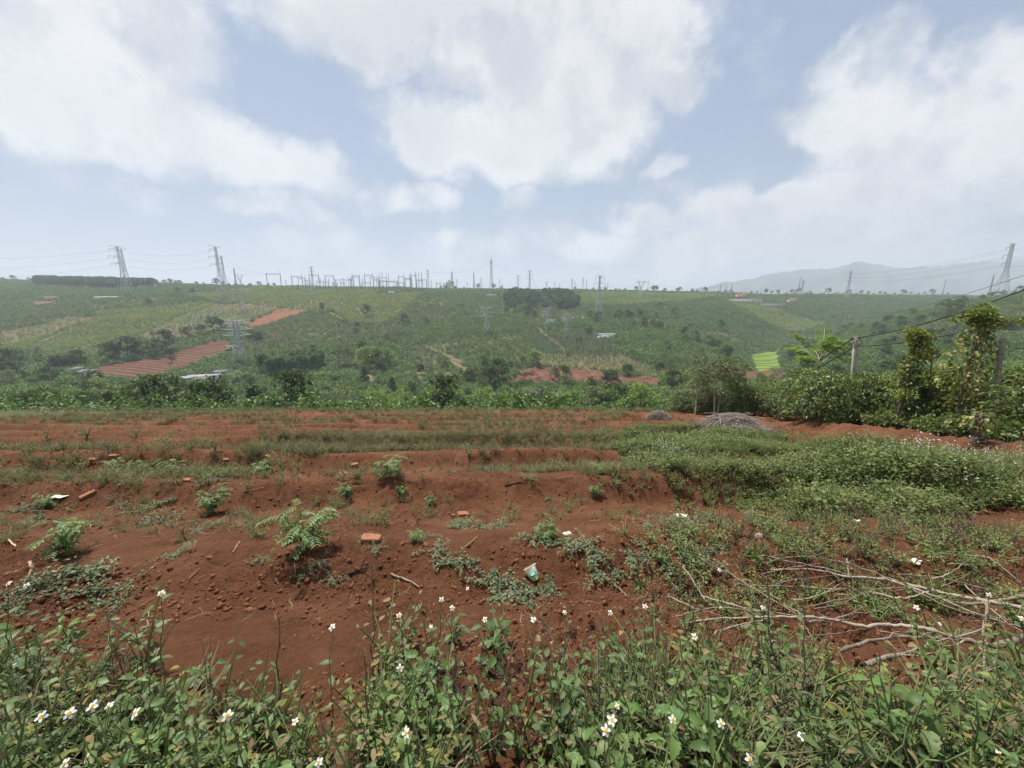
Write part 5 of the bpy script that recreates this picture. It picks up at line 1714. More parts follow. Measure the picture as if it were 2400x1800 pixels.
pepper_tree('pepper_tree', (2242, 1015), (2296, 752), 12, 'leaning pepper tree with tufted top and yellowing vine leaves', True, .7, 1200, .13, .25, .93, .11, tuft_s=1.0)
pepper_tree('concrete_stake', (2316, 1030), (2352, 792), 12, 'square concrete stake wound with old vines and yellow leaves', False, .5, 420, .13, .2, .52, .085, True)
pepper_tree('pepper_tree', (2296, 1035), (2285, 960), 11, 'crooked vine trunk at the foot of the concrete stake', False, .5, 160, .12, .5, .95, .08)
pepper_tree('pepper_tree', (2098, 1000), (2150, 800), 16, 'leaning stake tree with two leafy tufts left of the pepper tree', True, .38, 420, .13, .5, .9, .075, tuft_s=.8)
pepper_tree('pepper_tree', (2180, 990), (2222, 850), 14, 'slanting pepper stake with a broad skirt of yellow leaves', False, .85, 760, .13, .3, .95, .1)
pepper_tree('pepper_tree', (2392, 1020), (2412, 850), 11, 'vine-covered stake at the right edge with yellow leaves', False, .45, 520, .13, .2, .9, .09)
pepper_tree('pepper_tree', (2140, 995), (2166, 880), 14, 'green vine column in the hedge right of the leaning stake tree', False, .5, 700, .13, .1, 1.05, .07, lmat='hedge')
pepper_tree('pepper_tree', (2058, 992), (2076, 886), 16, 'green vine column in the hedge right of the concrete pole', False, .45, 600, .13, .1, 1.05, .06, lmat='hedge')
pepper_tree('pepper_tree', (1940, 990), (1952, 905), 20, 'low green vine column left of the concrete pole', False, .5, 500, .14, .1, 1.05, .06, lmat='hedge')
pepper_tree('concrete_stake', (2190, 985), (2200, 940), 14, 'short pale stake standing in the hedge', False, .3, 0, .12, .3, .9, .07, True)

# feathery bright tree above the pole
def feather_tree():
    r = np.random.default_rng(77)
    tb, cm = MB(), MB()
    H = 6.2
    tb.tube([(0, 0, -.3), (.15, 0, 2), (-.05, .05, 3.7), (.1, 0, 4.8)], [.1, .08, .06, .045], 7)
    for i in range(13):
        a = i * 2.4 + r.uniform(-.3, .3)
        z0 = r.uniform(3.2, 4.8)
        ln = r.uniform(1.2, 2.5)
        rise = r.uniform(.2, 1.5) + (4.8 - z0) * .1
        t = np.linspace(0, 1, 7)[:, None]
        e = np.array([math.cos(a) * ln, math.sin(a) * ln * .8, rise])
        B = np.array([0, 0, z0]) + e * t + np.array([0, 0, .25]) * np.sin(t * math.pi)
        tb.tube(B, np.linspace(.035, .008, 7), 4, False)
        for f in np.linspace(.35, 1, 8):
            c = np.array([0, 0, z0]) + e * f + np.array([0, 0, .25 * math.sin(f * math.pi)])
            for k_ in range(5):
                aa = a + r.uniform(-1.5, 1.5)
                L_ = r.uniform(.35, .6)
                dv = np.array([math.cos(aa), math.sin(aa), r.uniform(-.35, .25)])
                tt = np.linspace(.1, 1, 9)[:, None]
                R_ = c + dv * L_ * tt - np.array([0, 0, .12]) * tt * tt
                sd = np.array([-dv[1], dv[0], 0])
                for sg in (1, -1):
                    cm.leaves(R_, sd * sg + dv * .5 + r.normal(0, .1, (9, 3)), .13, .42, 'rhomb', .2, .1, r=r)
    return tb.mesh('trunk', M['trunk_pale']), cm.mesh('crown', M['acacia'], False)


ft = feather_tree()
fy_ = 29.0
q = at(1905, 960, fy_)
z = hz(q[0], fy_)
s_ = (at(1930, 762, fy_)[2] - z) / 6.3
put_tree('feathery_tree', ft, (q[0], fy_, z), .4, s_, '', None, 'bright feathery-leaved tree spreading left of the concrete pole')
# pale double-trunked tree before the dark valley
dt = tree_proto(501, 5.4, 1.9, .55, 11, 38, .20, .07, 'tree_grey', 'trunk_pale', .7, .8, True, 'rhomb', .5, 3)
fy_ = 26.5
q = at(1678, 975, fy_)
z = hz(q[0], fy_)
put_tree('double_trunk_tree', dt, (q[0], fy_, z), .2, (at(1710, 815, fy_)[2] - z) / 5.9, '', None, 'pale double-trunked tree with thin olive crown above the brush pile')
dt2 = tree_proto(502, 3.6, 1.2, .3, 10, 12, .16, .04, 'tree_grey', 'trunk_pale', 1.0, .8, True, 'rhomb', .5, 3)
q = at(1630, 972, 28)
put_tree('twiggy_tree', dt2, (q[0], 28, hz(q[0], 28)), .9, 1.15, '', None, 'thin twiggy sapling left of the double-trunked tree')
fz = tree_proto(503, 4.2, 1.3, .2, 12, 40, .17, .05, 'tree_yel', 'trunk', 1.0, .8)
for px, yb_, yt, Yf, lab in ((2166, 990, 778, 17, 'pollarded shade tree with yellow-green tufts in the hedge'), (1960, 985, 862, 25, 'yellow-green leafy sapling left of the concrete pole'), (2400, 1010, 850, 19, 'dense bright shade tree behind the right-edge stake'), (1885, 985, 880, 27, 'yellow-green sapling in the middle of the hedge')):
    q = at(px, yb_, Yf)
    z = hz(q[0], Yf)
    put_tree('shade_tree', fz, (q[0], Yf, z), px, (at(px, yt, Yf)[2] - z) / 4.5, '', None, lab)
# ------------------------------------------------------------------ the field: soil clods, weeds, litter
def rock_proto(seed, n=1, flat=.7):
    r = np.random.default_rng(seed)
    t = (1 + 5 ** .5) / 2
    V = np.array([(-1, t, 0), (1, t, 0), (-1, -t, 0), (1, -t, 0), (0, -1, t), (0, 1, t), (0, -1, -t), (0, 1, -t), (t, 0, -1), (t, 0, 1), (-t, 0, -1), (-t, 0, 1)]) / 1.9
    Fc = [(0, 11, 5), (0, 5, 1), (0, 1, 7), (0, 7, 10), (0, 10, 11), (1, 5, 9), (5, 11, 4), (11, 10, 2), (10, 7, 6), (7, 1, 8), (3, 9, 4), (3, 4, 2), (3, 2, 6), (3, 6, 8), (3, 8, 9), (4, 9, 5), (2, 4, 11), (6, 2, 10), (8, 6, 7), (9, 8, 1)]
    V = V * r.uniform(.45, 1.35, (12, 1)) + r.normal(0, .12, (12, 3)) * np.array([1, r.uniform(.7, 1), flat])
    return MB().add(V, Fc)


m_, b_ = new_mat('soil_clod')
nn_ = b_.noise(b_.n('ShaderNodeNewGeometry').outputs['Position'], 1.5, 4)
rn_ = b_.n('ShaderNodeObjectInfo').outputs['Random']
cc_ = b_.ramp(b_.m('ADD', b_.m('MULTIPLY', nn_, .5), b_.m('MULTIPLY', rn_, .5)), [(.2, (.104, .042, .020)), (.5, (.152, .064, .032)), (.85, (.208, .096, .054))])
pb_ = b_.n('ShaderNodeBsdfPrincipled')
b_.nt.links.new(cc_, pb_.inputs['Base Color'])
pb_.inputs['Roughness'].default_value, pb_.inputs['Specular IOR Level'].default_value = .95, .1
out(b_, pb_.outputs[0])
M['clod'] = m_
clods = [rock_proto(600 + i).mesh('clod', M['clod'], False) for i in range(5)]


def field_pts(n, y0, y1, power=1.0, tlim=1.45):
    """random points on the field, denser close to the camera"""
    u = rng.random(n) ** power
    Y_ = np.exp(math.log(y0) + (math.log(y1) - math.log(y0)) * u)
    X_ = rng.uniform(-tlim, tlim, n) * (Y_ + .6)
    return X_, Y_


X_, Y_ = field_pts(110000, 1.3, 20)
cl = fbm(X_ * .6 + 4, Y_ * .6, 3, 21) + .5 * fbm(X_ * 2, Y_ * 2, 2, 300)
wob = fbm(X_ * 0.16, Y_ * 0.04, 4, 3, 0.6) * 0.75
phs = ((Y_ + wob * 0.7 - 2.62) / 2.86) % 1.0
k_ = (cl + .35 * (phs > .88) + .3 * (phs < .12) > -.12 + .3 * rng.random(X_.size)) & (X_ < np.interp(Y_, [6.5, 18.5], [11.3, 15.2]) + 1)
X_, Y_ = X_[k_], Y_[k_]
sz = (.0025 + .016 * rng.random(X_.size) ** 9) * (1 + .05 * Y_)
scatter('soil_clods', clods, np.stack([X_, Y_, height(X_, Y_) + sz * .05], 1), rng.uniform(0, 6, X_.size), sz, 'loose crumbs of red soil over the field', 'soil', tilt=.6)

lumps = [rock_proto(620 + i, 1, .6).mesh('lump', M['clod'], False) for i in range(6)]
X_, Y_ = field_pts(14000, 2, 16)
phs = ((Y_ + fbm(X_ * 0.16, Y_ * 0.04, 4, 3, 0.6) * 0.75 * 0.7 - 2.62) / 2.86) % 1.0
k_ = ((phs > .85) | (phs < .15)) & (fbm(X_ * .5 + 7, Y_ * .5, 3, 25) > -.03) & (X_ < 10)
X_, Y_ = X_[k_], Y_[k_]
sz = (.005 + .022 * rng.random(X_.size) ** 4) * (1 + .03 * Y_)
scatter('soil_lumps', lumps, np.stack([X_, Y_, height(X_, Y_)], 1), rng.uniform(0, 6, X_.size), sz, 'broken lumps of red soil along the furrow faces', 'soil', tilt=.7)

# --- leaf sources
def weed_mesh(seed, h=.5, n=34, leaf=.06, mat='weed', spread=.16, stems=4, shape='ovate', aspect=.55, up=.2, sr=1.0):
    """upright branching weed as two meshes: stems and leaves"""
    r = np.random.default_rng(seed)
    st, lf = MB(), MB()
    for s_ in range(stems):
        a = s_ * 2.4 + r.uniform(-.4, .4)
        hh = h * r.uniform(.65, 1.0)
        e = np.array([math.cos(a) * spread * r.uniform(.5, 1.2), math.sin(a) * spread * r.uniform(.5, 1.2), hh])
        t = np.linspace(0, 1, 6)[:, None]
        B = e * np.array([1, 1, 0]) * t ** 1.5 + np.array([0, 0, hh]) * t
        st.tube(B, np.linspace(.005, .0022, 6) * sr, 4, False)
        m2_ = max(2, n // stems)
        f = np.linspace(.18, 1, m2_) + r.normal(0, .02, m2_)
        f = np.clip(f, .1, 1)
        O = e * np.array([1, 1, 0]) * f[:, None] ** 1.5 + np.array([0, 0, hh]) * f[:, None]
        aa = np.arange(m2_) * 2.1 + r.uniform(0, 6)
        D = np.stack([np.cos(aa), np.sin(aa), r.uniform(-.35, .55, m2_) + up * f], 1)
        lf.leaves(O + D * .01, D, leaf * r.uniform(.6, 1.25, m2_) * (1.15 - .45 * f), aspect, shape, .35, .22, v=np.clip(.15 + .55 * f + r.normal(0, .2, m2_), 0, 1), r=r)
    return st.mesh('stem', M['stem']), lf.mesh('leaves', M[mat], False)


def join_mesh(st, lf, name):
    """stems and leaves as one mesh with two materials (for masses)"""
    me_ = bpy.data.meshes.new(name)
    Vs, Ts, vs, mi, off = [], [], [], [], 0
    for i, m3 in enumerate((st, lf)):
        nV, nT = len(m3.vertices), len(m3.polygons)
        co = np.zeros(nV * 3, np.float32)
        m3.vertices.foreach_get('co', co)
        li = np.zeros(nT * 3, np.int32)
        m3.loops.foreach_get('vertex_index', li)
        va = np.zeros(nV, np.float32)
        m3.attributes['v'].data.foreach_get('value', va)
        Vs.append(co.reshape(-1, 3))
        Ts.append(li.reshape(-1, 3) + off)
        vs.append(va)
        mi.append(np.full(nT, i, np.int32))
        off += nV
    me_ = mesh_np(name, np.concatenate(Vs), np.concatenate(Ts), {'v': np.concatenate(vs)})
    for m3 in (st, lf):
        me_.materials.append(m3.materials[0])
    me_.polygons.foreach_set('material_index', np.concatenate(mi))
    return me_


def flower_head(mb_p, mb_d, c, s_, nrm, r):
    nrm = np.array(nrm) / np.linalg.norm(nrm)
    a = np.cross(nrm, [0.3, .9, .1])
    a /= np.linalg.norm(a)
    b3 = np.cross(nrm, a)
    for k in range(5):
        t = k * 1.2566 + r.uniform(-.15, .15)
        d = a * math.cos(t) + b3 * math.sin(t)
        mb_p.leaves(np.array([c + d * s_ * .25]), np.array([d + nrm * .1]), s_ * .85, .62, 'blade', .01, .1, r=r)
    mb_d.tube([c - nrm * s_ * .1, c + nrm * s_ * .22], [s_ * .34, s_ * .26], 7)


# small white flower tops for the masses
def tiny_flowers(seed, pts, s_):
    r = np.random.default_rng(seed)
    fm = MB()
    for c in pts:
        for k in range(3):
            fm.leaves(np.array([c]) + r.normal(0, s_ * .4, (1, 3)), rand_dirs(1, r, .1), s_ * 1.3, .8, 'rhomb', .5, 0, r=r)
    return fm


patch_src = []
for i in range(4):
    st, lf = weed_mesh(700 + i, .34, 52, .055, 'patch', .17, 6)
    patch_src.append(join_mesh(st, lf, 'patch_weed'))
fl_src = []
for i in range(2):
    r_ = np.random.default_rng(720 + i)
    mm = MB()
    for k_ in range(3):
        c = np.array([r_.uniform(-.14, .14), r_.uniform(-.14, .14), r_.uniform(.28, .4)])
        mm.tube([(c[0] * .6, c[1] * .6, .1), c], .0022, 3, False)
    st = mm.mesh('s', M['stem'])
    fm = tiny_flowers(i, [np.array([r_.uniform(-.14, .14), r_.uniform(-.14, .14), r_.uniform(.3, .42)]) for q in range(4)], .010)
    fl_src.append(join_mesh(st, fm.mesh('f', M['petal'], False), 'patch_flowers'))
dry_src = []
for i in range(3):
    r_ = np.random.default_rng(740 + i)
    mm = MB()
    n_ = 46
    a = r_.uniform(0, 6.28, n_)
    D = np.stack([np.cos(a) * .5, np.sin(a) * .5, r_.uniform(.5, 1.6, n_)], 1)
    mm.leaves(np.stack([r_.normal(0, .06, n_), r_.normal(0, .06, n_), 0 * a], 1), D, r_.uniform(.16, .4, n_), .035, 'blade', .3, .35, r=r_)
    dry_src.append(mm.mesh('dry_tuft', M['drygrass'], False))
olive_src = [join_mesh(*weed_mesh(750 + i, .34, 46, .045, 'olive', .18, 7), 'olive_weed') for i in range(4)]
dead_src = []
for i in range(2):
    st, lf = weed_mesh(760 + i, .42, 30, .03, 'drygrass', .14, 6, 'rhomb', .6)
    st.materials[0] = M['deadstem']
    dead_src.append(join_mesh(st, lf, 'dead_weed'))

# white-flowered patch on the right
PATCH = [(1395, 1040), (1480, 1005), (1600, 1000), (1720, 1012), (1850, 1045), (1990, 1058), (2120, 1065), (2260, 1085), (2400, 1095), (2440, 1180), (2300, 1170), (2180, 1190), (2080, 1215), (1900, 1205), (1740, 1190), (1640, 1140), (1560, 1105), (1450, 1080)]
PW = [(p.x, p.y) for p in (ground_at(x, y, 2, 60) for x, y in PATCH)]
P_ = np.array(PW)
n_ = 9000
X_, Y_ = rng.uniform(P_[:, 0].min(), P_[:, 0].max(), n_ * 3), rng.uniform(P_[:, 1].min(), P_[:, 1].max(), n_ * 3)
k_ = in_poly(X_ + rng.normal(0, .25, X_.size), Y_ + rng.normal(0, .35, X_.size), PW)
X_, Y_ = X_[k_][:n_], Y_[k_][:n_]
Zp = height(X_, Y_)
dens_ = np.clip(.82 + 1.0 * fbm(X_ * .7, Y_ * .7, 3, 401), .45, 1.2)
tall_ = rng.random(X_.size) < .04
dens_ = np.where(tall_, dens_ * 1.5, dens_) * (1.05 - .5 * sm(Y_, 9, 15))
scatter('white_flowered_weeds', patch_src + olive_src[:1], np.stack([X_, Y_, Zp], 1), rng.uniform(0, 6, X_.size), rng.uniform(.7, 1.25, X_.size) * dens_, 'thick patch of white-flowered weeds on the right of the field', 'weeds', tilt=.1)
kf = (rng.random(X_.size) < .20) & (fbm(X_ * .35, Y_ * .35, 3, 411) > -.12)
scatter('white_blossoms', fl_src, np.stack([X_, Y_, Zp + .05], 1)[kf], rng.uniform(0, 6, kf.sum()), rng.uniform(.8, 1.3, kf.sum()) * dens_[kf], 'small white blossoms dotting the weed patch', 'blossoms')

# dry grey-green band and scattered growth further down the field
def band(poly, n, dens_noise=None):
    W_ = [(p.x, p.y) for p in (ground_at(x, y, 2, 60) for x, y in poly)]
    A_ = np.array(W_)
    X1, Y1 = rng.uniform(A_[:, 0].min(), A_[:, 0].max(), n * 4), rng.uniform(A_[:, 1].min(), A_[:, 1].max(), n * 4)
    kk_ = in_poly(X1 + rng.normal(0, .5, X1.size), Y1 + rng.normal(0, .9, X1.size) * np.clip(Y1 / 10, .3, 1.2), W_)
    if dens_noise is not None:
        kk_ &= fbm(X1 * .3, Y1 * .55, 3, 421) > dens_noise
    return X1[kk_][:n], Y1[kk_][:n]


X1, Y1 = band([(560, 1040), (780, 1025), (1000, 1022), (1200, 1022), (1420, 1015), (1500, 1030), (1480, 1065), (1300, 1066), (1000, 1068), (760, 1075), (600, 1070)], 2300, -.16)
pk = rng.random(X1.size)
scatter('dry_weed_band', dry_src + dead_src + olive_src[:2], np.stack([X1, Y1, height(X1, Y1)], 1), rng.uniform(0, 6, X1.size), rng.uniform(.35, 1.1, X1.size), 'band of dry grey-green weeds across the middle of the field', 'weeds', idx=np.where(pk < .42, rng.integers(0, 3, X1.size), np.where(pk < .66, rng.integers(3, 5, X1.size), rng.integers(5, 7, X1.size))), tilt=.15)
X1, Y1 = band([(0, 975), (500, 968), (1000, 970), (1450, 968), (1600, 985), (1450, 1012), (1000, 1018), (600, 1035), (400, 1100), (0, 1120)], 5200, -.01)
pk = rng.random(X1.size)
scatter('field_weeds', dry_src + dead_src + olive_src[:2] + patch_src[:2], np.stack([X1, Y1, height(X1, Y1)], 1), rng.uniform(0, 6, X1.size), rng.uniform(.4, 1.1, X1.size), 'sparse weeds and dry grass over the lower field', 'weeds', idx=np.where(pk < .5, rng.integers(0, 3, X1.size), np.where(pk < .72, rng.integers(3, 5, X1.size), rng.integers(5, 9, X1.size))), tilt=.15)
X1, Y1 = band([(0, 1085), (420, 1078), (720, 1080), (800, 1095), (640, 1120), (300, 1130), (0, 1140)], 430, .05)
scatter('field_weeds', dry_src + olive_src + patch_src[:1], np.stack([X1, Y1, height(X1, Y1)], 1), rng.uniform(0, 6, X1.size), rng.uniform(.25, .75, X1.size), 'weeds and straw on the terrace at the left of the field', 'weeds', tilt=.2)
X1, Y1 = band([(780, 1075), (1500, 1075), (1600, 1120), (1400, 1140), (900, 1140)], 380, .06)
scatter('field_weeds', dry_src + olive_src + patch_src[:1], np.stack([X1, Y1, height(X1, Y1)], 1), rng.uniform(0, 6, X1.size), rng.uniform(.3, .75, X1.size), 'thin weeds on the terrace in the middle of the field', 'weeds', tilt=.2)
X1, Y1 = field_pts(2600, 3.2, 34, .8)
k_ = (fbm(X1 * .22 + 3, Y1 * .5, 3, 471) > .0) & (X1 < np.interp(Y1, [6.5, 18.5], [9, 13])) & ~in_poly(X1, Y1, PW)
X1, Y1 = X1[k_], Y1[k_]
pk = rng.random(X1.size)
scatter('scattered_weeds', dry_src + dead_src + olive_src + patch_src, np.stack([X1, Y1, height(X1, Y1)], 1), rng.uniform(0, 6, X1.size), rng.uniform(.15, .5, X1.size) * (1 + .03 * Y1), 'small weeds and dry tufts scattered over the field', 'weeds', idx=np.where(pk < .4, rng.integers(0, 3, X1.size), np.where(pk < .5, rng.integers(3, 5, X1.size), rng.integers(5, 13, X1.size))), tilt=.2)
# pale growth along the far crest of the field
X1 = rng.uniform(-46, 34, 1500)
Y1 = rng.uniform(33.5, 38, 1500)
scatter('crest_weeds', patch_src + dry_src, np.stack([X1, Y1, height(X1, Y1)], 1), rng.uniform(0, 6, X1.size), rng.uniform(.6, 1.8, X1.size), 'pale weeds along the far crest of the field', 'weeds', tilt=.1)
# right front: tangled low growth round the cut branches
X1, Y1 = band([(1500, 1290), (1640, 1240), (1900, 1220), (2100, 1200), (2400, 1215), (2400, 1500), (2300, 1560), (2000, 1480), (1700, 1440), (1520, 1420)], 420, -.05)
low_src = []
for i in range(3):
    st, lf = weed_mesh(780 + i, .2, 50, .038, 'patch', .16, 7)
    low_src.append(join_mesh(st, lf, 'low_weed'))
pk = rng.random(X1.size)
scatter('tangled_weeds', low_src + dead_src, np.stack([X1, Y1, height(X1, Y1)], 1), rng.uniform(0, 6, X1.size), np.where(pk < .6, rng.uniform(.5, 1.1, X1.size), rng.uniform(.35, .7, X1.size)), 'low tangled weeds round the cut branches', 'weeds', idx=np.where(pk < .6, rng.integers(0, 3, X1.size), rng.integers(3, 5, X1.size)), tilt=.3)
# fine pale rootlets and straw
rt_src = []
for i in range(4):
    r_ = np.random.default_rng(800 + i)
    t = np.linspace(-.5, .5, 7)
    L_ = .16
    rt_src.append(MB().tube(np.stack([t * L_, r_.normal(0, .012, 7).cumsum(), .006 + np.abs(r_.normal(0, .004, 7))], 1), [.001, .0018, .002, .002, .002, .0016, .001], 4).mesh('rootlet', M['root']))
X1, Y1 = field_pts(900, 2.2, 16)
k_ = fbm(X1 * .4, Y1 * .4, 2, 431) > -.1
X1, Y1 = X1[k_], Y1[k_]
scatter('straw', rt_src, np.stack([X1, Y1, height(X1, Y1) + .004], 1), rng.uniform(0, 6, X1.size), rng.uniform(.25, .9, X1.size) * (1 + .05 * Y1), 'pale rootlets and straw lying on the soil', 'straw', tilt=.12)

# ---- creeping weeds on the soil: mats of small grey-green leaves
def mat_proto(seed, w=.3, n=300, leaf=.026, mat='weed_grey', runners=9):
    r = np.random.default_rng(seed)
    st, lf = MB(), MB()
    for i in range(runners):
        a = r.uniform(0, 6.28)
        L_ = w * r.uniform(.4, 1.0)
        t = np.linspace(0, 1, 8)
        a2 = a + np.cumsum(r.normal(0, .18, 8))
        B = np.stack([np.cumsum(np.cos(a2)) * L_ / 8, np.cumsum(np.sin(a2)) * L_ / 8, .012 + .03 * np.sin(t * 3) * r.random()], 1)
        st.tube(B, .0016, 3, False)
        m2_ = n // runners
        f = r.uniform(0, 7, m2_)
        O = np.stack([np.interp(f, np.arange(8), B[:, j]) for j in range(3)], 1) + r.normal(0, .012, (m2_, 3)) + np.array([0, 0, .012])
        D = np.stack([r.normal(0, 1, m2_), r.normal(0, 1, m2_), r.uniform(-.1, .5, m2_)], 1)
        lf.leaves(O, D, leaf * r.uniform(.6, 1.3, m2_), .6, 'rhomb', .4, .1, r=r)
    return st.mesh('runner', M['stem']), lf.mesh('leaves', M[mat], False)


CM = [mat_proto(820 + i) for i in range(5)]
CREEP = [(205, 1340, 1.5), (150, 1370, 1.2), (250, 1395, 1.1), (90, 1385, 1.0), (420, 1300, .8), (330, 1200, 1.2), (360, 1225, 1.3), (380, 1180, 1.0), (290, 1185, .9), (270, 1415, .8), (30, 1420, 1.2), (750, 1320, .6), (740, 1260, .6),
         (720, 1345, .6), (775, 1360, .7), (700, 1300, .5), (1020, 1295, 1.0), (1045, 1325, 1.0), (1090, 1320, .8), (1095, 1230, .9), (1130, 1240, .9), (1080, 1240, .8), (1170, 1235, .7), (1150, 1370, 1.0), (1200, 1390, 1.2), (1260, 1385, 1.1),
         (1170, 1400, 1.0), (1230, 1420, 1.0), (1290, 1370, .7), (1250, 1265, .9), (1300, 1280, .9), (1370, 1285, 1.0), (1400, 1300, .9), (1400, 1345, 1.0), (1440, 1340, .9), (1480, 1310, 1.0), (1560, 1225, .9), (1640, 1220, 1.0), (1610, 1240, .9),
         (1680, 1225, .8), (1520, 1230, .7), (1355, 1175, .7), (1290, 1170, .6), (490, 1130, .8), (520, 1125, .8), (100, 1190, 1.0), (40, 1200, .9), (230, 1120, .9), (60, 1230, .8), (620, 1310, .5), (500, 1230, .7), (585, 1235, .6), (460, 1250, .6),
         (1000, 1260, .5), (855, 1265, .5), (880, 1285, .5), (1560, 1330, 1.2), (1600, 1300, 1.2), (1520, 1300, 1.1), (1640, 1290, 1.1), (560, 1205, .5), (300, 1130, .9), (380, 1115, .9), (1450, 1130, .7), (1500, 1140, .7), (1240, 1120, .7), (1150, 1110, .7), (1060, 1110, .7)]
for (px, py, s_) in CREEP:
    p = ground_at(px, py, 1.2, 40)
    o = thing('creeping_weed', p, random.uniform(0, 6.28), s_ * random.uniform(.85, 1.15) * (.75 + .06 * p.y), None, 'weed', 'creeping weeds on the red soil')
    q = random.choice(CM)
    link('runner', q[0], o)
    link('foliage', q[1], o)
    reg(o, 'low grey-green creeping weed', p)

# ---- feathery seedlings with drooping leaflets
def seedling(seed, h=.38, w=.22, fronds=16, leaf=.05):
    r = np.random.default_rng(seed)
    st, lf = MB(), MB()
    for s_ in range(5):
        a = s_ * 1.3 + r.uniform(-.3, .3)
        hh = h * r.uniform(.55, 1)
        e = np.array([math.cos(a) * w * .6, math.sin(a) * w * .6, hh])
        st.tube([(0, 0, -.02), e * np.array([.45, .45, .55]), e], [.006, .004, .002], 5, False)
        for i in range(fronds // 4 + 1):
            f = .3 + .7 * i / (fronds // 4)
            c = e * np.array([f ** 1.2, f ** 1.2, f])
            for k_ in range(2):
                aa = r.uniform(0, 6.28)
                L_ = r.uniform(.07, .15)
                dv = np.array([math.cos(aa), math.sin(aa), r.uniform(-.1, .5)])
                t = np.linspace(.15, 1, 6)[:, None]
                R_ = c + dv * L_ * t - np.array([0, 0, .05]) * t * t
                st.tube(np.vstack([c, R_[2], R_[-1]]), [.0016, .0012, .0008], 3, False)
                sd = np.array([-dv[1], dv[0], -.25])
                for sg in (1, -1):
                    lf.leaves(R_, sd * np.array([sg, sg, 1]) + dv * .6, leaf * r.uniform(.7, 1.1, 6), .36, 'ovate', .15, .2, v=np.clip(.2 + .7 * f + r.normal(0, .15, 6), 0, 1), r=r)
    return st.mesh('stem', M['stem']), lf.mesh('leaves', M['feather'], False)


SD = [seedling(850 + i) for i in range(3)]
for (px, py, hp, lab) in [(722, 1292, 110, 'bushy bright green seedling beside the stamped brick'), (158, 1300, 90, 'feathery green seedling at the left above the pale stick'), (500, 1200, 60, 'slim drooping seedling left of the bushy one'), (1283, 1262, 50, 'small fresh seedling right of the split brick'),
                          (915, 1118, 55, 'feathery seedling in the middle distance on the terrace'), (270, 1000 + 105, 34, 'fresh pale seedling clump among weeds at the left'), (330, 1108, 36, 'bright small seedling on the left terrace'), (405, 1112, 44, 'taller seedling on the left terrace'),
                          (810, 1163, 32, 'low seedling on the ridge face'), (977, 1270, 30, 'small seedling right of the stamped brick'), (1396, 1162, 28, 'small seedling at the end of the ridge'), (1305, 1105, 30, 'upright seedling near the weed patch'), (1010, 1180, 24, 'tiny seedling on the ridge in the middle'),
                          (110, 1190, 36, 'small green seedling left of the leaning brick'), (2205, 1100, 60, 'fresh pale shoot standing above the weed patch'), (1400, 1110, 30, 'seedling at the left tip of the weed patch'), (620, 1110, 40, 'seedling in the dry weeds on the left'), (942, 1158, 22, 'tiny upright seedling left of the ridge middle')]:
    p = ground_at(px, py, 1.2, 40)
    top = at(px, py - hp, p.y)[2]
    o = thing('seedling', p, random.uniform(0, 6.28), (top - p.z) / .40, lab, 'seedling', 'seedlings on the field')
    q = random.choice(SD)
    link('stem', q[0], o)
    link('foliage', q[1], o)
# bushy weeds standing out of the lower field
BW = [join_mesh(*weed_mesh(870 + i, .5, 130, .05, 'patch', .3, 12), 'bushy_weed') for i in range(3)]
for (px, py, hp) in [(505, 1058, 44), (475, 1050, 34), (395, 1050, 40), (205, 1028, 40), (190, 1105, 40), (470, 1118, 44), (530, 1122, 36), (660, 1100, 44), (700, 1105, 36), (775, 1022, 26), (320, 1026, 34), (110, 1030, 30), (385, 1050, 40), (715, 1052, 24), (1100, 1008, 26), (1410, 1020, 30), (850, 1108, 26), (745, 1185, 30), (1650, 1180, 40), (1500, 1060, 36), (2010, 1060, 36), (1880, 1052, 30), (2120, 1085, 34)]:
    p = ground_at(px, py, 1.2, 40)
    top = at(px, py - hp, p.y)[2]
    o = link('bushy_weed', random.choice(BW), None, p, (0, 0, random.uniform(0, 6)), (top - p.z) / .48)
    tag(o, None, 'weed', 'bushy weeds on the lower field')
    reg(o, 'bushy olive-green weed', p)
# ------------------------------------------------------------------ front bank: leafy flowering weeds
def leaf_mesh(seed, mat, L_=1.0, asp=.55, droop=.2):
    """one big leaf with midrib fold, toothed edge and curl, unit length along +X"""
    r = np.random.default_rng(seed)
    n = 9
    V, Q = [], []
    for i in range(n + 1):
        f = i / n
        w = asp * .5 * (math.sin(math.pi * min(1, f * .93 + .06)) ** .75) * (1 - f * .35) * (1 + .13 * (-1) ** i)
        w = w if 0 < i < n else .004
        zc = -droop * f * f + .02 * math.sin(f * 7 + seed)
        for sg in (-1, 0, 1):
            V.append((f, sg * w, zc + abs(sg) * (.16 * w * 2 + r.normal(0, .006))))
        if i:
            for k_ in range(2):
                a = (i - 1) * 3 + k_
                Q.append((a, a + 3, a + 4, a + 1))
    return MB().add(V, Q, r.uniform(.1, .9)).mesh('leaf', M[mat])


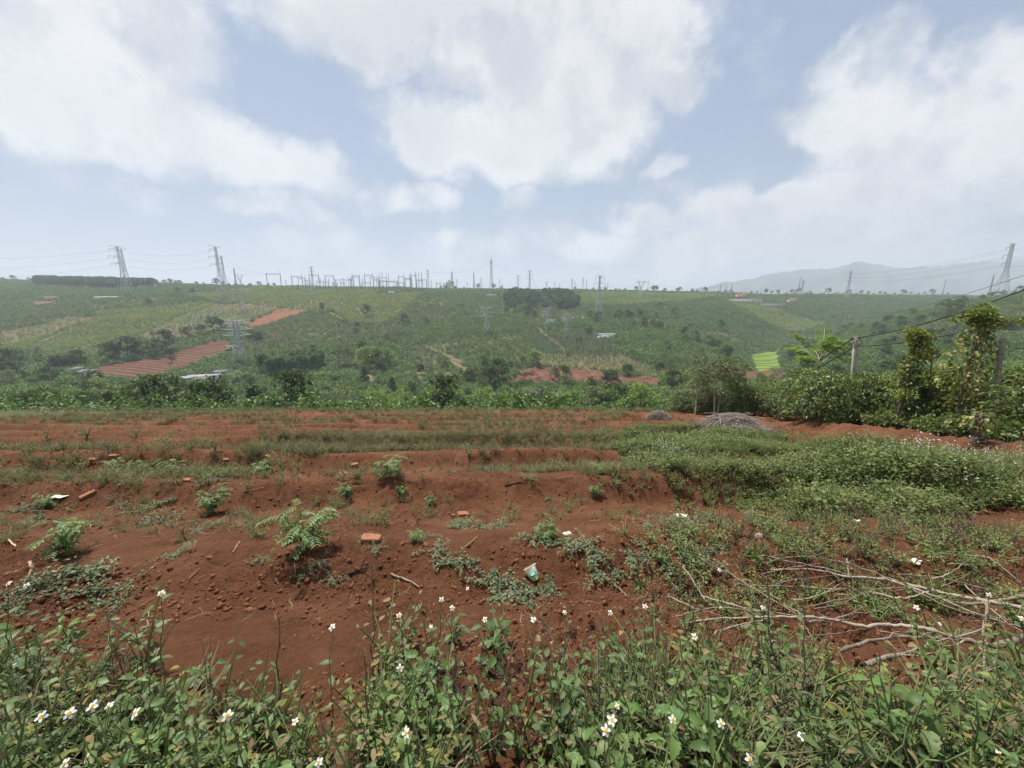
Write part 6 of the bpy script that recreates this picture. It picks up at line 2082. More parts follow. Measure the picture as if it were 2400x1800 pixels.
def tri_mesh(seed, mat):
    """leaf of three leaflets on a stalk"""
    r = np.random.default_rng(seed)
    mb = MB()
    for a, L_, x0 in ((0, .62, .38), (.95, .46, .3), (-.95, .46, .3)):
        n = 6
        V, Q = [], []
        a += r.normal(0, .12)
        for i in range(n + 1):
            f = i / n
            w = .26 * L_ * (math.sin(math.pi * min(1, f * .92 + .07)) ** .8) * (1 - f * .3) * (1 + .14 * (-1) ** i) if 0 < i < n else .003
            zc = .02 - (.22 + .12 * r.random()) * f * f * L_
            for sg in (-1, 0, 1):
                x, y = f * L_, sg * w
                V.append((x0 + x * math.cos(a) - y * math.sin(a), x * math.sin(a) + y * math.cos(a), zc + abs(sg) * w * .35))
            if i:
                for k_ in range(2):
                    q = (i - 1) * 3 + k_
                    Q.append((q, q + 3, q + 4, q + 1))
        mb.add(V, Q, r.uniform(.1, .9))
    mb.tube([(0, 0, 0), (.2, 0, .02), (.4, 0, .02)], [.012, .01, .008], 4, False, .5)
    return mb.mesh('leaf', M[mat])


LEAF = {k_: [leaf_mesh(900 + i, k_, 1, .56 + .07 * (i % 3), .12 + .09 * (i % 4)) for i in range(4)] + [tri_mesh(940 + i, k_) for i in range(5)] for k_ in ('weed', 'weed_lite', 'weed_y', 'weed_d')}
LEAF['weed_n'] = [leaf_mesh(930 + i, 'weed_n', 1, .26 + .05 * (i % 3), .15 + .1 * (i % 4)) for i in range(6)]
disc_m = MB().tube([(0, 0, -.35), (0, 0, .05), (0, 0, .26)], [.18, .46, .34], 10).mesh('flower', M['disc'])
petal_ms = []
for i in range(2):
    V, Q = [], []
    for j in range(5):
        f = j / 4
        w = (.10 + .24 * math.sin(math.pi * (.12 + .74 * f))) * (1 if j < 4 else .55)
        for sg in (-1, 0, 1):
            V.append((.22 + f * (1.0 if sg == 0 else .94), sg * w, .10 + .12 * f - .22 * f * f + abs(sg) * .05))
        if j:
            for k_ in range(2):
                a = (j - 1) * 3 + k_
                Q.append((a, a + 3, a + 4, a + 1))
    petal_ms.append(MB().add(V, Q).mesh('petal', M['petal']))
bud_m = MB().tube([(0, 0, 0), (0, 0, .5), (0, 0, 1.0), (0, 0, 1.35)], [.18, .42, .36, .1], 7).mesh('bud', M['bud'])
seed_m = MB()
r_ = np.random.default_rng(3)
D = rand_dirs(26, r_, -.2)
for d_ in D:
    seed_m.tube([d_ * .1, d_ * 1.1], .05, 3, False)
seed_m = seed_m.mesh('seed_head', M['deadstem'], False)


def flower(parent, c, s_, nrm, full=True):
    o = link('flower', disc_m, parent, c, Vector(nrm).to_track_quat('Z', 'Y').to_euler(), s_)
    for k_ in range(5 if full else random.choice((2, 3, 4))):
        link('petal', petal_ms[k_ % 2], o, None, (random.uniform(-.1, .1), random.uniform(-.15, .3), k_ * 1.2566 + random.uniform(-.2, .2)))
    return o


PITCHV = Vector((0, -.75, .66))


def front_weed(p, h, spread, nst, leaf, nfl, mat, single=True, seed=0):
    """leafy weed: stems, opposite leaves (each an object when close to the camera), flowers on thin stalks"""
    r = np.random.default_rng(seed)
    o = thing('flowering_weed', p, 0, 1, None, 'weed', 'leafy flowering weeds on the front bank')
    st, lf = MB(), MB()
    tips = []
    nl = 0
    for s_ in range(nst):
        a = s_ * 2.4 + r.uniform(0, 1.2)
        hh = h * r.uniform(.6, 1.0)
        sp = spread * r.uniform(.4, 1.1)
        e = np.array([math.cos(a) * sp, math.sin(a) * sp, hh])
        t = np.linspace(0, 1, 8)[:, None]
        B = e * np.array([1, 1, 0]) * t ** 1.4 + np.array([0, 0, hh]) * t + r.normal(0, .006, (8, 3)) * t
        B[0, 2] -= .03
        st.tube(B, np.linspace(.0048, .002, 8), 6, False)
        nodes = max(3, int(hh / .075))
        for i in range(nodes):
            f = .15 + .85 * (i + .3) / nodes
            c = np.array([np.interp(f, t[:, 0], B[:, j]) for j in range(3)])
            az = i * 1.57 + a
            L_ = leaf * r.uniform(.5, 1.25) * (1.2 - .65 * f)
            for sg in (0, math.pi):
                d = np.array([math.cos(az + sg), math.sin(az + sg), r.uniform(-.35, .35)])
                c2 = c + d * .012
                if single:
                    yaw = math.atan2(d[1], d[0])
                    pit = -math.atan2(d[2], 1)
                    link('leaf', LEAF[mat][int(r.integers(len(LEAF[mat])))], o, c2, (r.normal(0, .3), pit, yaw), L_)
                else:
                    lf.leaves(np.array([c2]), np.array([d]), L_, .55, 'ovate', .3, .22, v=float(np.clip(.15 + .5 * f + r.normal(0, .2), 0, 1)), r=r)
                nl += 1
        tips.append((B[-1], e))
    link('stem', st.mesh('stem', M['stem']), o)
    if not single:
        link('foliage', lf.mesh('leaves', M[mat], False), o)
    fs = MB()
    made = []
    for k_ in range(nfl):
        b0, e = tips[k_ % len(tips)]
        c = b0 + np.array([r.uniform(-.05, .05), r.uniform(-.05, .05), r.uniform(.05, .15)])
        fs.tube([b0 - np.array([0, 0, .02]), (b0 + c) / 2 + r.normal(0, .008, 3), c], [.0018, .0014, .0012], 4, False)
        made.append(c)
    if made:
        link('flower_stalk', fs.mesh('flower_stalk', M['stem']), o)
        for c in made:
            q = r.random()
            if q < .72:
                nv = PITCHV + Vector((r.normal(0, .5), r.normal(0, .35), r.uniform(.0, .9)))
                flower(o, c, .0095 * r.uniform(.8, 1.2), nv, r.random() < .6)
            elif q < .9:
                link('bud', bud_m, o, c, (r.normal(0, .4), r.normal(0, .4), 0), .008)
            else:
                link('seed_head', seed_m, o, c, None, .011)
    reg(o, random.choice(['']) + {'weed_lite': 'fresh pale-leaved weed', 'weed': 'dark broad-leaved weed', 'weed_n': 'narrow-leaved grey-green weed', 'weed_y': 'yellowing weed', 'weed_d': 'withered brown weed'}[mat] + ('' if not nfl else ' with white flowers'), p + Vector((0, 0, h * .6)))
    return o


# outline of the bank growth in the photo: height of the leaf tops along x
TOPX = [0, 120, 250, 380, 470, 560, 640, 720, 800, 900, 1000, 1100, 1250, 1400, 1550, 1700, 1900, 2100, 2300, 2400]
TOPY = [1430, 1470, 1450, 1510, 1560, 1600, 1590, 1580, 1590, 1470, 1430, 1500, 1480, 1470, 1430, 1440, 1480, 1520, 1490, 1480]
wid = 0
cells = []
for gy, (Yf, step) in enumerate([(.50, .12), (.64, .13), (.80, .15), (.98, .17), (1.18, .19), (1.40, .21), (1.64, .24), (1.9, .26)]):
    hw = (Yf + .5) * 1.55
    for x in np.arange(-hw, hw, step):
        cells.append((x + random.uniform(-.4, .4) * step, Yf + random.uniform(-.5, .5) * .15, gy))
random.shuffle(cells)
for (x, y_, gy) in cells:
    z = hz(x, y_)
    topmax = .62 if gy < 3 else .66
    h = random.uniform(.45, 1.0) * topmax
    pj = project((x, y_, z + h))[0]
    lim = np.interp(pj[0], TOPX, TOPY) + random.uniform(-60, 80) + (150 if gy > 2 else 90) * float(fbm(np.array([x * 2.1]), np.array([y_ * 2.1]), 3, 461)[0])
    if pj[1] < lim:                                     # taller than the growth in the photo: shorten, or leave the soil bare
        lo, hi = 0.02, h
        for _ in range(14):
            md = (lo + hi) / 2
            if project((x, y_, z + md))[0][1] < lim:
                hi = md
            else:
                lo = md
        h = lo
    if h < .12 or not (-160 < pj[0] < 2560):
        continue
    single = gy <= 3 and h > .2
    if wid > 230 or random.random() < (.04 if gy < 4 else .25):
        continue
    wid += 1
    lite = random.random() < (.34 if 850 < pj[0] < 1400 or pj[0] < 500 else .16)
    nfl = random.choice([0, 0, 0, 0, 0, 1, 1])
    front_weed(Vector((x, y_, z)), h, .09 + .10 * h, 3 if gy < 4 else 4, (.070 if not lite else .078) * random.uniform(.65, 1.25), nfl, 'weed_lite' if lite else random.choices(['weed', 'weed_n', 'weed_y', 'weed_d'], [62, 24, 8, 6])[0], single, 1000 + wid)
# low filling growth on the bank under the tall weeds
fill = [join_mesh(*weed_mesh(950 + i, .26, 40, .045, ('weed', 'weed_n', 'weed', 'weed_y')[i], .13, 6), 'bank_weed') for i in range(4)]
n_ = 1900
Yb = rng.uniform(.25, 2.1, n_)
Xb = rng.uniform(-1.6, 1.6, n_) * (Yb + .6)
Zb = height(Xb, Yb)
pj = project(np.stack([Xb, Yb, Zb + .2], 1))
kk = (pj[:, 1] > np.interp(pj[:, 0], TOPX, TOPY) + 20 + 120 * rng.random(n_)) & (fbm(Xb * 2.1, Yb * 2.1, 3, 461) < .3)
scatter('bank_undergrowth', fill + olive_src[:1] + dry_src[:1], np.stack([Xb, Yb, Zb], 1)[kk], rng.uniform(0, 6, kk.sum()), rng.uniform(.5, 1.15, kk.sum()), 'low leafy growth covering the front bank', 'undergrowth', idx=rng.choice(6, int(kk.sum()), p=[.3, .2, .28, .1, .06, .06]), tilt=.15)
dstk = []
for i in range(3):
    st, lf = weed_mesh(970 + i, .42, 26, .02, 'weed_d', .2, 6, 'rhomb', .5, sr=.55)
    st.materials[0] = M['deadstem']
    dstk.append(join_mesh(st, lf, 'dead_tangle'))
n_ = 330
Yb = rng.uniform(.5, 2.2, n_)
Xb = rng.uniform(-1.5, 1.5, n_) * (Yb + .6)
Zb = height(Xb, Yb)
pj = project(np.stack([Xb, Yb, Zb + .3], 1))
kk = (pj[:, 1] > np.interp(pj[:, 0], TOPX, TOPY) - 30) & (fbm(Xb * 1.5, Yb * 1.5, 2, 451) > -.1)
scatter('dry_tangle', dstk, np.stack([Xb, Yb, Zb], 1)[kk], rng.uniform(0, 6, kk.sum()), rng.uniform(.6, 1.1, kk.sum()), 'dry brown stalks tangled in the bank weeds', 'dry stalks', tilt=.25)

# tall dead stalks and flower stalks that stand up singly, by photo pixel: foot, top
for (fx, fy_, tx, ty, fl, lab) in [
        (1870, 1600, 1893, 1288, 0, 'dark dead stalk standing before the cut branches, right one of two'), (1830, 1580, 1793, 1300, 0, 'dark dead stalk crossing the cut branches, left one of two'), (1075, 1640, 1068, 1540, 0, 'short black dead stalk in the middle of the weeds'),
        (868, 1700, 852, 1530, 0, 'thin dark stalk with a seed head left of the tall flower clump'), (875, 1500, 872, 1330, 0, 'thin dry stalk standing on the soil below the stamped brick'), (655, 1580, 655, 1450, 0, 'brown seeding stalk at the edge of the bare soil'),
        (375, 1560, 378, 1390, 1, 'lone flower stalk rising before the bare soil on the left'), (20, 1470, 20, 1368, 1, 'large white flower with orange centre at the left edge'), (55, 1470, 62, 1372, 1, 'smaller white flower right of the large one at the left edge'), (778, 1610, 778, 1470, 1, 'white flower standing alone against the red soil'),
        (960, 1500, 935, 1442, 1, 'orange-white flower on the tall middle clump, leftmost'), (1010, 1500, 1035, 1405, 1, 'topmost white flower of the tall middle clump'), (1055, 1500, 1060, 1425, 1, 'white flower right of the topmost one in the middle clump'), (1130, 1520, 1136, 1452, 1, 'white flower on a bent stalk right of the middle clump'),
        (1250, 1530, 1250, 1452, 1, 'white flower near the crushed carton, low in the weeds'), (1510, 1480, 1512, 1422, 1, 'white flower at the start of the branch tangle'), (1430, 1480, 1430, 1436, 1, 'white flower left of the branch tangle'), (1690, 1380, 1686, 1336, 1, 'white flower cluster at the left tips of the cut branches'),
        (1790, 1470, 1788, 1424, 1, 'white flower before the long lower branch'), (2150, 1460, 2148, 1424, 1, 'broad white flower before the thick branches'), (2300, 1420, 2318, 1394, 1, 'white flower over the thick branches at the right'), (2390, 1480, 2396, 1450, 1, 'white flower at the right edge by the branches'),
        (1420, 1790, 1420, 1712, 1, 'large white flower low in front, right of the middle'), (1433, 1790, 1434, 1688, 1, 'white flower just above the large low one'), (952, 1800, 952, 1718, 1, 'orange-centred flower low in front, left of the middle'), (535, 1790, 533, 1678, 1, 'white flower with yellow centre low at the left'), (95, 1790, 97, 1680, 1, 'white flower with orange centre at the lower left'),
        (160, 1780, 163, 1672, 1, 'white flower right of the one at the lower left'), (215, 1770, 218, 1655, 1, 'yellow-centred flower third from the lower left'), (315, 1780, 317, 1672, 1, 'white flower fourth from the lower left'), (1755, 1800, 1757, 1780, 1, 'white flower at the bottom edge before the branches'), (150, 1800, 152, 1790, 1, 'white flower at the bottom edge on the left'), (203, 1800, 204, 1776, 1, 'orange and white flower at the bottom edge on the left')]:
    gp = ground_at(fx, min(fy_ + 120, 1795), .35, 12)
    Yt = gp.y * .97
    tp = at(tx, ty, max(Yt, .5))
    gp.z = hz(gp.x, gp.y)
    if fl and ty > 1560:
        Yt = .78
        tp = at(tx, ty, Yt)
        gp = Vector((tp[0], Yt + .05, hz(tp[0], Yt + .05)))
    d = np.array(tp) - np.array(gp)
    r_ = np.random.default_rng(int(fx))
    t = np.linspace(0, 1, 9)[:, None]
    B = d * t + r_.normal(0, .008, (9, 3)) * np.sin(t * 3.14)
    B[0, 2] -= .03
    if fl:
        o = thing('flower_stalk', gp, 0, 1, lab, 'flower', 'single flowers of the front bank')
        link('stem', MB().tube(B, np.linspace(.0035, .0014, 9), 6, False).mesh('stem', M['stem']), o)
        flower(o, d, .0115, PITCHV + Vector((r_.normal(0, .4), 0, r_.uniform(.1, .8))))
        lm = MB()
        for i in range(3):
            f = .3 + .2 * i
            a = r_.uniform(0, 6)
            lm.leaves(np.array([d * f]), np.array([[math.cos(a), math.sin(a), .2]]), .05, .5, 'ovate', .2, .2, r=r_)
        link('foliage', lm.mesh('leaves', M['weed'], False), o)
    else:
        o = thing('dead_stalk', gp, 0, 1, lab, 'stalk', 'dead stalks in the front weeds')
        sb = MB().tube(B, np.linspace(.0036, .0014, 9), 6, False)
        for i in range(9):
            f = r_.uniform(.3, 1)
            a = r_.uniform(0, 6)
            c = d * f
            sb.tube([c, c + np.array([math.cos(a) * .05, math.sin(a) * .05, .05])], [.0016, .0008], 4, False)
        link('stem', sb.mesh('stem', M['deadstem']), o)
        link('seed_head', seed_m, o, d, None, .012)

# ------------------------------------------------------------------ cut branches, brush piles, litter
def branch(poly, r0, r1, label, lift=30, name='cut_branch', mat='stick', dY=0.0, group='cut branches heaped at the right'):
    """poly: photo pixels along the branch; each point stands over the soil a little in front of it"""
    P_ = []
    for (x, y) in poly:
        g = ground_at(x, y + lift, .8, 12)
        P_.append(at(x, y, g.y + dY))
    P_ = np.array(P_)
    n = len(P_)
    s0 = np.linspace(0, n - 1, n * 5)
    Q_ = np.stack([np.interp(s0, np.arange(n), P_[:, j]) for j in range(3)], 1)
    k3 = np.array([.06, .24, .40, .24, .06])
    Q2 = np.stack([np.convolve(np.pad(Q_[:, j], 2, mode='edge'), k3, 'valid') for j in range(3)], 1)
    r_ = np.random.default_rng(int(poly[0][0] * 7 + poly[0][1]))
    Q2 = Q2 + r_.normal(0, .0025, Q2.shape)
    rad_ = np.linspace(r0, r1, len(Q2)) * (1 + .10 * r_.normal(0, 1, len(Q2)))
    root = Q2[0].copy()
    o = link(name, MB().tube(Q2 - root, rad_, 9).mesh(name, M[mat]), None, root)
    tag(o, label, 'branch', group)
    if r0 > .009:
        for k_ in range(3):
            i = int(r_.integers(3, len(Q2) - 2))
            e = np.array([r_.normal(0, .10), r_.normal(0, .06), abs(r_.normal(0, .06))])
            link('side_twig', MB().tube([Q2[i] - root, Q2[i] - root + e * .5 + r_.normal(0, .01, 3), Q2[i] - root + e], [r0 * .32, r0 * .22, r0 * .1], 6).mesh('side_twig', M[mat]), o)
    return o


BR = [([(2420, 1432), (2396, 1425), (2309, 1408), (2233, 1396), (2160, 1378), (2085, 1360), (2034, 1354), (1976, 1351), (1936, 1338), (1880, 1334), (1800, 1336)], .017, .006, 'thickest grey branch running from the right edge to the heap middle'),
      ([(2410, 1396), (2323, 1412), (2269, 1417), (2215, 1408), (2142, 1378), (2070, 1350), (1998, 1323), (1907, 1305), (1840, 1305), (1790, 1322)], .012, .004, 'long arched branch forming the upper edge of the heap'),
      ([(2193, 1477), (2135, 1468), (2088, 1464), (2016, 1468), (1962, 1455), (1907, 1446), (1799, 1446), (1726, 1448), (1654, 1453), (1590, 1462)], .013, .006, 'long straight lower branch with pale bark'),
      ([(2420, 1488), (2334, 1517), (2287, 1506), (2243, 1495), (2190, 1480), (2100, 1462)], .018, .009, 'thick bent branch at the lower right of the heap'),
      ([(2030, 1556), (2048, 1549), (2106, 1535), (2171, 1517), (2197, 1492)], .013, .010, 'short pale broken branch lying under the heap'),
      ([(1960, 1530), (2034, 1502), (2106, 1492), (2178, 1495), (2250, 1500)], .010, .007, 'brown branch curving below the long straight one'),
      ([(2316, 1408), (2305, 1481), (2311, 1517), (2303, 1582)], .009, .006, 'upright pale twig crossing the thick branches at the right'),
      ([(2338, 1524), (2330, 1560), (2273, 1597)], .012, .006, 'hooked branch end below the thick bent branch'),
      ([(1720, 1368), (1755, 1372), (1817, 1374), (1889, 1376), (1962, 1382), (2070, 1381), (2135, 1376), (2175, 1390)], .007, .005, 'straight middle branch crossing the heap'),
      ([(2035, 1385), (2106, 1403), (2142, 1398), (2190, 1382)], .008, .006, 'short sagging branch in the heap middle'),
      ([(1780, 1300), (1850, 1316), (1930, 1330), (2000, 1352), (2080, 1372)], .006, .003, 'thin twig along the top left of the heap'),
      ([(1600, 1325), (1660, 1415)], .005, .003, 'thin slanting twig at the far left of the heap'), ([(1636, 1394), (1752, 1427), (1824, 1436), (1900, 1448)], .006, .003, 'thin twig above the long lower branch'),
      ([(1580, 1445), (1680, 1422), (1800, 1434)], .006, .003, 'curved twig at the left end of the long lower branch'), ([(1640, 1310), (1720, 1350), (1800, 1400), (1870, 1440)], .006, .003, 'twig slanting down through the left of the heap'),
      ([(1670, 1485), (1740, 1462), (1800, 1450)], .006, .004, 'twig rising to the long lower branch from the left'), ([(1985, 1306), (1990, 1360)], .005, .004, 'small upright twig behind the heap'),
      ([(2100, 1346), (2200, 1352), (2300, 1378), (2400, 1400)], .006, .004, 'thin straight twig behind the thickest branch'), ([(2260, 1300), (2320, 1306), (2400, 1370)], .006, .003, 'thin bent twig above the weeds at the right edge'),
      ([(1780, 1346), (1850, 1330), (1930, 1320)], .005, .003, 'slender twig under the arched branch'), ([(1760, 1390), (1850, 1360), (1960, 1348)], .005, .003, 'slender twig crossing the heap left of its middle'), ([(2060, 1350), (2180, 1392), (2290, 1440), (2400, 1472)], .006, .003, 'thin twig fanning to the lower right'),
      ([(2120, 1372), (2240, 1432), (2380, 1455)], .005, .003, 'second thin twig fanning to the lower right'), ([(1900, 1420), (2000, 1400), (2060, 1378)], .005, .003, 'short twig leaning on the straight middle branch'), ([(1560, 1395), (1640, 1430), (1700, 1446)], .005, .003, 'twig end at the left tip of the heap')]
for (poly, r0, r1, lab) in BR:
    branch(poly, r0 * 1.0, r1 * .8, lab)
TW = []
for i in range(26):                                # brown twigs tangled through the heap
    x, y = random.uniform(1600, 2330), random.uniform(1300, 1520)
    L_ = random.uniform(70, 220)
    a = random.gauss(.12, .35)
    o = branch([(x + L_ * f * math.cos(a), y + L_ * f * math.sin(a) + 12 * math.sin(f * 3)) for f in (0, .35, .7, 1)], random.uniform(.003, .006), .0015, None, random.choice([10, 20, 35]), 'thin_twig', random.choice(['stick', 'deadstem', 'stick']), 0, 'thin twigs tangled through the branch heap')
    reg(o, 'thin brown twig', o.location)
for (poly, r0, r1, lab, mt) in [
        ([(69, 1316), (72, 1335), (66, 1362)], .010, .007, 'pale broken stick standing in the soil at the left', 'root'), ([(55, 1395), (90, 1365), (130, 1350)], .011, .007, 'pale thick stick lying at the left by the creeping weed', 'root'),
        ([(18, 1262), (38, 1284)], .008, .007, 'short pale stick at the left edge', 'root'), ([(815, 1344), (860, 1330)], .013, .008, 'charred dark stick on the soil', 'char'), ([(915, 1345), (945, 1356), (985, 1375)], .008, .005, 'split grey stick lying right of the charred one', 'stick'),
        ([(1088, 1284), (1105, 1270), (1120, 1257)], .007, .005, 'pale stick leaning in a creeping weed', 'root'), ([(745, 1318), (755, 1332), (775, 1342)], .004, .003, 'curly pale root below the bushy seedling', 'root'), ([(385, 1234), (420, 1225), (470, 1218)], .008, .004, 'pale stick below the slim seedling', 'root'),
        ([(545, 1295), (562, 1268)], .004, .003, 'thin pale root between the seedlings', 'root'), ([(440, 1357), (470, 1330)], .004, .002, 'thin curved root on the bare soil', 'root'), ([(570, 1152), (620, 1142)], .006, .004, 'thin stick on the ridge face', 'root'), ([(1180, 1138), (1245, 1124)], .014, .006, 'dark root lying on the terrace edge', 'char'),
        ([(1355, 1200), (1362, 1190), (1380, 1187)], .004, .003, 'small bent root on the far right soil', 'root'), ([(1380, 1221), (1410, 1219)], .004, .003, 'short pale root near the weed patch', 'root'), ([(1410, 1350), (1445, 1372), (1470, 1400)], .009, .005, 'brown stem trailing into the front weeds', 'stick'),
        ([(305, 1490), (345, 1470), (350, 1428)], .004, .003, 'curving pale root before the left weeds', 'root'), ([(1300, 1122), (1345, 1114)], .006, .004, 'straw-coloured stick on the terrace', 'root'), ([(820, 1142), (865, 1138)], .006, .004, 'pale stick by the low seedling', 'root'), ([(0, 1215), (60, 1198), (120, 1196)], .006, .003, 'long thin stick at the left edge', 'root')]:
    branch(poly, r0, r1, lab, 4, 'loose_stick', mt, 0, 'loose sticks on the soil')

# two brush piles at the far side of the weed patch
def brush_pile(px, py, wpx, hpx, label, n, seed):
    p = ground_at(px, py, 8, 60)
    r = np.random.default_rng(seed)
    w = wpx / F * p.y * 1.02
    h = hpx / F * p.y
    o = thing('brush_pile', p, 0, 1, label, 'brush pile')
    rest_ = MB()
    for i in range(n):
        a = r.normal(0, .5) + (math.pi if r.random() < .5 else 0)
        L_ = r.uniform(.5, 1.6) * w * .33
        cx = r.normal(0, .22) * w
        cyy = r.normal(0, .2) * w * .6
        prof = max(0, 1 - (cx / (w * .52)) ** 2) * max(.1, 1 - (cyy / (w * .42)) ** 2)
        cz = h * prof * r.uniform(.25, 1.02)
        gz = hz(p.x + cx, p.y + cyy) - p.z
        t = np.linspace(-.5, .5, 5)
        B = np.stack([cx + math.cos(a) * L_ * t, cyy + math.sin(a) * L_ * t, gz + cz + .02 - (2.2 * h) * t * t * r.uniform(.1, .5) + r.normal(0, .02, 5) + L_ * t * r.normal(0, .12)], 1)
        rr_ = r.uniform(.006, .016)
        if i < 44:
            link('branch', MB().tube(B, np.linspace(rr_ * 1.4, rr_ * .6, 5), 5).mesh('branch', M['brush']), o)
        else:
            rest_.tube(B, np.linspace(rr_, rr_ * .5, 5), 4, False)
    q = link('twigs', rest_.mesh('twigs', M['brush']), o)
    q['kind'] = 'stuff'


brush_pile(1718, 1016, 165, 40, 'big heap of bleached cut brushwood beyond the weed patch', 620, 1)
brush_pile(1545, 980, 56, 18, 'small grey heap of brushwood at the far edge of the field', 240, 2)

# ---- bricks and scraps
mb_, b_ = new_mat('fired_brick')
nz_ = b_.noise(b_.n('ShaderNodeTexCoord').outputs['Object'], 22, 6, .65)
cc_ = b_.ramp(nz_, [(.3, (.22, .09, .05)), (.5, (.33, .145, .08)), (.72, (.42, .22, .135))])
st2 = b_.noise(b_.n('ShaderNodeTexCoord').outputs['Object'], 9, 5, .65)
cc_ = b_.mix(b_.m('MULTIPLY', b_.sstep(st2, .46, .66), .75), cc_, (.125, .05, .028, 1))
pb_ = b_.n('ShaderNodeBsdfPrincipled')
b_.nt.links.new(cc_, pb_.inputs['Base Color'])
pb_.inputs['Roughness'].default_value, pb_.inputs['Specular IOR Level'].default_value = .9, .15
out(b_, pb_.outputs[0])
M['brick'] = mb_


def brick_mesh(l, w, h, seed, chip=.0):
    """brick with worn edges, grooved face"""
    r = np.random.default_rng(seed)
    import bmesh
    bm = bmesh.new()
    bmesh.ops.create_cube(bm, size=1)
    bmesh.ops.scale(bm, vec=(l, w, h), verts=bm.verts)
    bmesh.ops.bevel(bm, geom=list(bm.edges), offset=.006, segments=2, affect='EDGES')
    for v in bm.verts:
        v.co += Vector(r.normal(0, .0012, 3))
        if chip and v.co.x > l * .3 and v.co.y * r.choice([1]) > -w * .1:
            v.co.x -= chip * (.4 + .6 * abs(v.co.y / w))
            v.co.z *= .8
    me_ = bpy.data.meshes.new('brick')
    bm.to_mesh(me_)
    bm.free()
    me_.materials.append(M['brick'])
    return me_


BK = [(870, 1268, 0, .17, .10, .055, (.05, .12, .10), 'orange stamped brick lying flat on the bare soil'), (1086, 1208, .02, .16, .08, .06, (.2, .2, .5), 'split orange brick in the middle of the field'), (1062, 1210, .02, .06, .05, .035, (.1, .3, 1.2), 'brick chip beside the split orange brick'),
      (208, 1160, .02, .19, .08, .05, (.25, -.35, .75), 'long brick tilted on the ridge at the left'), (268, 1070, 0, .20, .09, .06, (.1, 0, .1), 'brick lying among the weeds on the left terrace'), (217, 1078, 0, .14, .08, .05, (.2, .1, .3), 'half brick left of the one on the left terrace'),
      (530, 1080, 0, .12, .09, .08, (.3, .2, .8), 'rounded brick lump in the weeds left of the dry band'), (550, 1110, .02, .17, .09, .05, (.1, .2, .2), 'brick piece at the edge of the left terrace'), (805, 1112, 0, .18, .12, .06, (.3, .1, .6), 'broken brick below the dry weed band'),
      (832, 1090, 0, .16, .10, .06, (.2, -.1, .2), 'small brick lump above the broken one'), (440, 1127, 0, .10, .08, .05, (.2, .1, .2), 'little brick fragment on the left ridge')]
for i, (px, py, dz, l, w, h, rot, lab) in enumerate(BK):
    p = ground_at(px, py, 1, 40)
    o = link('brick', brick_mesh(l, w, h, 50 + i, 0 if i == 0 else .035), None, (p.x, p.y, p.z + h * (.38 if i == 0 else .24)), rot)
    o.name = 'loose_brick'
    tag(o, lab, 'brick', 'bricks lying on the field')
    if i == 0:
        # stamped characters and the pressed groove on the face of the brick
        fc = bpy.data.curves.new('stamp', 'FONT')
        fc.body = '85.M'
        fc.size, fc.extrude = .05, .0012
        fc.align_x, fc.align_y = 'CENTER', 'CENTER'
        tmp = bpy.data.objects.new('stamp', fc)
        me_ = bpy.data.meshes.new_from_object(tmp)
        bpy.data.objects.remove(tmp)
        me_.materials.clear()
        me_.materials.append(M['roof_red'])
        s_ = link('stamp', me_, o, (-.012, .018, h / 2 + .0006))
        link('groove', MB().box((-l * .42, -.022, h / 2 - .004), (l * .42, -.016, h / 2 + .0008)).mesh('groove', M['roof_red'], False), o)

# crushed drink carton
cm_, b_ = new_mat('carton_print')
tcx = b_.n('ShaderNodeTexCoord').outputs['Object']
sx_ = b_.n('ShaderNodeSeparateXYZ')
b_.nt.links.new(tcx, sx_.inputs[0])
wv = b_.m('ADD', sx_.outputs[2], b_.m('MULTIPLY', sx_.outputs[0], .22))
cc_ = b_.ramp(b_.m('ADD', b_.m('MULTIPLY', wv, 8.0), .12), [(0, (.16, .30, .12)), (.22, (.45, .50, .16)), (.30, (.62, .60, .28)), (.42, (.22, .38, .16)), (.55, (.55, .66, .38)), (.8, (.74, .78, .60)), (.95, (.80, .74, .52))])
for e in b_.nt.nodes:
    if e.type == 'VALTORGB':
        e.color_ramp.interpolation = 'EASE'
pb_ = b_.n('ShaderNodeBsdfPrincipled')
b_.nt.links.new(cc_, pb_.inputs['Base Color'])
pb_.inputs['Roughness'].default_value = .5
out(b_, pb_.outputs[0])
p = ground_at(1256, 1360, 1, 20)
o = thing('crushed_carton', (p.x, p.y, p.z + .005), 0.25, 1, 'crushed green and white drink carton on the soil', 'carton')
o.rotation_euler = (-.55, -.45, .2)
V = []
nseg = 20
for z, (a, c) in ((0, (.030, .024)), (.02, (.038, .030)), (.05, (.044, .032)), (.085, (.050, .034)), (.11, (.054, .030))):
    for i in range(nseg):
        t = i / nseg * 6.2832
        k1 = 1 + .10 * math.sin(3 * t + z * 60) - .22 * max(0, math.cos(t + 1.3)) * (z > .01)
        V.append((math.copysign(abs(math.cos(t)) ** .7, math.cos(t)) * a * k1, math.copysign(abs(math.sin(t)) ** .7, math.sin(t)) * c * k1, z))
Q = [(k_ * nseg + i, k_ * nseg + (i + 1) % nseg, (k_ + 1) * nseg + (i + 1) % nseg, (k_ + 1) * nseg + i) for k_ in range(4) for i in range(nseg)]
body = link('body', MB().add(V, Q).add(V[:nseg], [(0, i, i + 1) for i in range(1, nseg - 1)]).mesh('body', cm_), o)
rim = MB()
tt = np.arange(nseg + 1) / nseg * 6.2832
rim.tube(np.array([V[4 * nseg + i % nseg] for i in range(nseg + 1)]), .0025, 5, False)
link('rim', rim.mesh('rim', M['litter']), o)
lb = MB().tube([(.0, -.036, .03), (.0, -.040, .055)], [.017, .019], 10)
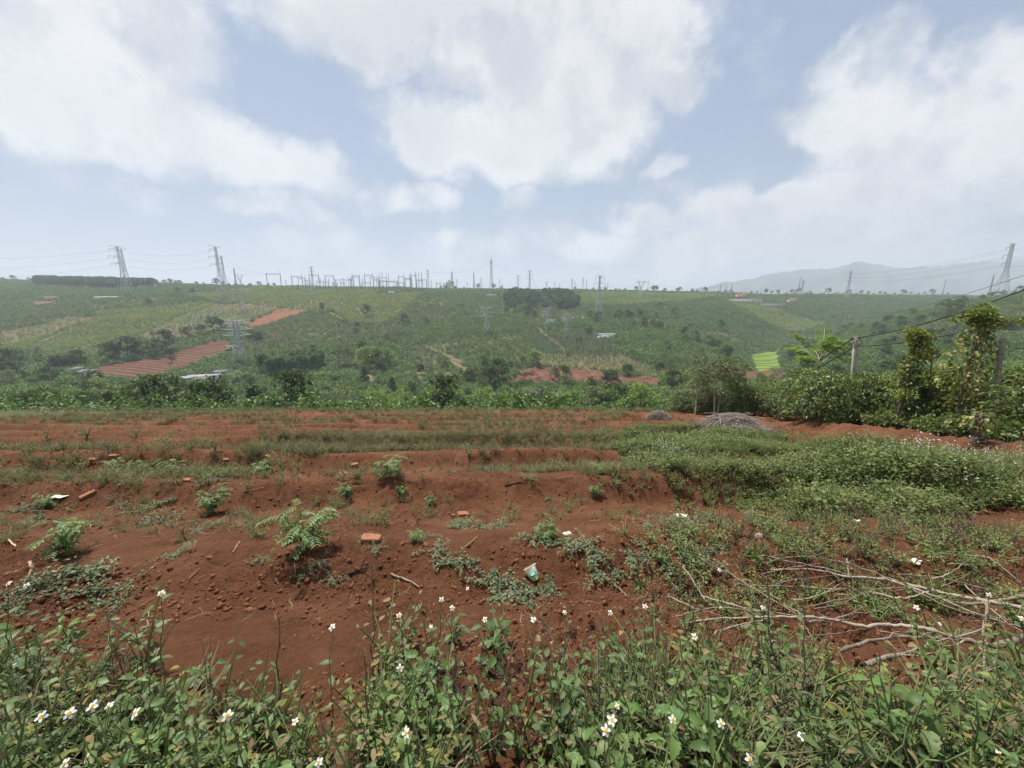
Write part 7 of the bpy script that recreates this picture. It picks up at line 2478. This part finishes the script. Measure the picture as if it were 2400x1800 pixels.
link('tab', lb.mesh('tab', plain_mat('turquoise_print', (.10, .45, .42), (.22, .60, .56), 30, .5)), o)
# scraps of plastic, cloth and pale stone
for i, (px, py, s_, mt, nm, lab) in enumerate([(1598, 1212, .09, 'litter', 'plastic_scrap', 'crumpled cream plastic scrap at the edge of the weed patch'), (140, 1164, .10, 'litter', 'cardboard_scrap', 'flat pale board scrap beside the tilted brick'), (1329, 1252, .04, 'litter', 'leaf_scrap', 'small pale dry leaf right of the fresh seedling'),
                                              (1447, 1097, .09, 'petal', 'paper_scrap', 'white paper scrap near the left tip of the weed patch'), (2147, 1318, .05, 'litter', 'plastic_scrap', 'pinkish scrap in the weeds above the branches'), (1781, 1262, .05, 'stone', 'field_stone', 'reddish stone below the weed patch'),
                                              (1755, 1205, .07, 'roof_grey', 'plastic_scrap', 'grey plastic scrap at the foot of the weed patch'), (1020, 1570, .05, 'litter', 'cloth_scrap', 'cream rag caught in the middle weeds'), (2010, 1222, .04, 'litter', 'plastic_scrap', 'tiny pale scrap at the lower edge of the weed patch')]):
    p = ground_at(px, py, 1, 40)
    r_ = np.random.default_rng(70 + i)
    if mt == 'stone':
        me_ = rock_proto(77).mesh('stone', M[mt], False)
        o = link(nm, me_, None, (p.x, p.y, p.z + .015), None, s_)
    else:
        n1 = 9
        g = np.linspace(-1, 1, n1)
        A_, B_ = np.meshgrid(g, g, indexing='ij')
        flat = .12 if 'board' in lab or 'paper' in lab else .5
        Zs = .25 * flat + flat * (fbm(A_ * 1.3 + i * 9, B_ * 1.3, 3, 500 + i) + .25) * (1.2 - A_ ** 2 * .6 - B_ ** 2 * .5)
        Vs_ = np.stack([A_ * (1 + .2 * fbm(A_ * 2, B_ * 2 + i, 2, 7)), B_ * .55 * (1 + .3 * fbm(A_ * 2 + 5, B_ * 2, 2, 9)), Zs], -1).reshape(-1, 3)
        Q = [(a * n1 + c, (a + 1) * n1 + c, (a + 1) * n1 + c + 1, a * n1 + c + 1) for a in range(n1 - 1) for c in range(n1 - 1)]
        me_ = MB().add(Vs_, Q).mesh(nm, M[mt])
        o = link(nm, me_, None, (p.x, p.y, p.z + .005), (0, 0, r_.uniform(-.4, .6)), s_)
        sol = o.modifiers.new('thick', 'SOLIDIFY')
        sol.thickness = .03
    tag(o, lab, 'stone' if mt == 'stone' else 'scrap')

# ------------------------------------------------------------------ labels of the repeats: told apart by what stands near them
LAND = [(70, 930, 'the big left crest tree'), (605, 925, 'the narrow crest tree'), (430, 950, 'the yellow-green crest tree'), (1040, 935, 'the tree by the twin poles'), (870, 1262, 'the stamped brick'), (1255, 1348, 'the crushed carton'), (722, 1240, 'the bushy seedling'), (158, 1255, 'the left feathery seedling'), (1088, 1204, 'the split brick'), (208, 1154, 'the tilted brick'), (1598, 1210, 'the cream plastic scrap'), (69, 1330, 'the pale standing stick'),
        (1720, 1000, 'the big brush pile'), (1545, 975, 'the small brush pile'), (1940, 1380, 'the cut-branch heap'), (2000, 890, 'the concrete pole'), (2350, 900, 'the concrete stake'), (2290, 760, 'the tufted pepper tree'), (1710, 840, 'the double-trunked tree'), (1930, 790, 'the feathery tree'),
        (1000, 925, 'the twin poles'), (470, 850, 'the white-walled shed'), (350, 855, 'the low red field'), (645, 745, 'the orange field'), (560, 785, 'the broad pale pylon'), (690, 850, 'the slim-tree grove'), (1300, 880, 'the red earth cutting'), (1790, 845, 'the rice paddy'), (1420, 775, 'the green-roofed shed'),
        (1340, 800, 'the pepper stakes'), (1141, 745, 'the squat hillside pylon'), (1402, 690, 'the big three-armed pylon'), (1985, 660, 'the clear pylon'), (2343, 630, 'the big right pylon'), (1500, 670, 'the Y-shaped pylon'), (1152, 640, 'the tall peaked tower'), (518, 620, 'the skyline pylon pair'), (104, 690, 'the pinkish house'),
        (254, 690, 'the long white-roofed shed'), (880, 650, 'the substation'), (1745, 697, 'the long white building'), (734, 650, 'the substation pylon'), (1200, 705, 'the dark grove'), (1420, 1712, 'the large low flower'), (97, 1680, 'the lower-left flower'), (533, 1678, 'the low left yellow-centred flower'),
        (952, 1718, 'the orange-centred flower'), (1893, 1400, 'the dark dead stalk'), (1020, 1430, 'the tall middle flower clump'), (778, 1470, 'the flower alone on red soil'), (2240, 1700, 'the lower right corner'), (1700, 1700, 'the bottom edge before the branches'), (320, 1540, 'the left edge of bare soil'), (2390, 1090, 'the right end of the weed patch')]
ORD = ['nearest', 'second', 'third', 'fourth', 'fifth', 'sixth', 'seventh', 'eighth', 'ninth', 'tenth', 'eleventh', 'twelfth', 'thirteenth', 'fourteenth', 'fifteenth', 'sixteenth', 'seventeenth', 'eighteenth', 'nineteenth', 'twentieth']
TENS = {20: 'twenty', 30: 'thirty', 40: 'forty', 50: 'fifty', 60: 'sixty', 70: 'seventy', 80: 'eighty', 90: 'ninety'}
TENTH = {20: 'twentieth', 30: 'thirtieth', 40: 'fortieth', 50: 'fiftieth', 60: 'sixtieth', 70: 'seventieth', 80: 'eightieth', 90: 'ninetieth'}


def ordinal(i):
    if i < 20:
        return ORD[i]
    n = i + 1
    if n % 10 == 0:
        return TENTH[n]
    return TENS[n // 10 * 10] + '-' + (['first'] + ORD[1:])[n % 10 - 1]


bins = {}
for (o, phrase, loc) in REG:
    x, y, _ = project(loc)[0]
    best = min((q for q in LAND if not ('stake' in phrase and 'stakes' in q[2])), key=lambda q: (q[0] - x) ** 2 + 2.2 * (q[1] - y) ** 2)
    ddx, ddy = x - best[0], y - best[1]
    rel = ('left of' if ddx < 0 else 'right of') if abs(ddx) > 1.1 * abs(ddy) else ('above' if ddy < 0 else 'below')
    bins.setdefault((phrase, rel, best[2]), []).append((ddx * ddx + ddy * ddy, o))
for (phrase, rel, nm), lst in bins.items():
    for i, (_, o) in enumerate(sorted(lst, key=lambda q: q[0])):
        if len(lst) > 60:
            o['label'] = '%s, standing in the rows %s %s' % (phrase, rel, nm)
            continue
        o['label'] = '%s, %s %s %s' % (phrase, ordinal(i), rel, nm) if len(lst) > 1 else '%s %s %s' % (phrase, rel, nm)
